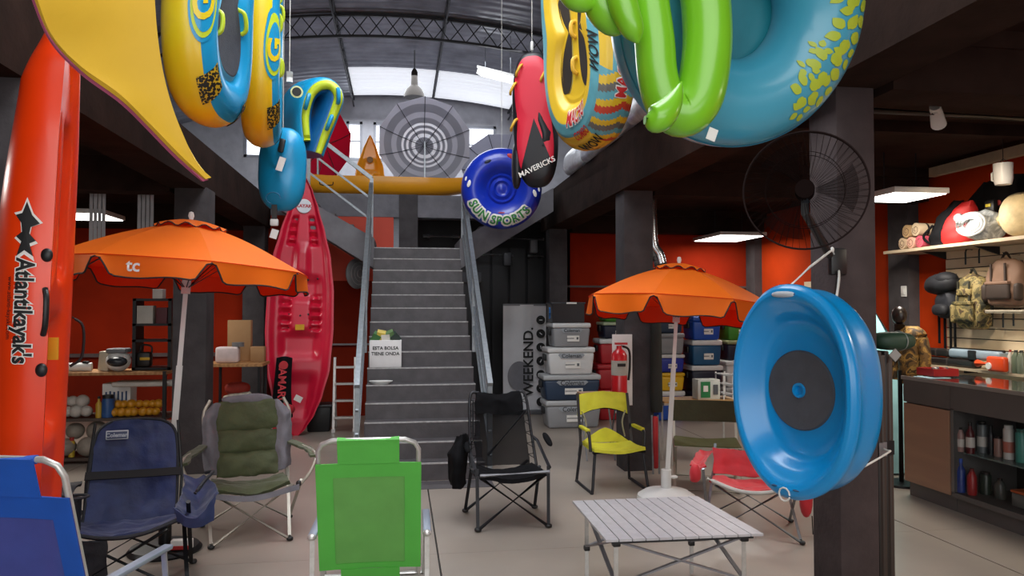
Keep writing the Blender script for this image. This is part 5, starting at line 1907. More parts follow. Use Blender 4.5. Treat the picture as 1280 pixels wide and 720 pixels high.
# helmet and small things on top
c = P(148, 447, 8.45)
t = thing('white_helmet', 'white and grey helmet on the wooden top shelf', 'helmet', (c.x, 8.45, .937))
MB().ell((c.x, 8.45, 1.04), (.24, .26, .22), 20, 12).build('shell', WHITEPL, t)
MB().ell((c.x + .02, 8.36, 1.04), (.2, .14, .11), 18, 10).build('visor', M('visor_dark', '#2b2d33', .25), t)
MB().rbox((c.x, 8.46, 1.15), (.2, .2, .05), .02).build('top_vent', M('vent_grey', '#77787c', .5), t)
c = P(96, 456, 8.45)
t = thing('toy_boat', 'small white boat model on the wooden top shelf', 'model boat', (c.x, 8.42, .937))
MB().loft([[(c.x - .16 + .32 * s, 8.42 + .06 * math.sin(math.pi * (.12 + .76 * s)) * math.cos(a), .985 + .045 * math.sin(a)) for a in [k * math.pi / 6 for k in range(12)]] for s in (0, .25, .5, .75, 1)], 14).build('hull', WHITEPL, t)
MB().rbox((c.x + .1, 8.42, 1.02), (.06, .05, .05), .008).build('cabin', BLACKPL, t)
c = P(133, 452, 8.5)
tag(MB().rbox((c.x, 8.5, 1.04), (.1, .16, .2), .006, 2, RY(.08)).build('paper_folder', M('cream_folder', '#c9bda6', .7)), 'cream folder leaning on the helmet', 'folder')
# black open bookcase on top of the shelf
x0, x1 = P(168, 430, 8.55).x, P(217, 430, 8.55).x
t = thing('small_bookcase', 'small black open bookcase behind the parasol pole', 'bookcase', ((x0 + x1) / 2, 8.6, .937))
z1 = P(180, 373, 8.55).z
for x in (x0 + .02, x1 - .02):
    MB().box((x, 8.6, (.937 + z1) / 2), (.035, .26, z1 - .937)).build('side_panel', BLACKMET, t)
for z in (.955, 1.25, 1.42, z1 - .015):
    MB().box(((x0 + x1) / 2, 8.6, z), (x1 - x0, .26, .025)).build('shelf_board', BLACKMET, t)
for k, (x, y, w, h, col, lb) in enumerate(((182, 397, .16, .19, '#b9b4ac', 'pale grey box on the upper bookcase shelf'), (203, 397, .11, .17, '#5c2c34', 'dark maroon box on the upper bookcase shelf'), (198, 363, .1, .1, '#d0cac2', 'small white carton on top of the bookcase'))):
    c = P(x, y, 8.5)
    zb_ = 1.4325 if k < 2 else z1 - .0025
    tag(MB().rbox((c.x, 8.53, zb_ + h / 2), (w, .12, h), .004).build('small_box', M('smallbox%d' % k, col, .6)), lb, 'box')
c = P(180, 440, 8.5)
t = thing('work_lamp', 'black work lamp with yellow band in the bookcase', 'lamp', (c.x, 8.53, .9675))
MB().rbox((c.x, 8.53, 1.05), (.14, .12, .16), .03).build('lamp_body', BLACKPL, t)
MB().rbox((c.x + .02, 8.467, 1.06), (.1, .01, .03), .004).build('yellow_band', M('band_yellow', '#c9a020', .5), t)
MB().tube(spline([(c.x - .05, 8.53, 1.12), (c.x - .03, 8.53, 1.2), (c.x + .06, 8.53, 1.19), (c.x + .07, 8.53, 1.12)], 10), .01, 8).build('carry_handle', BLACKPL, t)
t = thing('spray_can', 'red and yellow spray can on the lowest shelf', 'can', (P(92, 540, 8.4).x, 8.36, .067))
MB().lathe([(0, 0), (.03, 0), (.03, .15), (.02, .17), (0, .17)], 16, c=(P(92, 540, 8.4).x, 8.36, .067)).build('can_body', M('can_yellow', '#b99a2a', .4), t)
MB().lathe([(.022, .165), (.022, .2), (0, .2)], 12, c=(P(92, 540, 8.4).x, 8.36, .067)).build('cap', M('can_red', '#a52c24', .4), t)

# ================================================================== wooden table with boxes, left of the red kayak
x0, x1 = P(256, 455, 9.2).x, P(329, 455, 9.2).x
t = thing('work_table', 'wood topped table with black legs beside the red kayak', 'table', ((x0 + x1) / 2, 9.4, 0))
MB().box(((x0 + x1) / 2, 9.4, .93), (x1 - x0, .5, .035)).build('table_top', WOODT, t)
for x in (x0 + .08, x1 - .04):
    for y in (9.18, 9.62):
        MB().box((x, y, .457), (.03, .03, .912)).build('leg', BLACKMET, t)
MB().box(((x0 + x1) / 2, 9.4, .42), (x1 - x0 - .1, .44, .025)).build('lower_shelf', M('dark_shelf_board', '#4a3c34', .6), t)
c = P(286, 440, 9.25)
t = thing('paper_package', 'pale pink wrapped package on the wooden table', 'package', (c.x, 9.3, .948))
MB().rbox((c.x - .02, 9.3, 1.045), (.26, .16, .19), .03, 3).build('wrapped_paper', M('pale_pink_paper', '#cdb9b6', .6, 0, .06, 14, bump=.2, bscale=24), t)
MB().lathe([(.07, 0), (.07, .05), (0, .05)], 18, c=(c.x + .09, 9.32, 1.14)).build('lid', M('lid_grey', '#6c6a6a', .5), t)
c = P(299, 425, 9.5)
tag(MB().rbox((c.x, 9.55, 1.2), (.27, .12, .5), .006).build('cardboard_box', ramp_mat('cardboard', [(0, '#96704a'), (1, '#a67f56')], 'noise', 8, .8, False)), 'tall brown cardboard box standing on the table', 'box')
c = P(325, 443, 9.5)
tag(MB().rbox((c.x - .02, 9.5, 1.04), (.16, .14, .18), .005).build('cardboard_box', ramp_mat('cardboard', [(0, '#96704a'), (1, '#a67f56')], 'noise', 8, .8, False)), 'small brown carton at the table corner', 'box')
c = P(296, 483, 9.3)
tag(MB().tube([(c.x + .14 * math.cos(k * .3142), 9.33 + .12 * math.sin(k * .3142), .56 + .02 * math.cos(k * .3142)) for k in range(20)], .022, 10, closed=True).build('rope_coil', M('pale_rope', '#b9b0a0', .8, 0, .15, 40)), 'pale rope coil on the lower shelf of the table', 'rope')
c = P(296, 472, 9.45)
tag(MB().ell((c.x, 9.5, .63), (.3, .16, .15), 18, 10, .8).build('life_vest', M('vest_red', '#a03024', .7, 0, .12, 10, bump=.3, bscale=12)), 'folded red orange vest lying behind the rope coil', 'vest')
tag(MB().rbox((c.x + .03, 9.3, .47), (.14, .1, .07), .015).build('yellow_pouch', M('pouch_yellow', '#c9a62c', .6)), 'small yellow pouch under the rope coil', 'pouch')
for k in range(3):
    x = P(262 + k * 6, 500, 9.25).x - .1
    tag(MB().box((x, 9.08, .26), (.03, .06, .5), RY(.06 * k)).build('folded_chair_bag', M('slim_navy_bag', '#23263c', .7)), 'slim navy folded stool leaning at the table leg, ' + ['outer one', 'middle one', 'inner one'][k], 'stool')

# ================================================================== ladder, bin, vest, wall fan
p0, p1 = P(417, 540, 10.0), P(443, 540, 10.0)
zt_ = P(430, 447, 10.1).z
t = thing('step_ladder', 'small aluminium step ladder beside the stair rail', 'ladder', ((p0.x + p1.x) / 2, 10.05, 0))
for x in (p0.x, p1.x):
    MB().bar((x, 9.96, .0), (x, 10.14, zt_), .03, .05).build('side_rail', ALU, t)
    MB().bar((x, 10.4, .0), (x, 10.16, zt_ - .03), .02, .03).build('rear_leg', ALU, t)
for k in range(4):
    z = .18 + k * (zt_ - .22) / 3.4
    y = 9.96 + .18 * z / zt_
    MB().box(((p0.x + p1.x) / 2, y, z), (p1.x - p0.x, .08, .025)).build('rung', ALU, t)
for x in (p0.x, p1.x):
    MB().box((x, 9.955, .02), (.04, .06, .04)).build('rubber_foot', WHITEPL, t)
c = FL(392, 546)
t = thing('storage_bin', 'black plastic bin behind the foot of the red kayak', 'bin', (c.x + .02, 10.12, 0))
MB().rbox((c.x + .02, 10.12, .16), (.32, .3, .32), .02, 2, None, .12).build('bin_body', BLACKPL, t)
MB().rbox((c.x + .02, 10.12, .335), (.35, .33, .035), .012).build('lid', M('bin_lid', '#26262a', .4), t)
# black and red buoyancy vest on a stand, in front of the kayak
c = P(352, 490, 9.45)
t = thing('paddle_vest', 'black and red life vest panel propped against the red kayak', 'vest', (c.x, 9.45, 0))
MB().patch([[(c.x - .12, 9.42, .28), (c.x, 9.4, .26), (c.x + .14, 9.42, .28)], [(c.x - .09, 9.5, .6), (c.x, 9.47, .6), (c.x + .1, 9.5, .6)], [(c.x - .07, 9.58, .98), (c.x + .02, 9.56, 1.0), (c.x + .1, 9.58, .98)]], 12, 8, .06).build('back_panel', BKF, t)
for m_, bo, of in ((M('vest_print_red', '#c8323a', .6), .003, 0),):
    lettering('CAMARO', .13, m_, t, plane_fn((c.x + .0, 9.45, .68), Vector((.0, -.24, -1)), Vector((1, 0, 0))), bold=bo)
MB().lathe([(0, .004), (.05, .004), (.052, 0)], 20, RX(math.pi / 2), (c.x + .015, 9.5, .9)).build('round_mark', M('vest_print_red', '#c8323a', .6), t)
MB().ell((c.x + .0, 9.36, .38), (.34, .2, .14), 20, 10, .8).build('red_pad', M('vest_red2', '#b8202e', .65, 0, .12, 16, bump=.4, bscale=30), t)
for s in (-.06, .08):
    MB().box((c.x + s, 9.36, .15), (.05, .04, .3)).build('leg_strap', M('vest_red2', '#b8202e', .65), t)
MB().box((c.x + .2, 9.42, .5), (.09, .02, .07), RY(.5)).build('price_card', PAPER, t)
# grey wall fan behind the stair rail
c = P(446, 342, 10.95)
t = thing('wall_fan', 'small grey oval fan on the dark red wall beside the stair rail', 'fan', c)
fm_ = RZ(.9) @ RX(math.pi / 2)
MB().lathe([(0, .05), (.1, .06), (.2, .03), (.22, 0), (.2, -.03), (.1, -.06), (0, -.06)], 28, fm_, c).build('fan_cage', M('fan_grey', '#8d9094', .5, 0, .06), t)
for k in range(3):
    MB().tube([c + fm_ @ Vector(((.06 + .05 * k) * math.cos(a), (.06 + .05 * k) * math.sin(a), .065 - .012 * k)) for a in [i * .3142 for i in range(20)]], .006, 6, closed=True).build('cage_ring', M('fan_ring_light', '#b4b6b9', .4), t)
MB().tube([c, (c.x + .02, 11.4, c.z + .05)], .018, 8).build('wall_arm', WHITEPL, t)

# ================================================================== things on the stairs
def stepz(k):
    return (k) * RISE


k = 6
sy_ = SZ0 + (k - 1) * RUN + .12
c = P(482, 440, sy_)
t = thing('paper_bag', 'white printed paper bag of leaflets standing on the stairs', 'bag', (c.x, sy_, stepz(k)))
w = .34
zt_ = P(482, 425, sy_).z
MB().rbox((c.x, sy_, (stepz(k) + zt_) / 2), (w, .15, zt_ - stepz(k)), .008).build('bag_body', M('white_paper_bag', '#d9d6d6', .7, 0, .03, 10), t)
for i, tx_ in enumerate(('ESTA BOLSA', 'TIENE ONDA')):
    lettering(tx_, .05, INK, t, plane_fn((c.x, sy_ - .078, zt_ - .085 - .06 * i), (1, 0, 0), (0, 0, 1)), bold=.0012)
for i in range(5):
    MB().box((c.x - .1 + .05 * i, sy_, zt_ + .03 + .02 * (i % 2)), (.09, .1, .09), RY(.5 - .3 * i) @ RX(.3)).build('leaflet', M('leaflet%d' % i, ['#3c6a3a', '#c9b04a', '#d4d0c8', '#5a7a4a', '#2c3a34'][i], .6), t)
k = 7
sy_ = SZ0 + (k - 1) * RUN + .1
c = P(474, 420, sy_)
t = thing('drinking_glass', 'clear glass behind the paper bag on the stairs', 'glass', (c.x, sy_, stepz(k)))
MB().lathe([(0, 0), (.022, 0), (.028, .12), (.025, .12), (.02, .008), (0, .008)], 18, c=(c.x, sy_, stepz(k))).build('glass_wall', M('clear_glass', '#e8eef0', .05, 0, 0, alpha=.35), t)
MB().lathe([(0, .009), (.019, .009), (.02, .04), (0, .04)], 14, c=(c.x, sy_, stepz(k))).build('paper_ball', PAPER, t)
k = 5
sy_ = SZ0 + (k - 1) * RUN + .1
c = P(476, 475, sy_)
t = thing('white_plate', 'white oval dish on the stair tread below the paper bag', 'dish', (c.x, sy_, stepz(k)))
MB().lathe([(0, 0), (.08, 0), (.12, .03), (.115, .034), (.08, .008), (0, .008)], 28, c=(c.x, sy_, stepz(k)), sy=.55).build('dish', WHITEPL, t)
MB().lathe([(.112, .03), (.124, .032), (.124, .037), (.112, .037)], 28, c=(c.x, sy_, stepz(k)), sy=.55).build('rim', WHITEPL, t)

# ================================================================== banner
x0, x1 = P(629, 450, 11.2).x, P(685, 450, 11.2).x
zb_, zt_ = .04, P(655, 381, 11.2).z
t = thing('roll_up_banner', 'silver grey roll-up banner reading WEEKEND beside the coolers', 'banner', ((x0 + x1) / 2, 11.2, 0))
BAN = M('silver_banner', '#d6d5da', .35, 0, .08, 2, coat=.2)
MB().sheet(lambda u, v: (x0 + (x1 - x0) * u, 11.2 + .012 * math.sin(u * 9) + .02 * math.sin(v * 3), zb_ + (zt_ - zb_) * v), 20, 20, .006).build('banner_sheet', BAN, t)
MB().rbox(((x0 + x1) / 2, 11.2, .035), (x1 - x0 + .04, .12, .07), .015).build('cassette', M('cassette_grey', '#6c6d72', .4, .4), t)
MB().box(((x0 + x1) / 2, 11.21, zt_), (x1 - x0, .025, .03)).build('top_bar', M('cassette_grey', '#6c6d72', .4, .4), t)
MB().tube([((x0 + x1) / 2, 11.25, .04), ((x0 + x1) / 2, 11.235, zt_)], .01, 6).build('support_pole', STEEL, t)
lettering('WEEKEND.', .21, INK, t, plane_fn((x0 + (x1 - x0) * .56, 11.165, P(662, 452, 11.2).z), (0, 0, 1), (-1, 0, 0)), bold=.004)
for i in range(8):
    z = P(676, 400 + i * 17, 11.2).z
    MB().lathe([(0, .005), (.066, .005), (.068, 0)], 24, RX(math.pi / 2), (x0 + (x1 - x0) * .83, 11.17, z)).build('round_icon', INK, t)
    MB().box((x0 + (x1 - x0) * .83, 11.163, z), (.05, .002, .014), RY(i * .7)).build('icon_mark', BAN, t)
MB().lathe([(0, .003), (.22, .003), (.221, 0)], 36, RX(math.pi / 2), (x0 + .24, 11.172, P(640, 470, 11.2).z), sx=.8).build('grey_disc', M('banner_dark', '#77767d', .4), t)


# ================================================================== coolers
def cooler(label, xc, yc, z0, w, d, h, body, lid, logo=True, sticker=True, group=None, handle=True, rz=0):
    t = thing('cooler_box', label, 'cooler', (xc, yc, z0), rz)
    lh = min(.07, h * .2)
    MB().rbox((0, 0, (h - lh) / 2), (w, d, h - lh), .03, 3, None, .09).build('cooler_body', body, t, world=False)
    MB().rbox((0, 0, h - lh / 2), (w * 1.03, d * 1.03, lh), .02, 3).build('lid', lid, t, world=False)
    f = -d / 2 - .004
    if logo:
        lp = MB().prism([(-.13 * w / .6, h * .60), (.13 * w / .6, h * .60), (.17 * w / .6, h * .72), (.15 * w / .6, h * .78), (-.15 * w / .6, h * .78), (-.17 * w / .6, h * .72)], .012, c=(0, f + .004, 0)).build('logo_plate', M('cooler_plate', '#9aa0a8', .5), t, world=False)
        lettering('Coleman', .07 * w / .6, INK, lp, plane_fn((0, f - .004, h * .69), (1, 0, 0), (0, 0, 1)), world=False, bold=.001)
    if sticker:
        st_ = MB().box((.02, f + .004, h * .36), (w * .32, .008, h * .24)).build('paper_sticker', PAPER, t, world=False)
        MB().box((-.02, f - .001, h * .37), (w * .2, .002, h * .03)).build('print_line', M('print_grey', '#55585e', .6), st_, world=False)
        MB().box((.02 + w * .11, f - .001, h * .37), (w * .05, .002, h * .1)).build('print_mark', M('print_grey', '#55585e', .6), st_, world=False)
    if handle:
        for s in (-1, 1):
            MB().rbox((s * (w / 2 + .012), 0, h * .62), (.03, .16, .09), .01).build('side_handle', BLACKPL, t, world=False)
    return t


CG = M('cooler_grey', '#8f9094', .45, 0, .03, 6)
CW = M('cooler_white', '#d3d3d4', .4, 0, .03, 6)
CN = M('cooler_navy', '#243750', .45, 0, .05, 6)
CD = M('cooler_dark_navy', '#1b2036', .45, 0, .05, 6)
CB = M('cooler_bright_blue', '#1c4fb0', .42, 0, .05, 6)
CT = M('cooler_teal_blue', '#1d557f', .42, 0, .05, 6)
CR = M('cooler_red', '#b3202a', .42, 0, .05, 6)
CGN = M('cooler_green', '#3f8428', .45, 0, .05, 6)
CYL = M('cooler_yellow', '#e2b21c', .45, 0, .05, 6)
LG_ = M('cooler_lid_grey', '#aeb0b3', .45, 0, .03, 6)
yc = 10.0
X = lambda px_, Y=9.8: P(px_, 450, Y).x
z = 0
for lb, a, b, h, bd, ld in (('grey cooler at the bottom of the stack by the banner', 683, 751, .37, CG, LG_), ('navy cooler second from the bottom of the stack by the banner', 680, 750, .34, CN, LG_), ('white cooler in the middle of the stack by the banner', 685, 743, .365, CW, CW), ('grey cooler under the black crate in the tall stack', 691, 738, .325, CG, CW)):
    cooler(lb, (X(a) + X(b)) / 2, yc, z, X(b) - X(a), .42, h - .004, bd, ld)
    z += h
t = thing('black_crate', 'black crate with blue cord on top of the cooler stack', 'crate', (X(711), yc, z))
w, h = X(731) - X(691), .25
for sx, sy, dx, dy in ((-1, 0, .03, .34), (1, 0, .03, .34), (0, -1, w, .03), (0, 1, w, .03)):
    MB().box((X(711) + sx * (w / 2 - .015), yc + sy * .17, z + h / 2), (dx, dy, h)).build('side_panel', M('smoke_black', '#1a1c22', .3), t)
MB().box((X(711), yc, z + .01), (w - .06, .31, .02)).build('bottom_panel', BLACKPL, t)
MB().rbox((X(711), yc, z + h + .012), (w + .03, .38, .025), .008).build('lid', M('smoke_lid', '#2e3138', .35), t)
MB().box((X(711) + .04, yc - .195, z + h + .012), (.14, .006, .022)).build('white_strip', PAPER, t)
MB().tube([(X(711) - w / 2 - .02, yc - .1, z + .06), (X(711) - w / 2 - .03, yc - .16, z + .13), (X(711) - w / 2 - .02, yc - .1, z + .2)], .012, 8).build('blue_cord', M('cord_blue', '#2f6db0', .6), t)
# red coolers behind the extinguisher, green and navy above
x_ = X(765, 10.6)
z = 0
for lb, w, h, bd, ld, Yv in (('dark red cooler at the floor behind the extinguisher', .62, .44, CR, CR, 10.6), ('red cooler with white lid above the dark red one', .62, .36, CR, CR, 10.6), ('red cooler with white lid behind the extinguisher top', .56, .36, CR, CW, 10.6), ('small navy cooler with pale lid over the red coolers', .46, .24, CD, M('pale_green_lid', '#b7c3a4', .5), 10.6), ('green cooler on top of the column behind the extinguisher', .42, .17, CGN, CGN, 10.6)):
    cooler(lb, x_ + .05, Yv, z, w, .4, h - .004, bd, ld, logo=False)
    z += h
# column beside the hanging bag
z = 0
x_ = X(833, 10.45)
for lb, w, h, bd, ld in (('blue cooler on the floor behind the parasol pole', .4, .42, CB, CW), ('yellow cooler behind the parasol pole', .4, .26, CYL, CYL), ('royal blue cooler above the yellow one', .4, .26, M('cooler_royal', '#23319a', .45), CW), ('grey cooler above the royal blue one', .4, .3, CG, CG), ('small navy cooler with white lid topping the narrow column', .36, .27, CN, CW)):
    cooler(lb, x_, 10.45, z, w, .4, h - .004, bd, ld, logo=False, sticker=(bd is not CG))
    z += h
z = 0
x_ = X(877, 10.4)
for lb, w, h, bd, ld in (('blue black cooler on the floor at the right stack', .46, .42, CD, CD), ('dark navy cooler with white lid behind the green printed box', .46, .36, CD, CW), ('teal blue cooler with white lid in the right stack', .44, .36, CT, CW), ('bright blue cooler topping the right stack', .42, .34, CB, CB)):
    cooler(lb, x_, 10.4, z, w, .42, h - .004, bd, ld, logo=False)
    z += h
z = 0
x_ = X(922, 10.7)
for lb, w, h, bd, ld in (('grey cooler on the floor behind the blue sled', .5, .42, CG, LG_), ('white cooler behind the blue sled', .5, .4, CW, CW), ('dark cooler with olive lid behind the blue sled', .46, .3, CD, M('olive_lid', '#8c946a', .5)), ('grass green cooler topping the column by the sled', .44, .33, CGN, M('pale_green_lid2', '#8fb070', .5))):
    cooler(lb, x_, 10.75, z, w, .42, h - .004, bd, ld, logo=False)
    z += h

# ================================================================== extinguisher, pillar bag, flue, tables
c = P(773, 455, 7.1)
ex, ey = P(774, 455, 7.02).x, 7.02
zb_ = P(774, 492, 7.2).z
zt_ = P(774, 436, 7.2).z
t = thing('fire_extinguisher', 'red fire extinguisher on a white plate beside the dark pillar', 'extinguisher', (ex, ey, zb_))
er = .075
MB().lathe([(0, 0), (er, 0), (er, zt_ - zb_ - .05), (er * .7, zt_ - zb_ - .01), (.025, zt_ - zb_ + .01), (.025, zt_ - zb_ + .04), (0, zt_ - zb_ + .04)], 24, c=(ex, ey, zb_)).build('cylinder', M('extinguisher_red', '#c01c24', .3, 0, .04, 5, coat=.3), t)
MB().lathe([(er + .002, 0), (er + .002, .14), (er, .14)], 24, c=(ex, ey, zb_ + .2)).build('instruction_label', M('label_grey', '#b0aca4', .5), t)
MB().box((ex, ey - er - .003, zb_ + .3), (.08, .004, .03)).build('label_print', INK, t)
MB().box((ex + .02, ey, zt_ + .06), (.12, .03, .02)).build('lever', M('extinguisher_red', '#c01c24', .3), t)
MB().tube(spline([(ex + .02, ey, zt_ + .04), (ex + .09, ey - .02, zt_ + .0), (ex + .1, ey - .02, zb_ + .3), (ex + .085, ey - .02, zb_ + .15)], 14), .011, 8).build('hose', BLACKPL, t)
MB().box((ex + .06, ey + .1, (zb_ + zt_) / 2 + .02), (.2, .012, zt_ - zb_ + .25)).build('white_plate', WHITEPL, t)
MB().bar((ex + .13, ey + .1, zb_ + .3), (ex + .13, ey + .14, zb_ + .3), .03, .03).build('bracket', BLACKMET, t)
# long black bag hanging on the pillar, red pole below
c = P(820, 400, 7.1)
t = thing('umbrella_bag', 'long black umbrella bag hanging on the middle pillar', 'bag', (c.x, 7.1, P(820, 515, 7.1).z))
za, zb2 = P(820, 515, 7.1).z, P(820, 393, 7.1).z
MB().loft([[(c.x + w_ * math.cos(a), 7.1 + .05 * math.sin(a), za + (zb2 - za) * s) for a in [k_ * math.pi / 6 for k_ in range(12)]] for s, w_ in ((0, .035), (.05, .06), (.5, .058), (.9, .05), (1, .02))], 16).build('bag_sleeve', M('black_green_sleeve', '#1d1d18', .7, 0, .12, 9, bump=.3, bscale=14), t)
MB().tube([(c.x, 7.1, zb2 - .01), (c.x - .02, 7.15, zb2 + .05), (2.47, 7.2, zb2 + .07)], .006, 6).build('hanging_loop', BLACKPL, t)
x_ = P(820, 540, 7.0).x
t = thing('red_paddle', 'red folded stool leaning below the black umbrella bag', 'stool', (x_, 7.0, 0))
MB().rbox((x_, 7.02, .3), (.05, .05, .5), .015).build('folded_fabric', M('stool_red', '#b01f26', .6), t)
for s in (-.03, .03):
    MB().tube([(x_ + s, 7.0, .0), (x_ + s, 7.03, .56)], .009, 8).build('leg', STEEL, t)
# metal flue behind the pillar
t = thing('flue_pipe', 'short shiny metal flue bend behind the right parasol', 'pipe', P(822, 330, 8.0))
MB().tube(spline([P(826, 332, 8.0), P(822, 318, 8.0), P(815, 305, 8.0), P(813, 270, 8.0), Vector((P(813, 250, 8.0).x, 8.0, 3.05))], 20), .07, 18).build('pipe_bend', M('shiny_flue', '#b9bcc0', .25, .9), t)
MB().tube([P(824, 324, 8.0), P(822.5, 319, 8.0)], .075, 18).build('dark_band', BLACKPL, t)
# little wood topped stand behind the yellow chair
c = P(748, 493, 7.75)
t = thing('camp_table', 'small folding table with pale wooden top behind the yellow chair', 'table', (c.x, 7.8, 0))
MB().box((c.x, 7.8, c.z), (.36, .34, .02)).build('table_top', M('pale_wood_top', '#b08c72', .5, 0, .08, 12), t)
MB().box((c.x, 7.8, c.z - .018), (.38, .36, .016)).build('frame_edge', BKT, t)
for sx in (-1, 1):
    MB().tube([(c.x + sx * .17, 7.65, c.z - .02), (c.x + sx * .17, 7.95, .01)], .009, 8).build('leg', STEEL, t)
    MB().tube([(c.x + sx * .15, 7.95, c.z - .02), (c.x + sx * .15, 7.65, .01)], .009, 8).build('leg', STEEL, t)
# bamboo topped camp kitchen table
x0, x1 = P(829, 500, 7.35).x, P(925, 500, 7.35).x
zt_ = P(860, 502, 7.35).z
t = thing('camp_table', 'bamboo topped camp table in front of the right coolers', 'table', ((x0 + x1) / 2, 7.5, 0))
for k in range(4):
    MB().box(((x0 + x1) / 2, 7.36 + .1 * k, zt_), (x1 - x0, .094, .02)).build('bamboo_slat', M('bamboo', '#b98f5a', .5, 0, .1, 12), t)
MB().box(((x0 + x1) / 2, 7.51, zt_ - .02), (x1 - x0 + .02, .42, .02)).build('frame_edge', ALU, t)
for sx in (x0 + .1, x1 - .04):
    for y in (7.36, 7.66):
        MB().tube([(sx, y, zt_ - .02), (sx, y, 0)], .011, 8).build('leg', ALU, t)
c = P(884, 487, 7.45)
t = thing('printed_box', 'white box with green print on the bamboo table', 'box', (c.x, 7.45, zt_ + .01))
bh = P(884, 474, 7.45).z - zt_ - .01
MB().rbox((c.x, 7.48, zt_ + .01 + bh / 2), (.24, .16, bh), .005).build('carton', M('carton_white', '#c9ccc6', .6), t)
MB().box((c.x - .04, 7.397, zt_ + .01 + bh * .5), (.1, .006, bh * .8)).build('green_panel', M('carton_green', '#1f7a44', .5), t)
MB().box((c.x + .07, 7.397, zt_ + .01 + bh * .5), (.05, .006, bh * .5)).build('grey_print', M('print_grey', '#55585e', .6), t)
MB().box((c.x - .04, 7.393, zt_ + .01 + bh * .55), (.05, .004, bh * .3)).build('white_mark', PAPER, t)
x_ = P(908, 490, 7.45).x
t = thing('wire_rack', 'white wire rack at the end of the bamboo table', 'rack', (x_, 7.45, zt_ + .01))
for dx in (-.05, .05):
    for dy in (-.1, .1):
        MB().tube([(x_ + dx, 7.5 + dy, zt_ + .01), (x_ + dx, 7.5 + dy, zt_ + .28)], .008, 8).build('upright', WHITEPL, t)
for z in (.06, .16, .26):
    MB().box((x_, 7.5, zt_ + z), (.12, .22, .012)).build('rack_shelf', M('rack_grey', '#9b9fa2', .5), t)
# ================================================================== sales counter
CX, CX1 = 4.28, 4.85
CDK = M('charcoal_laminate', '#56504e', .5, 0, .06, 6)
WDP = ramp_mat('walnut_laminate', [(0, '#94705a'), (.5, '#a07a60'), (1, '#8a664f')], 'wave', 1.2, .5, False, (1, 1, 6), distortion=3)
GLASS = M('vitrine_glass', '#0c1010', .02, 0, 0, alpha=.1, spec=.6)
YA, YB, YC_ = 5.92, 5.36, 3.4
t = thing('counter_cabinet', 'counter end cabinet with walnut front panel', 'cabinet', (4.56, 5.64, 0))
MB().box((4.58, 5.64, .06), (.5, .55, .12)).build('plinth', CDK, t)
MB().box((4.58, 5.64, .46), (.54, .55, .68)).build('carcass', CDK, t)
MB().box((CX + .005, 5.64, .46), (.02, .53, .66)).build('front_panel', WDP, t)
MB().box((4.565, 5.64, .895), (.57, .55, .19)).build('fascia', CDK, t)
t = thing('display_counter', 'glass fronted display counter with bottles inside', 'display case', (4.56, 4.4, 0))
MB().box((4.58, (YB + YC_) / 2, .06), (.5, YB - YC_, .12)).build('plinth', CDK, t)
MB().box((4.565, (YB + YC_) / 2, .14), (.57, YB - YC_, .04)).build('bottom_panel', CDK, t)
MB().box((4.565, (YB + YC_) / 2, .895), (.57, YB - YC_, .19)).build('fascia', CDK, t)
MB().box((4.84, (YB + YC_) / 2, .48), (.02, YB - YC_, .66)).build('back_panel', M('vitrine_back', '#241f1e', .6), t)
for y in (YB - .015, YC_ + .015):
    MB().box((4.565, y, .48), (.57, .03, .66)).build('side_panel', M('frame_grey', '#6a6766', .4, .3), t)
MB().box((4.58, (YB + YC_) / 2, .47), (.46, YB - YC_ - .08, .012)).build('glass_shelf', M('shelf_glass', '#8fa3a0', .05, 0, 0, alpha=.5), t)
MB().box((CX + .008, (YB + YC_) / 2, .48), (.008, YB - YC_ - .06, .66)).build('glass_front', GLASS, t)
t = thing('sales_worktop', 'dark reflective counter top with pale metal edge', 'worktop', (4.56, 4.66, .99))
MB().box((4.565, (YA + YC_) / 2, 1.005), (.59, YA - YC_, .025)).build('glass_top', M('smoked_top', '#2c2523', .06, 0, .05, 5, spec=.8), t)
MB().box((4.268, (YA + YC_) / 2, 1.004), (.012, YA - YC_, .03)).build('edge_trim', M('edge_alu', '#a5a09c', .35, .6), t)


def bottle(label, px_, py_, z0, h, r, mat, cap, lab=None, Xv=4.48, shape=0, nm='bottle', group=None):
    # place on plane X = Xv in the direction of the pixel column
    rr_ = _F + _R * ((px_ - 640) / FPX) + _U * ((py_ - 0 * 1) / FPX * 0 + (360 - py_) / FPX)
    y = Xv * rr_.y / rr_.x
    t = thing(nm, label, 'bottle', (Xv, y, z0))
    if shape == 0:
        pr = [(0, 0), (r, 0), (r, h * .62), (r * .85, h * .7), (r * .4, h * .8), (r * .38, h * .9), (0, h * .9)]
    elif shape == 1:
        pr = [(0, 0), (r, 0), (r, h * .86), (r * .9, h * .9), (0, h * .9)]
    else:
        pr = [(0, 0), (r * .9, 0), (r, h * .1), (r, h * .7), (r * .6, h * .85), (r * .5, h * .9), (0, h * .9)]
    MB().lathe(pr, 18, c=(Xv, y, z0)).build('bottle_body', mat, t)
    MB().lathe([(r * (.45 if shape != 1 else .8), h * .88), (r * (.45 if shape != 1 else .8), h), (0, h)], 14, c=(Xv, y, z0)).build('cap', cap, t)
    if lab:
        MB().lathe([(r + .0015, h * .2), (r + .0015, h * .52), (r, h * .52)], 18, c=(Xv, y, z0)).build('wrap_label', lab, t)
    return t


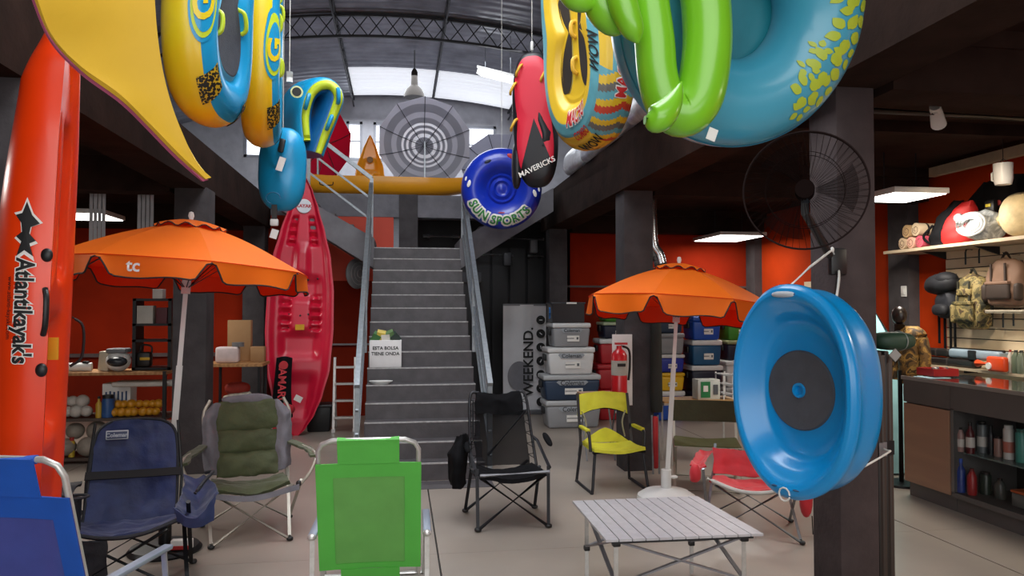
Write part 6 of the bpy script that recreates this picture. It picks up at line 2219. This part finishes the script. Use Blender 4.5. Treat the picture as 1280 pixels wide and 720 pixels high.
B_ = lambda n_, h_: M(n_, h_, .35, 0, .05, 8)
LB = B_('bl_white', '#cfc9c2')
s1 = .477
bottle('pale pink bottle on the glass shelf, at the panel end', 1201, 560, s1, .19, .026, B_('bt_pink', '#a4837e'), BLACKPL, LB, shape=2, Xv=4.34)
bottle('dark red bottle with white label on the glass shelf', 1213, 560, s1, .24, .03, B_('bt_dred', '#5c1c20'), BLACKPL, LB, Xv=4.36)
bottle('grey steel bottle on the glass shelf', 1228, 560, s1, .24, .036, B_('bt_grey', '#6e7274'), BLACKPL, LB, shape=1)
bottle('black bottle on the glass shelf', 1239, 560, s1, .22, .024, B_('bt_black', '#26262a'), BLACKPL, None)
bottle('short rose flask on the glass shelf', 1248, 560, s1, .15, .03, B_('bt_rose', '#9c7a70'), BLACKPL, None, shape=1)
bottle('tall white bottle with red mark on the glass shelf', 1261, 560, s1, .25, .036, B_('bt_white', '#d2cfca'), WHITEPL, B_('bl_red', '#b56a5c'), shape=1)
bottle('turquoise bottle on the glass shelf', 1277, 560, s1, .24, .038, B_('bt_teal', '#3f8f84'), B_('bt_teal2', '#2c6a62'), None, shape=1)
s0 = .162
bottle('blue bottle on the cabinet bottom', 1201, 600, s0, .26, .034, B_('bt_blue', '#243f8c'), B_('bt_blue2', '#2d52b0'), None, Xv=4.34)
bottle('bright red bottle on the cabinet bottom', 1215, 600, s0, .2, .034, B_('bt_red', '#a12426'), B_('bt_red2', '#7c1a1c'), None, shape=2, Xv=4.36)
bottle('dark green flask on the cabinet bottom', 1232, 600, s0, .17, .04, B_('bt_dgreen', '#27332a'), BLACKPL, None, shape=1)
bottle('smoke grey flask on the cabinet bottom', 1250, 600, s0, .15, .04, B_('bt_smoke', '#4a4c48'), BLACKPL, None, shape=2)
yq = 4.66
t = thing('tackle_tray', 'clear tray with an orange lid under the turquoise bottle', 'tray', (4.5, 4.78, s0))
MB().rbox((4.5, 4.78, s0 + .05), (.2, .26, .1), .01).build('tray_box', M('tray_clear', '#6d706c', .2), t)
MB().rbox((4.5, 4.78, s0 + .11), (.21, .27, .02), .006).build('lid', M('tray_orange', '#c65a1e', .4), t)

# red tray with small things and blue paper on the counter end
t = thing('red_tray', 'red tray of small tools at the counter end', 'tray', (4.5, 5.78, 1.0175))
for dx, dy, w, d_ in ((-.11, 0, .012, .2), (.11, 0, .012, .2), (0, -.1, .23, .012), (0, .1, .23, .012)):
    MB().box((4.5 + dx, 5.78 + dy, 1.06), (w, d_, .06)).build('tray_wall', M('tray_red', '#a81f22', .4), t)
MB().box((4.5, 5.78, 1.035), (.22, .2, .012)).build('tray_floor', M('tray_red', '#a81f22', .4), t)
for k in range(5):
    tag(MB().ell((4.43 + .035 * k, 5.74 + .02 * (k % 3), 1.075), (.03, .05, .05)).build('small_reel', M('reel%d' % k, ['#22252a', '#b8b6b0', '#2c3c4a', '#8a2a22', '#3a3a3e'][k], .5)), ['black', 'white', 'slate', 'maroon', 'charcoal'][k] + ' small reel lying in the red tray', 'reel')
tag(MB().box((4.4, 5.72, 1.0195), (.2, .2, .004)).build('blue_paper', M('pale_blue_paper', '#9cc0cc', .6)), 'pale blue sheet of paper under the red tray', 'paper')

# ================================================================== slat wall
WX = 5.585
t = thing('slat_wall', 'cream slat wall panel behind the counter', 'slat wall', (WX, 5.2, .8))
SL = M('cream_slat', '#e4cfae', .55, 0, .05, 5)
MB().box((WX + .007, 5.2, 1.5), (.014, 3.62, 1.4)).build('backing', M('slat_groove', '#3c2e26', .8), t)
nsl = 14
for k in range(nsl):
    MB().box((WX - .01, 5.2, .8 + .1 * k + .046), (.022, 3.6, .09)).build('slat', SL, t)
t = thing('slat_wall', 'small cream slat panel near the far right corner', 'slat wall', (5.585, 9.3, 1.7))
for k in range(3):
    MB().box((5.575, 9.3, 1.75 + .085 * k), (.022, .9, .078)).build('slat', SL, t)
MB().box((5.592, 9.3, 1.83), (.014, .92, .26)).build('backing', M('slat_groove', '#3c2e26', .8), t)
# long shelf above
t = thing('wall_shelf', 'long pale shelf above the slat wall', 'shelf', (5.35, 5.5, 2.17))
MB().box((5.36, 5.45, 2.19), (.44, 3.9, .03)).build('shelf_board', M('shelf_cream', '#b7a58c', .5), t)
for y in (4.0, 5.2, 6.3, 7.0):
    MB().prism([(5.3, 2.175), (5.585, 2.175), (5.585, 2.1), (5.56, 2.1)], .02, c=(0, y, 0)).build('bracket', BLACKMET, t)
# lower shelf
t = thing('wall_shelf', 'short pale shelf at the foot of the slat wall', 'shelf', (5.42, 5.5, 1.0))
MB().box((5.41, 5.2, 1.02), (.32, 3.4, .025)).build('shelf_board', M('shelf_cream', '#b7a58c', .5), t)
for y in (4.2, 5.4, 6.6):
    MB().box((5.5, y, .985), (.14, .02, .04)).build('bracket', BLACKMET, t)
t = thing('wall_shelf', 'small clear shelf below the brown bag on the slat wall', 'shelf', (5.48, 6.0, 1.5))
MB().box((5.47, 6.0, 1.56), (.2, .55, .015)).build('shelf_board', M('shelf_glass2', '#8c8a80', .2, 0, 0, alpha=.7), t)
MB().box((5.375, 6.0, 1.566), (.01, .55, .03)).build('price_rail', M('rail_pale', '#b8ae9c', .5), t)
# wall switch on the pilaster
c = P(1143, 363, 7.45)
t = thing('light_switch', 'white light switch on the right pilaster', 'switch', (5.465, 7.52, c.z))
MB().rbox((5.463, 7.52, 1.78), (.012, .09, .12), .006).build('switch_plate', WHITEPL, t)
MB().rbox((5.455, 7.52, 1.78), (.012, .04, .06), .004).build('rocker', WHITEPL, t)


def onX(px_, py_, Xv):
    r = _F + _R * ((px_ - 640) / FPX) + _U * ((360 - py_) / FPX)
    return Vector((0, 0, CAM_H)) + r * (Xv / r.x)


# rolled mats on the shelf end
ZS = 2.205
FO = [('#b9a184', 'tan'), ('#c99a86', 'peach'), ('#b8455a', 'pink'), ('#a98a62', 'brown'), ('#b9a488', 'cream')]
pos = [(0, 0), (.13, 0), (.26, 0), (.07, .12), (.21, .125)]
yq = onX(1150, 300, 5.2).y
for k, (dy, dz) in enumerate(pos):
    col, nm = FO[k]
    y = yq + .22 - dy
    z = ZS + .062 + dz
    r = .058 + (.008 if k in (3, 4) else 0)
    t = thing('rolled_mat', nm + ' rolled foam mat in the pile at the shelf end', 'mat', (5.37, y, z - r))
    mt = M('matroll%d' % k, col, .8, 0, .08, 12)
    MB().lathe([(.012, 0), (r, 0), (r, .42), (.012, .42)], 24, RY(math.pi / 2), (5.16, y, z)).build('roll', mt, t)
    MB().tube([(5.158, y + .014 * j * .28 * math.cos(j), z + .014 * j * .28 * math.sin(j)) for j in range(4, 14)], .003, 5).build('spiral_edge', M('matdark%d' % k, '#6c5644', .8), t)
    MB().lathe([(r + .002, 0), (r + .002, .02), (r, .02)], 24, RY(math.pi / 2), (5.25, y, z)).build('strap', BLACKPL, t)

# goods on the top shelf
c = onX(1193, 275, 5.3)
t = thing('dry_bag', 'red and black dry bag standing on the long shelf', 'bag', (5.32, c.y, ZS))
MB().loft([[(5.32 + .14 * w_ * math.cos(a), c.y + .19 * w_ * math.sin(a) - lean, ZS + z) for a in [k * math.pi / 8 for k in range(16)]] for z, w_, lean in ((0, .85, 0), (.05, 1, 0), (.2, .95, .03), (.32, .7, .1), (.4, .3, .16))], 24).crumple(.02, 9).build('bag_body', M('bag_red', '#b71c1c', .6, 0, .1, 8, bump=.3, bscale=12), t)
MB().loft([[(5.28 + .13 * w_ * math.cos(a), c.y + .12 + .16 * w_ * math.sin(a) - lean, ZS + z) for a in [k * math.pi / 8 for k in range(16)]] for z, w_, lean in ((0, .8, 0), (.1, .9, 0), (.22, .8, .05), (.34, .6, .12), (.42, .3, .2))], 24).crumple(.02, 9).build('black_half', BKF, t)
MB().tube(spline([(5.2, c.y + .2, ZS + .02), (5.15, c.y + .24, ZS + .1), (5.16, c.y + .12, ZS + .2)], 10), .012, 8).build('strap', BKF, t)
c = onX(1245, 245, 5.4)
t = thing('black_shirt', 'black T-shirt hanging behind the goods on the long shelf', 'shirt', (5.5, c.y, c.z - .3))
MB().patch([[(5.47, c.y + .34, c.z - .32), (5.44, c.y, c.z - .34), (5.47, c.y - .34, c.z - .32)], [(5.5, c.y + .3, c.z), (5.45, c.y, c.z), (5.5, c.y - .3, c.z)], [(5.53, c.y + .26, c.z + .16), (5.5, c.y, c.z + .19), (5.53, c.y - .26, c.z + .16)]], 12, 14, .04).build('torso', BKF, t)
for s in (-1, 1):
    MB().patch([[(5.5, c.y + s * .24, c.z + .17), (5.5, c.y + s * .28, c.z - .02)], [(5.5, c.y + s * .45, c.z + .02), (5.5, c.y + s * .4, c.z - .12)]], 6, 6, .035).build('sleeve', BKF, t)
MB().ell((5.425, c.y, c.z - .06), (.01, .06, .05)).build('chest_print', M('print_red2', '#8c2a28', .6), t)
c = onX(1221, 264, 5.25)
t = thing('head_lamp', 'black head lamp in front of the black shirt', 'lamp', (5.4, c.y, ZS))
MB().rbox((5.4, c.y, ZS + .33), (.06, .12, .13), .025).build('lamp_box', BLACKPL, t)
MB().rbox((5.367, c.y, ZS + .34), (.01, .06, .03), .004).build('yellow_strip', M('strip_yellow', '#d8c23a', .4), t)
MB().box((5.4, c.y, ZS + .135), (.05, .06, .27)).build('stand', BLACKPL, t)
c = onX(1232, 283, 5.25)
PLB = ramp_mat('clear_plastic_wrap', [(0, '#5b5f62'), (.45, '#8f9496'), (.7, '#d6d9da')], 'noise', 9, .2, False, detail=6, distortion=2, bump=.6)
t = thing('wrapped_coil', 'white hose coil wrapped in clear plastic on the long shelf', 'package', (5.24, c.y, ZS))
MB().ell((5.24, c.y, ZS + .14), (.28, .4, .28), 28, 16, .9).crumple(.03, 10).build('plastic_wrap', PLB, t)
for k in range(3):
    MB().tube([(5.10 - .012 * math.cos(j * .3142), c.y + (.16 - .035 * k) * math.cos(j * .3142), ZS + .15 + (.1 - .022 * k) * math.sin(j * .3142)) for j in range(20)], .012, 8, closed=True).build('hose_loop', M('hose_white', '#b4b6b6', .5), t)
MB().ell((5.2, c.y + .27, ZS + .24), (.08, .1, .09), 12, 8).build('wrap_knot', PLB, t)
c = onX(1272, 272, 5.25)
t = thing('straw_hat', 'cream straw hat bag at the shelf beside the wrapped coil', 'hat', (5.24, c.y, ZS))
MB().ell((5.24, c.y - .06, ZS + .19), (.3, .36, .38), 28, 16, .9).build('crown', M('straw_cream', '#dcc79a', .6, 0, .1, 14, bump=.4, bscale=30), t)
MB().ell((5.24, c.y + .17, ZS + .16), (.1, .16, .1), 14, 8).build('gathered_end', M('straw_cream', '#dcc79a', .6), t)
c = onX(1254, 218, 4.9)
t = thing('hanging_mug', 'white enamel mug hanging from a cord under the gallery', 'mug', c - Vector((0, 0, .08)))
MB().lathe([(0, -.09), (.06, -.085), (.07, -.04), (.072, .09), (.066, .09), (.064, -.03), (0, -.07)], 24, c=c).build('mug_body', WHITEPL, t)
MB().lathe([(0, .03), (.065, .03)], 20, c=c).build('mug_inside', M('mug_grey', '#8a8784', .5), t)
MB().tube([c + Vector((0, .07, .05)), c + Vector((0, .12, .03)), c + Vector((0, .12, -.03)), c + Vector((0, .07, -.05))], .008, 8).build('mug_handle', WHITEPL, t)
MB().tube([c + Vector((0, 0, .09)), Vector((c.x, c.y, 3.05))], .003, 6).build('hanging_cord', BLACKPL, t)
MB().tube([c + Vector((0, -.068, .085)), c + Vector((0, 0, .13)), c + Vector((0, .068, .085))], .003, 6).build('cord_loop', BLACKPL, t)
# pale ceiling conduit strip along the right wall top
tag(MB().bar(onX(1165, 216, 5.3), onX(1300, 182, 5.3), .07, .09).build('trim_1', M('pale_duct', '#a5937c', .6, 0, .1, 10)), 'pale cable duct running along the right wall top', None, None, 'structure')

# hooks and bags on the slat wall
def hook(p, t, L_=.12):
    MB().tube([(WX - .015, p.y, p.z), (p.x - .02, p.y, p.z - .0), (p.x - .03, p.y, p.z + .02)], .004, 6).build('hook', BLACKMET, t)


c = onX(1178, 355, 5.4)
t = thing('black_hat_bag', 'black brimmed hat and waist bag hanging at the slat wall end', 'bag', c - Vector((0, 0, .3)))
MB().ell(c, (.26, .4, .2), 22, 12, .9, RX(-.12)).crumple(.02, 9).build('hat_brim', M('black_canvas', '#1b1c22', .7, 0, .12, 10, bump=.3, bscale=16), t)
MB().ell(c + Vector((-.02, -.08, .05)), (.2, .24, .14), 20, 10).build('hat_crown', M('black_canvas', '#1b1c22', .7), t)
MB().ell(c + Vector((.02, -.04, -.2)), (.16, .26, .28), 20, 12, .8).crumple(.025, 9).build('waist_bag', M('black_canvas2', '#22242c', .7, 0, .15, 10, bump=.4, bscale=12), t)
MB().ell(c + Vector((-.06, -.04, -.26)), (.1, .2, .12), 16, 10, .8).build('front_pocket', M('black_canvas', '#1b1c22', .7), t)
for dy, l_ in ((.08, .3), (.0, .36), (-.08, .46), (-.14, .42)):
    MB().box(c + Vector((.02, dy, -.3 - l_ / 2)), (.012, .022, l_)).build('strap', BKF, t)
hook(Vector((c.x, c.y, c.z + .1)), t)
CAMO = ramp_mat('woodland_camo', [(0, '#2b2a1c'), (.4, '#5a5130'), (.5, '#8b7a4c'), (.57, '#4a3a26'), (.66, '#a3936a')], 'noise', 9, .75, True, detail=4, distortion=.6)


def pack(name, label, px_, py_, w, h, d, mat, dark, Xv=5.42, extras=True):
    c = onX(px_, py_, Xv)
    t = thing(name, label, 'backpack', c - Vector((0, 0, h / 2)))
    secs = []
    for z, k in ((-.5, .55), (-.44, .9), (-.2, 1), (.1, .98), (.3, .86), (.42, .62), (.5, .2)):
        secs.append([c + Vector((d / 2 * k * math.copysign(abs(math.cos(a)) ** .7, math.cos(a)), w / 2 * k * math.copysign(abs(math.sin(a)) ** .7, math.sin(a)), z * h)) for a in [j * math.pi / 12 for j in range(24)]])
    MB().loft(secs, 28).crumple(.016, 9).build('main_body', mat, t, angle=60)
    MB().rbox(c + Vector((-d * .52, 0, -.2 * h)), (d * .3, w * .66, h * .34), .03, 3).build('front_pocket', mat if extras else dark, t)
    MB().rbox(c + Vector((-d * .54, 0, -.03 * h)), (d * .34, w * .68, h * .07), .012, 2).build('pocket_flap', mat, t)
    if extras:
        MB().rbox(c + Vector((-d * .48, 0, .17 * h)), (d * .24, w * .5, h * .14), .02, 3).build('upper_pocket', mat, t)
    for s in (-1, 1):
        MB().rbox(c + Vector((-d * .3, s * w * .46, -.22 * h)), (d * .5, w * .16, h * .36), .03, 3).build('side_pocket', dark if not extras else mat, t)
        MB().box(c + Vector((-d * .53, s * w * .2, .06 * h)), (.012, .018, h * .62)).build('webbing', dark, t)
    for s in (-1, 1):
        MB().tube(spline([c + Vector((d * .3, s * w * .3, .42 * h)), c + Vector((d * .1, s * w * .56, .0)), c + Vector((d * .3, s * w * .4, -.45 * h))], 12), .014, 8, flat=.4).build('shoulder_strap', dark, t)
    MB().tube(spline([c + Vector((0, -.05, .47 * h)), c + Vector((0, 0, .6 * h)), c + Vector((0, .05, .47 * h))], 10), .01, 8).build('grab_loop', dark, t)
    hook(Vector((c.x, c.y, c.z + .56 * h)), t)
    return t


pack('camouflage_backpack', 'camouflage backpack hanging on the slat wall', 1217, 377, .36, .52, .2, CAMO, M('dark_camo_strap', '#2d2c22', .7))
pack('brown_backpack', 'brown open topped backpack hanging above the clear shelf', 1258, 352, .4, .44, .16, ramp_mat('brown_canvas', [(0, '#6a4f3e'), (1, '#7d6150')], 'noise', 10, .75, False), M('dark_brown_strap', '#33261f', .7), extras=False)
for k, (px_, py_) in enumerate(((1208, 322), (1225, 320), (1255, 400), (1268, 398))):
    c = onX(px_, py_, 5.5)
    tag(MB().tube([(WX - .015, c.y, c.z + .08), (5.5, c.y, c.z + .08), (5.49, c.y, c.z + .05), (5.49, c.y, c.z - .07)], .008, 6).build('display_hook', BLACKMET), ['slim black hook on the slat wall above the camouflage pack', 'black double hook above the brown pack', 'long black strap hook below the clear shelf', 'grey strap hook under the clear shelf end'][k], 'hook')

# goods on the lower shelf
ZL = 1.0335
c = onX(1185, 452, 5.3)
for k, (px0, px1, dz, lb, nm) in enumerate(((1155, 1188, .085, 'upper black rod case on the lower shelf', 'rod_case'), (1153, 1220, .0, 'lower long black rod case on the lower shelf', 'rod_case'))):
    a, b = onX(px0, 450, 5.3), onX(px1, 450, 5.3)
    t = thing(nm, lb, 'case', (5.3, (a.y + b.y) / 2, ZL + dz))
    MB().rbox((5.32, (a.y + b.y) / 2, ZL + dz + .04), (.1, abs(a.y - b.y), .075), .02, 3).build('case_body', M('case_black', '#1f1a19', .4), t)
    MB().rbox((5.32, (a.y + b.y) / 2 - .02, ZL + dz + .04), (.104, .03, .08), .01).build('band', M('case_band', '#3a3230', .5), t)
    MB().rbox((5.32, max(a.y, b.y), ZL + dz + .04), (.09, .04, .068), .015).build('end_cap', BLACKPL, t)
a, b = onX(1188, 440, 5.3), onX(1252, 440, 5.3)
t = thing('pale_case', 'pale blue grey long case lying on the black rod case', 'case', (5.3, (a.y + b.y) / 2, ZL + .085))
MB().rbox((5.33, (a.y + b.y) / 2, ZL + .13), (.12, abs(a.y - b.y), .085), .025, 3).build('case_body', M('case_pale', '#8ea0ae', .4), t)
MB().rbox((5.27, (a.y + b.y) / 2, ZL + .125), (.02, .1, .09), .01).build('latch', BLACKPL, t)
MB().tube([(5.33, a.y, ZL + .175), (5.33, b.y, ZL + .175)], .012, 8).build('top_rail', BLACKPL, t)
a, b = onX(1222, 450, 5.22), onX(1259, 450, 5.22)
t = thing('orange_tool', 'orange flare gun shaped tool lying on the lower shelf', 'tool', (5.22, (a.y + b.y) / 2, ZL))
OT = M('safety_orange', '#d9481a', .4, 0, .05, 8)
ym = (a.y + b.y) / 2
MB().rbox((5.22, ym - .06, ZL + .07), (.06, abs(a.y - b.y) * .6, .13), .02, 3).build('grip_body', OT, t)
MB().tube([(5.22, max(a.y, b.y) + .0, ZL + .06), (5.22, ym, ZL + .065)], .035, 14).build('barrel', OT, t)
MB().lathe([(.012, .0), (.03, .0), (.03, .012), (.012, .012)], 18, RY(-math.pi / 2), (5.19, ym - .0, ZL + .05)).build('white_ring', WHITEPL, t)
for k, (px_, col, lb) in enumerate(((1263, '#c9c4bb', 'white bottle with red cap at the lower shelf end'), (1270, '#5d6a58', 'grey green water bottle on the lower shelf'), (1277, '#667060', 'grey green flask next to the water bottle'))):
    bottle(lb, px_, 446, ZL, .2, .035 if k else .022, B_('sb%d' % k, col), B_('sbc%d' % k, ['#b3382c', '#3c3c38', '#3c3c38'][k]), None, Xv=5.28, shape=2)

# mannequin bust in camouflage, turquoise tent fabric
c = onX(1124, 394, 4.5)
t = thing('mannequin_bust', 'black headed mannequin bust wearing a camouflage jacket', 'mannequin', (c.x, c.y, 0))
MB().ell((c.x, c.y, c.z), (.12, .14, .17), 20, 14).build('head_form', M('gloss_black_head', '#1c1412', .3), t)
MB().tube([(c.x, c.y, c.z - .08), (c.x, c.y, c.z - .18)], .05, 14).build('neck', M('gloss_black_head', '#1c1412', .3), t)
CAM2 = ramp_mat('dry_leaf_camo', [(0, '#3a2c18'), (.42, '#6d5128'), (.52, '#a07c3c'), (.6, '#4a3820'), (.68, '#8c7440')], 'noise', 11, .75, True, detail=4, distortion=.8)
MB().loft([[(c.x + .1 + .12 * w_ * math.cos(a), c.y - .02 + .15 * w_ * math.sin(a), c.z + z) for a in [k * math.pi / 8 for k in range(16)]] for z, w_ in ((-.62, .75), (-.4, .85), (-.24, 1.0), (-.15, .9), (-.1, .45))], 20).build('jacket', CAM2, t)
for s in (-1, 1):
    MB().tube(spline([(c.x + .1, c.y - .02 + s * .13, c.z - .18), (c.x + .1, c.y - .02 + s * .19, c.z - .38), (c.x + .07, c.y - .02 + s * .18, c.z - .6)], 12), [.055 - .0015 * k for k in range(13)], 12).build('sleeve', CAM2, t)
MB().tube([(c.x, c.y, 0.02), (c.x, c.y, c.z - .5)], .02, 10).build('stand_pole', BLACKMET, t)
MB().lathe([(0, 0), (.18, 0), (.18, .02), (0, .03)], 24, c=(c.x, c.y, 0)).build('stand_base', BLACKMET, t)
a0, a1 = P(1094, 384, 6.9), P(1180, 478, 6.9)
TQF = M('aqua_tent_fabric', '#a4dce2', .6, 0, .06, 6, bump=.1, bscale=10)
t = thing('pop_up_tent', 'aqua beach tent standing behind the near pillar', 'tent', (a0.x, 6.9, 0))
pk = Vector((a0.x, 6.95, a0.z))
bs = [Vector((a1.x - .15, 6.6, .02)), Vector((a1.x - .15, 7.3, .02)), Vector((a0.x - .75, 7.3, .02)), Vector((a0.x - .75, 6.6, .02))]
for k in range(4):
    p, q = bs[k], bs[(k + 1) % 4]
    if k == 3:
        pass
    MB().sheet(lambda u, v: p.lerp(q, u).lerp(pk, v * .97) + (((p + q) / 2 - (bs[0] + bs[2]) / 2) * .12 * math.sin(math.pi * v)), 8, 10, .006).build('tent_panel', TQF, t)
for p in bs:
    MB().tube(spline([p, p.lerp(pk, .5) + (p - pk) * .0 + (Vector((p.x, p.y, 0)) - Vector((pk.x, pk.y, 0))) * .12, pk], 12), .006, 6).build('tent_pole', BLACKPL, t)
# folded dark screen boards beside the near pillar with a green roll on top
t0x = 2.50
Zt = P(1112, 438, 3.75).z
for k in range(4):
    x = t0x + .012 + .034 * k
    y = 3.66 + .018 * k
    t = thing('folded_board', ['dark folded board leaning next to the near pillar, innermost', 'dark folded board between the innermost and the narrow one', 'narrow dark folded board in the row by the near pillar', 'outermost dark folded board by the near pillar'][k], 'board', (x, y, 0))
    MB().rbox((x, y + .12, (Zt + (-.02 if k % 2 else 0)) / 2), (.026, .24, Zt - (.02 if k % 2 else 0)), .006).build('panel', M('dark_board%d' % (k % 2), ['#1f1916', '#3a302b'][k % 2], .5), t)
    MB().box((x, y - .003, .85), (.024, .006, .075)).build('hinge', STEEL if k < 2 else BLACKMET, t)
c = P(1122, 426, 3.72)
t = thing('mat_roll', 'dark green padded roll lying on the folded boards', 'roll', (c.x, 3.78, Zt))
MB().ell((c.x + .01, 3.78, Zt + .05), (.24, .16, .1), 24, 14, .75).build('roll_body', M('dark_green_roll', '#1f3a2a', .6, 0, .08, 8, bump=.2, bscale=14), t)
MB().tube([(c.x + .05 + .004 * math.cos(j * .3), 3.78 + .082 * math.cos(j * .3142), Zt + .05 + .052 * math.sin(j * .3142)) for j in range(20)], .004, 6, closed=True).build('strap', M('strap_grey', '#7c8078', .6), t)
MB().box((c.x - .055, 3.665, Zt - .02), (.05, .006, .05), RY(.78)).build('grey_tag', M('tag_grey', '#8d8b88', .5), t)

# ================================================================== gallery goods and hall lamps
GREYP = M('grey_striped_canopy', '#9c9ca6', .6, 0, .04, 6)
GREYD = M('slate_stripe', '#6f7079', .6, 0, .04, 6)


def stripes_mat(name, a, b, c_):
    m, nt, bs_ = nodes(name)
    N, L_ = nt.nodes, nt.links
    tc = N.new('ShaderNodeTexCoord')
    vl = N.new('ShaderNodeVectorMath')
    vl.operation = 'LENGTH'
    L_.new(tc.outputs['Object'], vl.inputs[0])
    cr = N.new('ShaderNodeValToRGB')
    cr.color_ramp.interpolation = 'CONSTANT'
    els = cr.color_ramp.elements
    stops = [(0, a), (.12, b), (.15, a), (.2, b), (.24, c_), (.3, b), (.33, c_), (.36, b), (.39, c_), (.42, b), (.45, c_), (.52, a), (.6, c_), (.72, a)]
    while len(els) < len(stops):
        els.new(.5)
    for e, (p, h) in zip(els, stops):
        e.position = p
        e.color = srgb(h)
    L_.new(vl.outputs['Value'], cr.inputs['Fac'])
    L_.new(cr.outputs['Color'], bs_.inputs['Base Color'])
    sset(bs_, 'Roughness', .7)
    tl = N.new('ShaderNodeBsdfTranslucent')
    L_.new(cr.outputs['Color'], tl.inputs['Color'])
    mx = N.new('ShaderNodeMixShader')
    mx.inputs[0].default_value = .45
    out = [n for n in N if n.type == 'OUTPUT_MATERIAL'][0]
    L_.new(bs_.outputs[0], mx.inputs[1])
    L_.new(tl.outputs[0], mx.inputs[2])
    L_.new(mx.outputs[0], out.inputs['Surface'])
    return m


STRP = stripes_mat('striped_parasol', '#bdbdc6', '#f0f0f4', '#9a9ba4')


def facing_parasol(label, px_, py_, Y, R, fab, tilt=(0, 0), pole=True, ribs=10, rot=0):
    """parasol lying on its side so that its inside faces the stairs"""
    c = P(px_, py_, Y)
    t = thing('display_parasol', label, 'parasol', c)
    n = Vector((tilt[0], -1, tilt[1])).normalized()
    u = (Vector((0, 0, 1)) - n * n.z).normalized()
    x = u.cross(n).normalized()

    def sf(a, v):
        g = 2 * math.pi / ribs
        q = (a % g) - g / 2
        r = R * v * math.cos(g / 2) / math.cos(q)
        return c + (x * math.cos(a + rot) + u * math.sin(a + rot)) * r - n * (.32 * R * (1 - v ** 1.8)) * 1.0
    MB().sheet(lambda p, v: sf(p * 2 * math.pi, .01 + .99 * v), ribs * 6, 16, .005).build('canopy', fab, t, angle=14)
    for k in range(ribs):
        a = k * 2 * math.pi / ribs
        MB().tube([sf(a, .02 + .98 * j / 6) + n * .012 for j in range(7)], .006, 6).build('rib', M('rib_dark', '#3c3d44', .5, .4), t)
        MB().tube([sf(a, .5) + n * .012, c + n * .0 - n * .05], .004, 5).build('stretcher', M('rib_dark', '#3c3d44', .5, .4), t)
    MB().tube([c - n * .34 * R, c + n * .02], .016, 10).build('pole_stub', STEEL, t)
    if pole:
        MB().tube([c + n * .02, (c.x, c.y - .02, GZ)], .014, 10).build('pole', STEEL, t)
    return t


facing_parasol('grey and white striped parasol facing the stairs on the gallery', 531, 178, 13.4, .84, STRP, (0, .05), rot=.31)
facing_parasol('plain grey parasol behind the blue snow tube on the gallery', 625, 212, 13.9, .72, cloth_mat('plain_grey_canopy', '#b4b4c0', .45), (-.15, .1))
facing_parasol('crimson parasol on the gallery behind the horseshoe float', 398, 180, 12.6, .62, cloth_mat('crimson_canopy', '#d4184c', .45), (-.5, -.1), rot=.2)
t = thing('green_crate', 'small green crate on the gallery under the crimson parasol', 'crate', P(408, 218, 12.3))
c = P(408, 218, 12.3)
MB().rbox((c.x, 12.3, GZ + .16), (.16, .2, .32), .01).build('crate_body', M('crate_green', '#4fa32c', .5), t)
MB().rbox((c.x, 12.3, GZ + .34), (.18, .22, .03), .008).build('lid', M('crate_green2', '#3a7f22', .5), t)
# bell shaped hall lamp on a rod
c = P(518, 122, 14.6)
t = thing('bell_lamp', 'metal bell shaped hall lamp on a long rod', 'lamp', c)
MB().lathe([(.2, 0), (.195, .06), (.15, .16), (.07, .24), (.06, .5), (.03, .56), (0, .56)], 28, c=c).build('shade', M('lamp_bronze', '#3d3733', .5, .2), t)
MB().tube([c + Vector((0, 0, .55)), (c.x, c.y, roof_z(c.x) - .05)], .014, 8).build('rod', STEEL, t)
# fluorescent batten
a, b = P(600, 90, 13.6), P(645, 101, 13.2)
t = thing('tube_lamp', 'bright fluorescent batten under the hall roof', 'lamp', a.lerp(b, .5))
MB().bar(a, b, .2, .1).build('diffuser', emit('batten_glow', '#ffffff', 4), t)
MB().bar(a + Vector((0, 0, .07)), b + Vector((0, 0, .07)), .24, .04).build('housing', WHITEPL, t)
for w in (.15, .85):
    p = a.lerp(b, w)
    MB().tube([p, (p.x, p.y, roof_z(p.x) - .02)], .005, 6).build('hanger', STEEL, t)
# clear wrapped bundles stacked along the right gallery edge
WRP = ramp_mat('white_wrap', [(0, '#8f9096'), (.5, '#c9cbd0'), (.75, '#e8eaee')], 'noise', 7, .3, False, detail=6, distortion=1.5, bump=.5)
for k, (y, h, l_) in enumerate(((5.6, .22, .7), (6.5, .2, .6), (7.4, .26, .7), (8.3, .2, .65), (9.2, .24, .7))):
    tag(MB().ell((2.2, y, GZ + h * .65 - .01), (.26, l_ * 1.25, h * 1.3), 24, 14, .7).build('wrapped_bundle', WRP), 'plastic wrapped white bundle on the right gallery edge, ' + ['over the near aisle', 'next past the first bundle', 'over the middle pillar', 'beyond the middle pillar bundle', 'nearest the rear gallery'][k], 'bundle')
for k, (a_, b_) in enumerate((((3.0, 5.0), (-2.4, 9.0)), ((2.5, 8.6), (-1.6, 7.4)))):
    p, q = Vector((a_[0], a_[1], 5.2)), Vector((b_[0], b_[1], 5.5))
MB()
tag(MB().cyl((2.55, 4.6, 2.93), (5.6, 4.75, 2.93), .03, 12).build('trim_2', M('dark_conduit', '#1d1614', .5)), 'dark conduit pipe under the right gallery slab', None, None, 'structure')
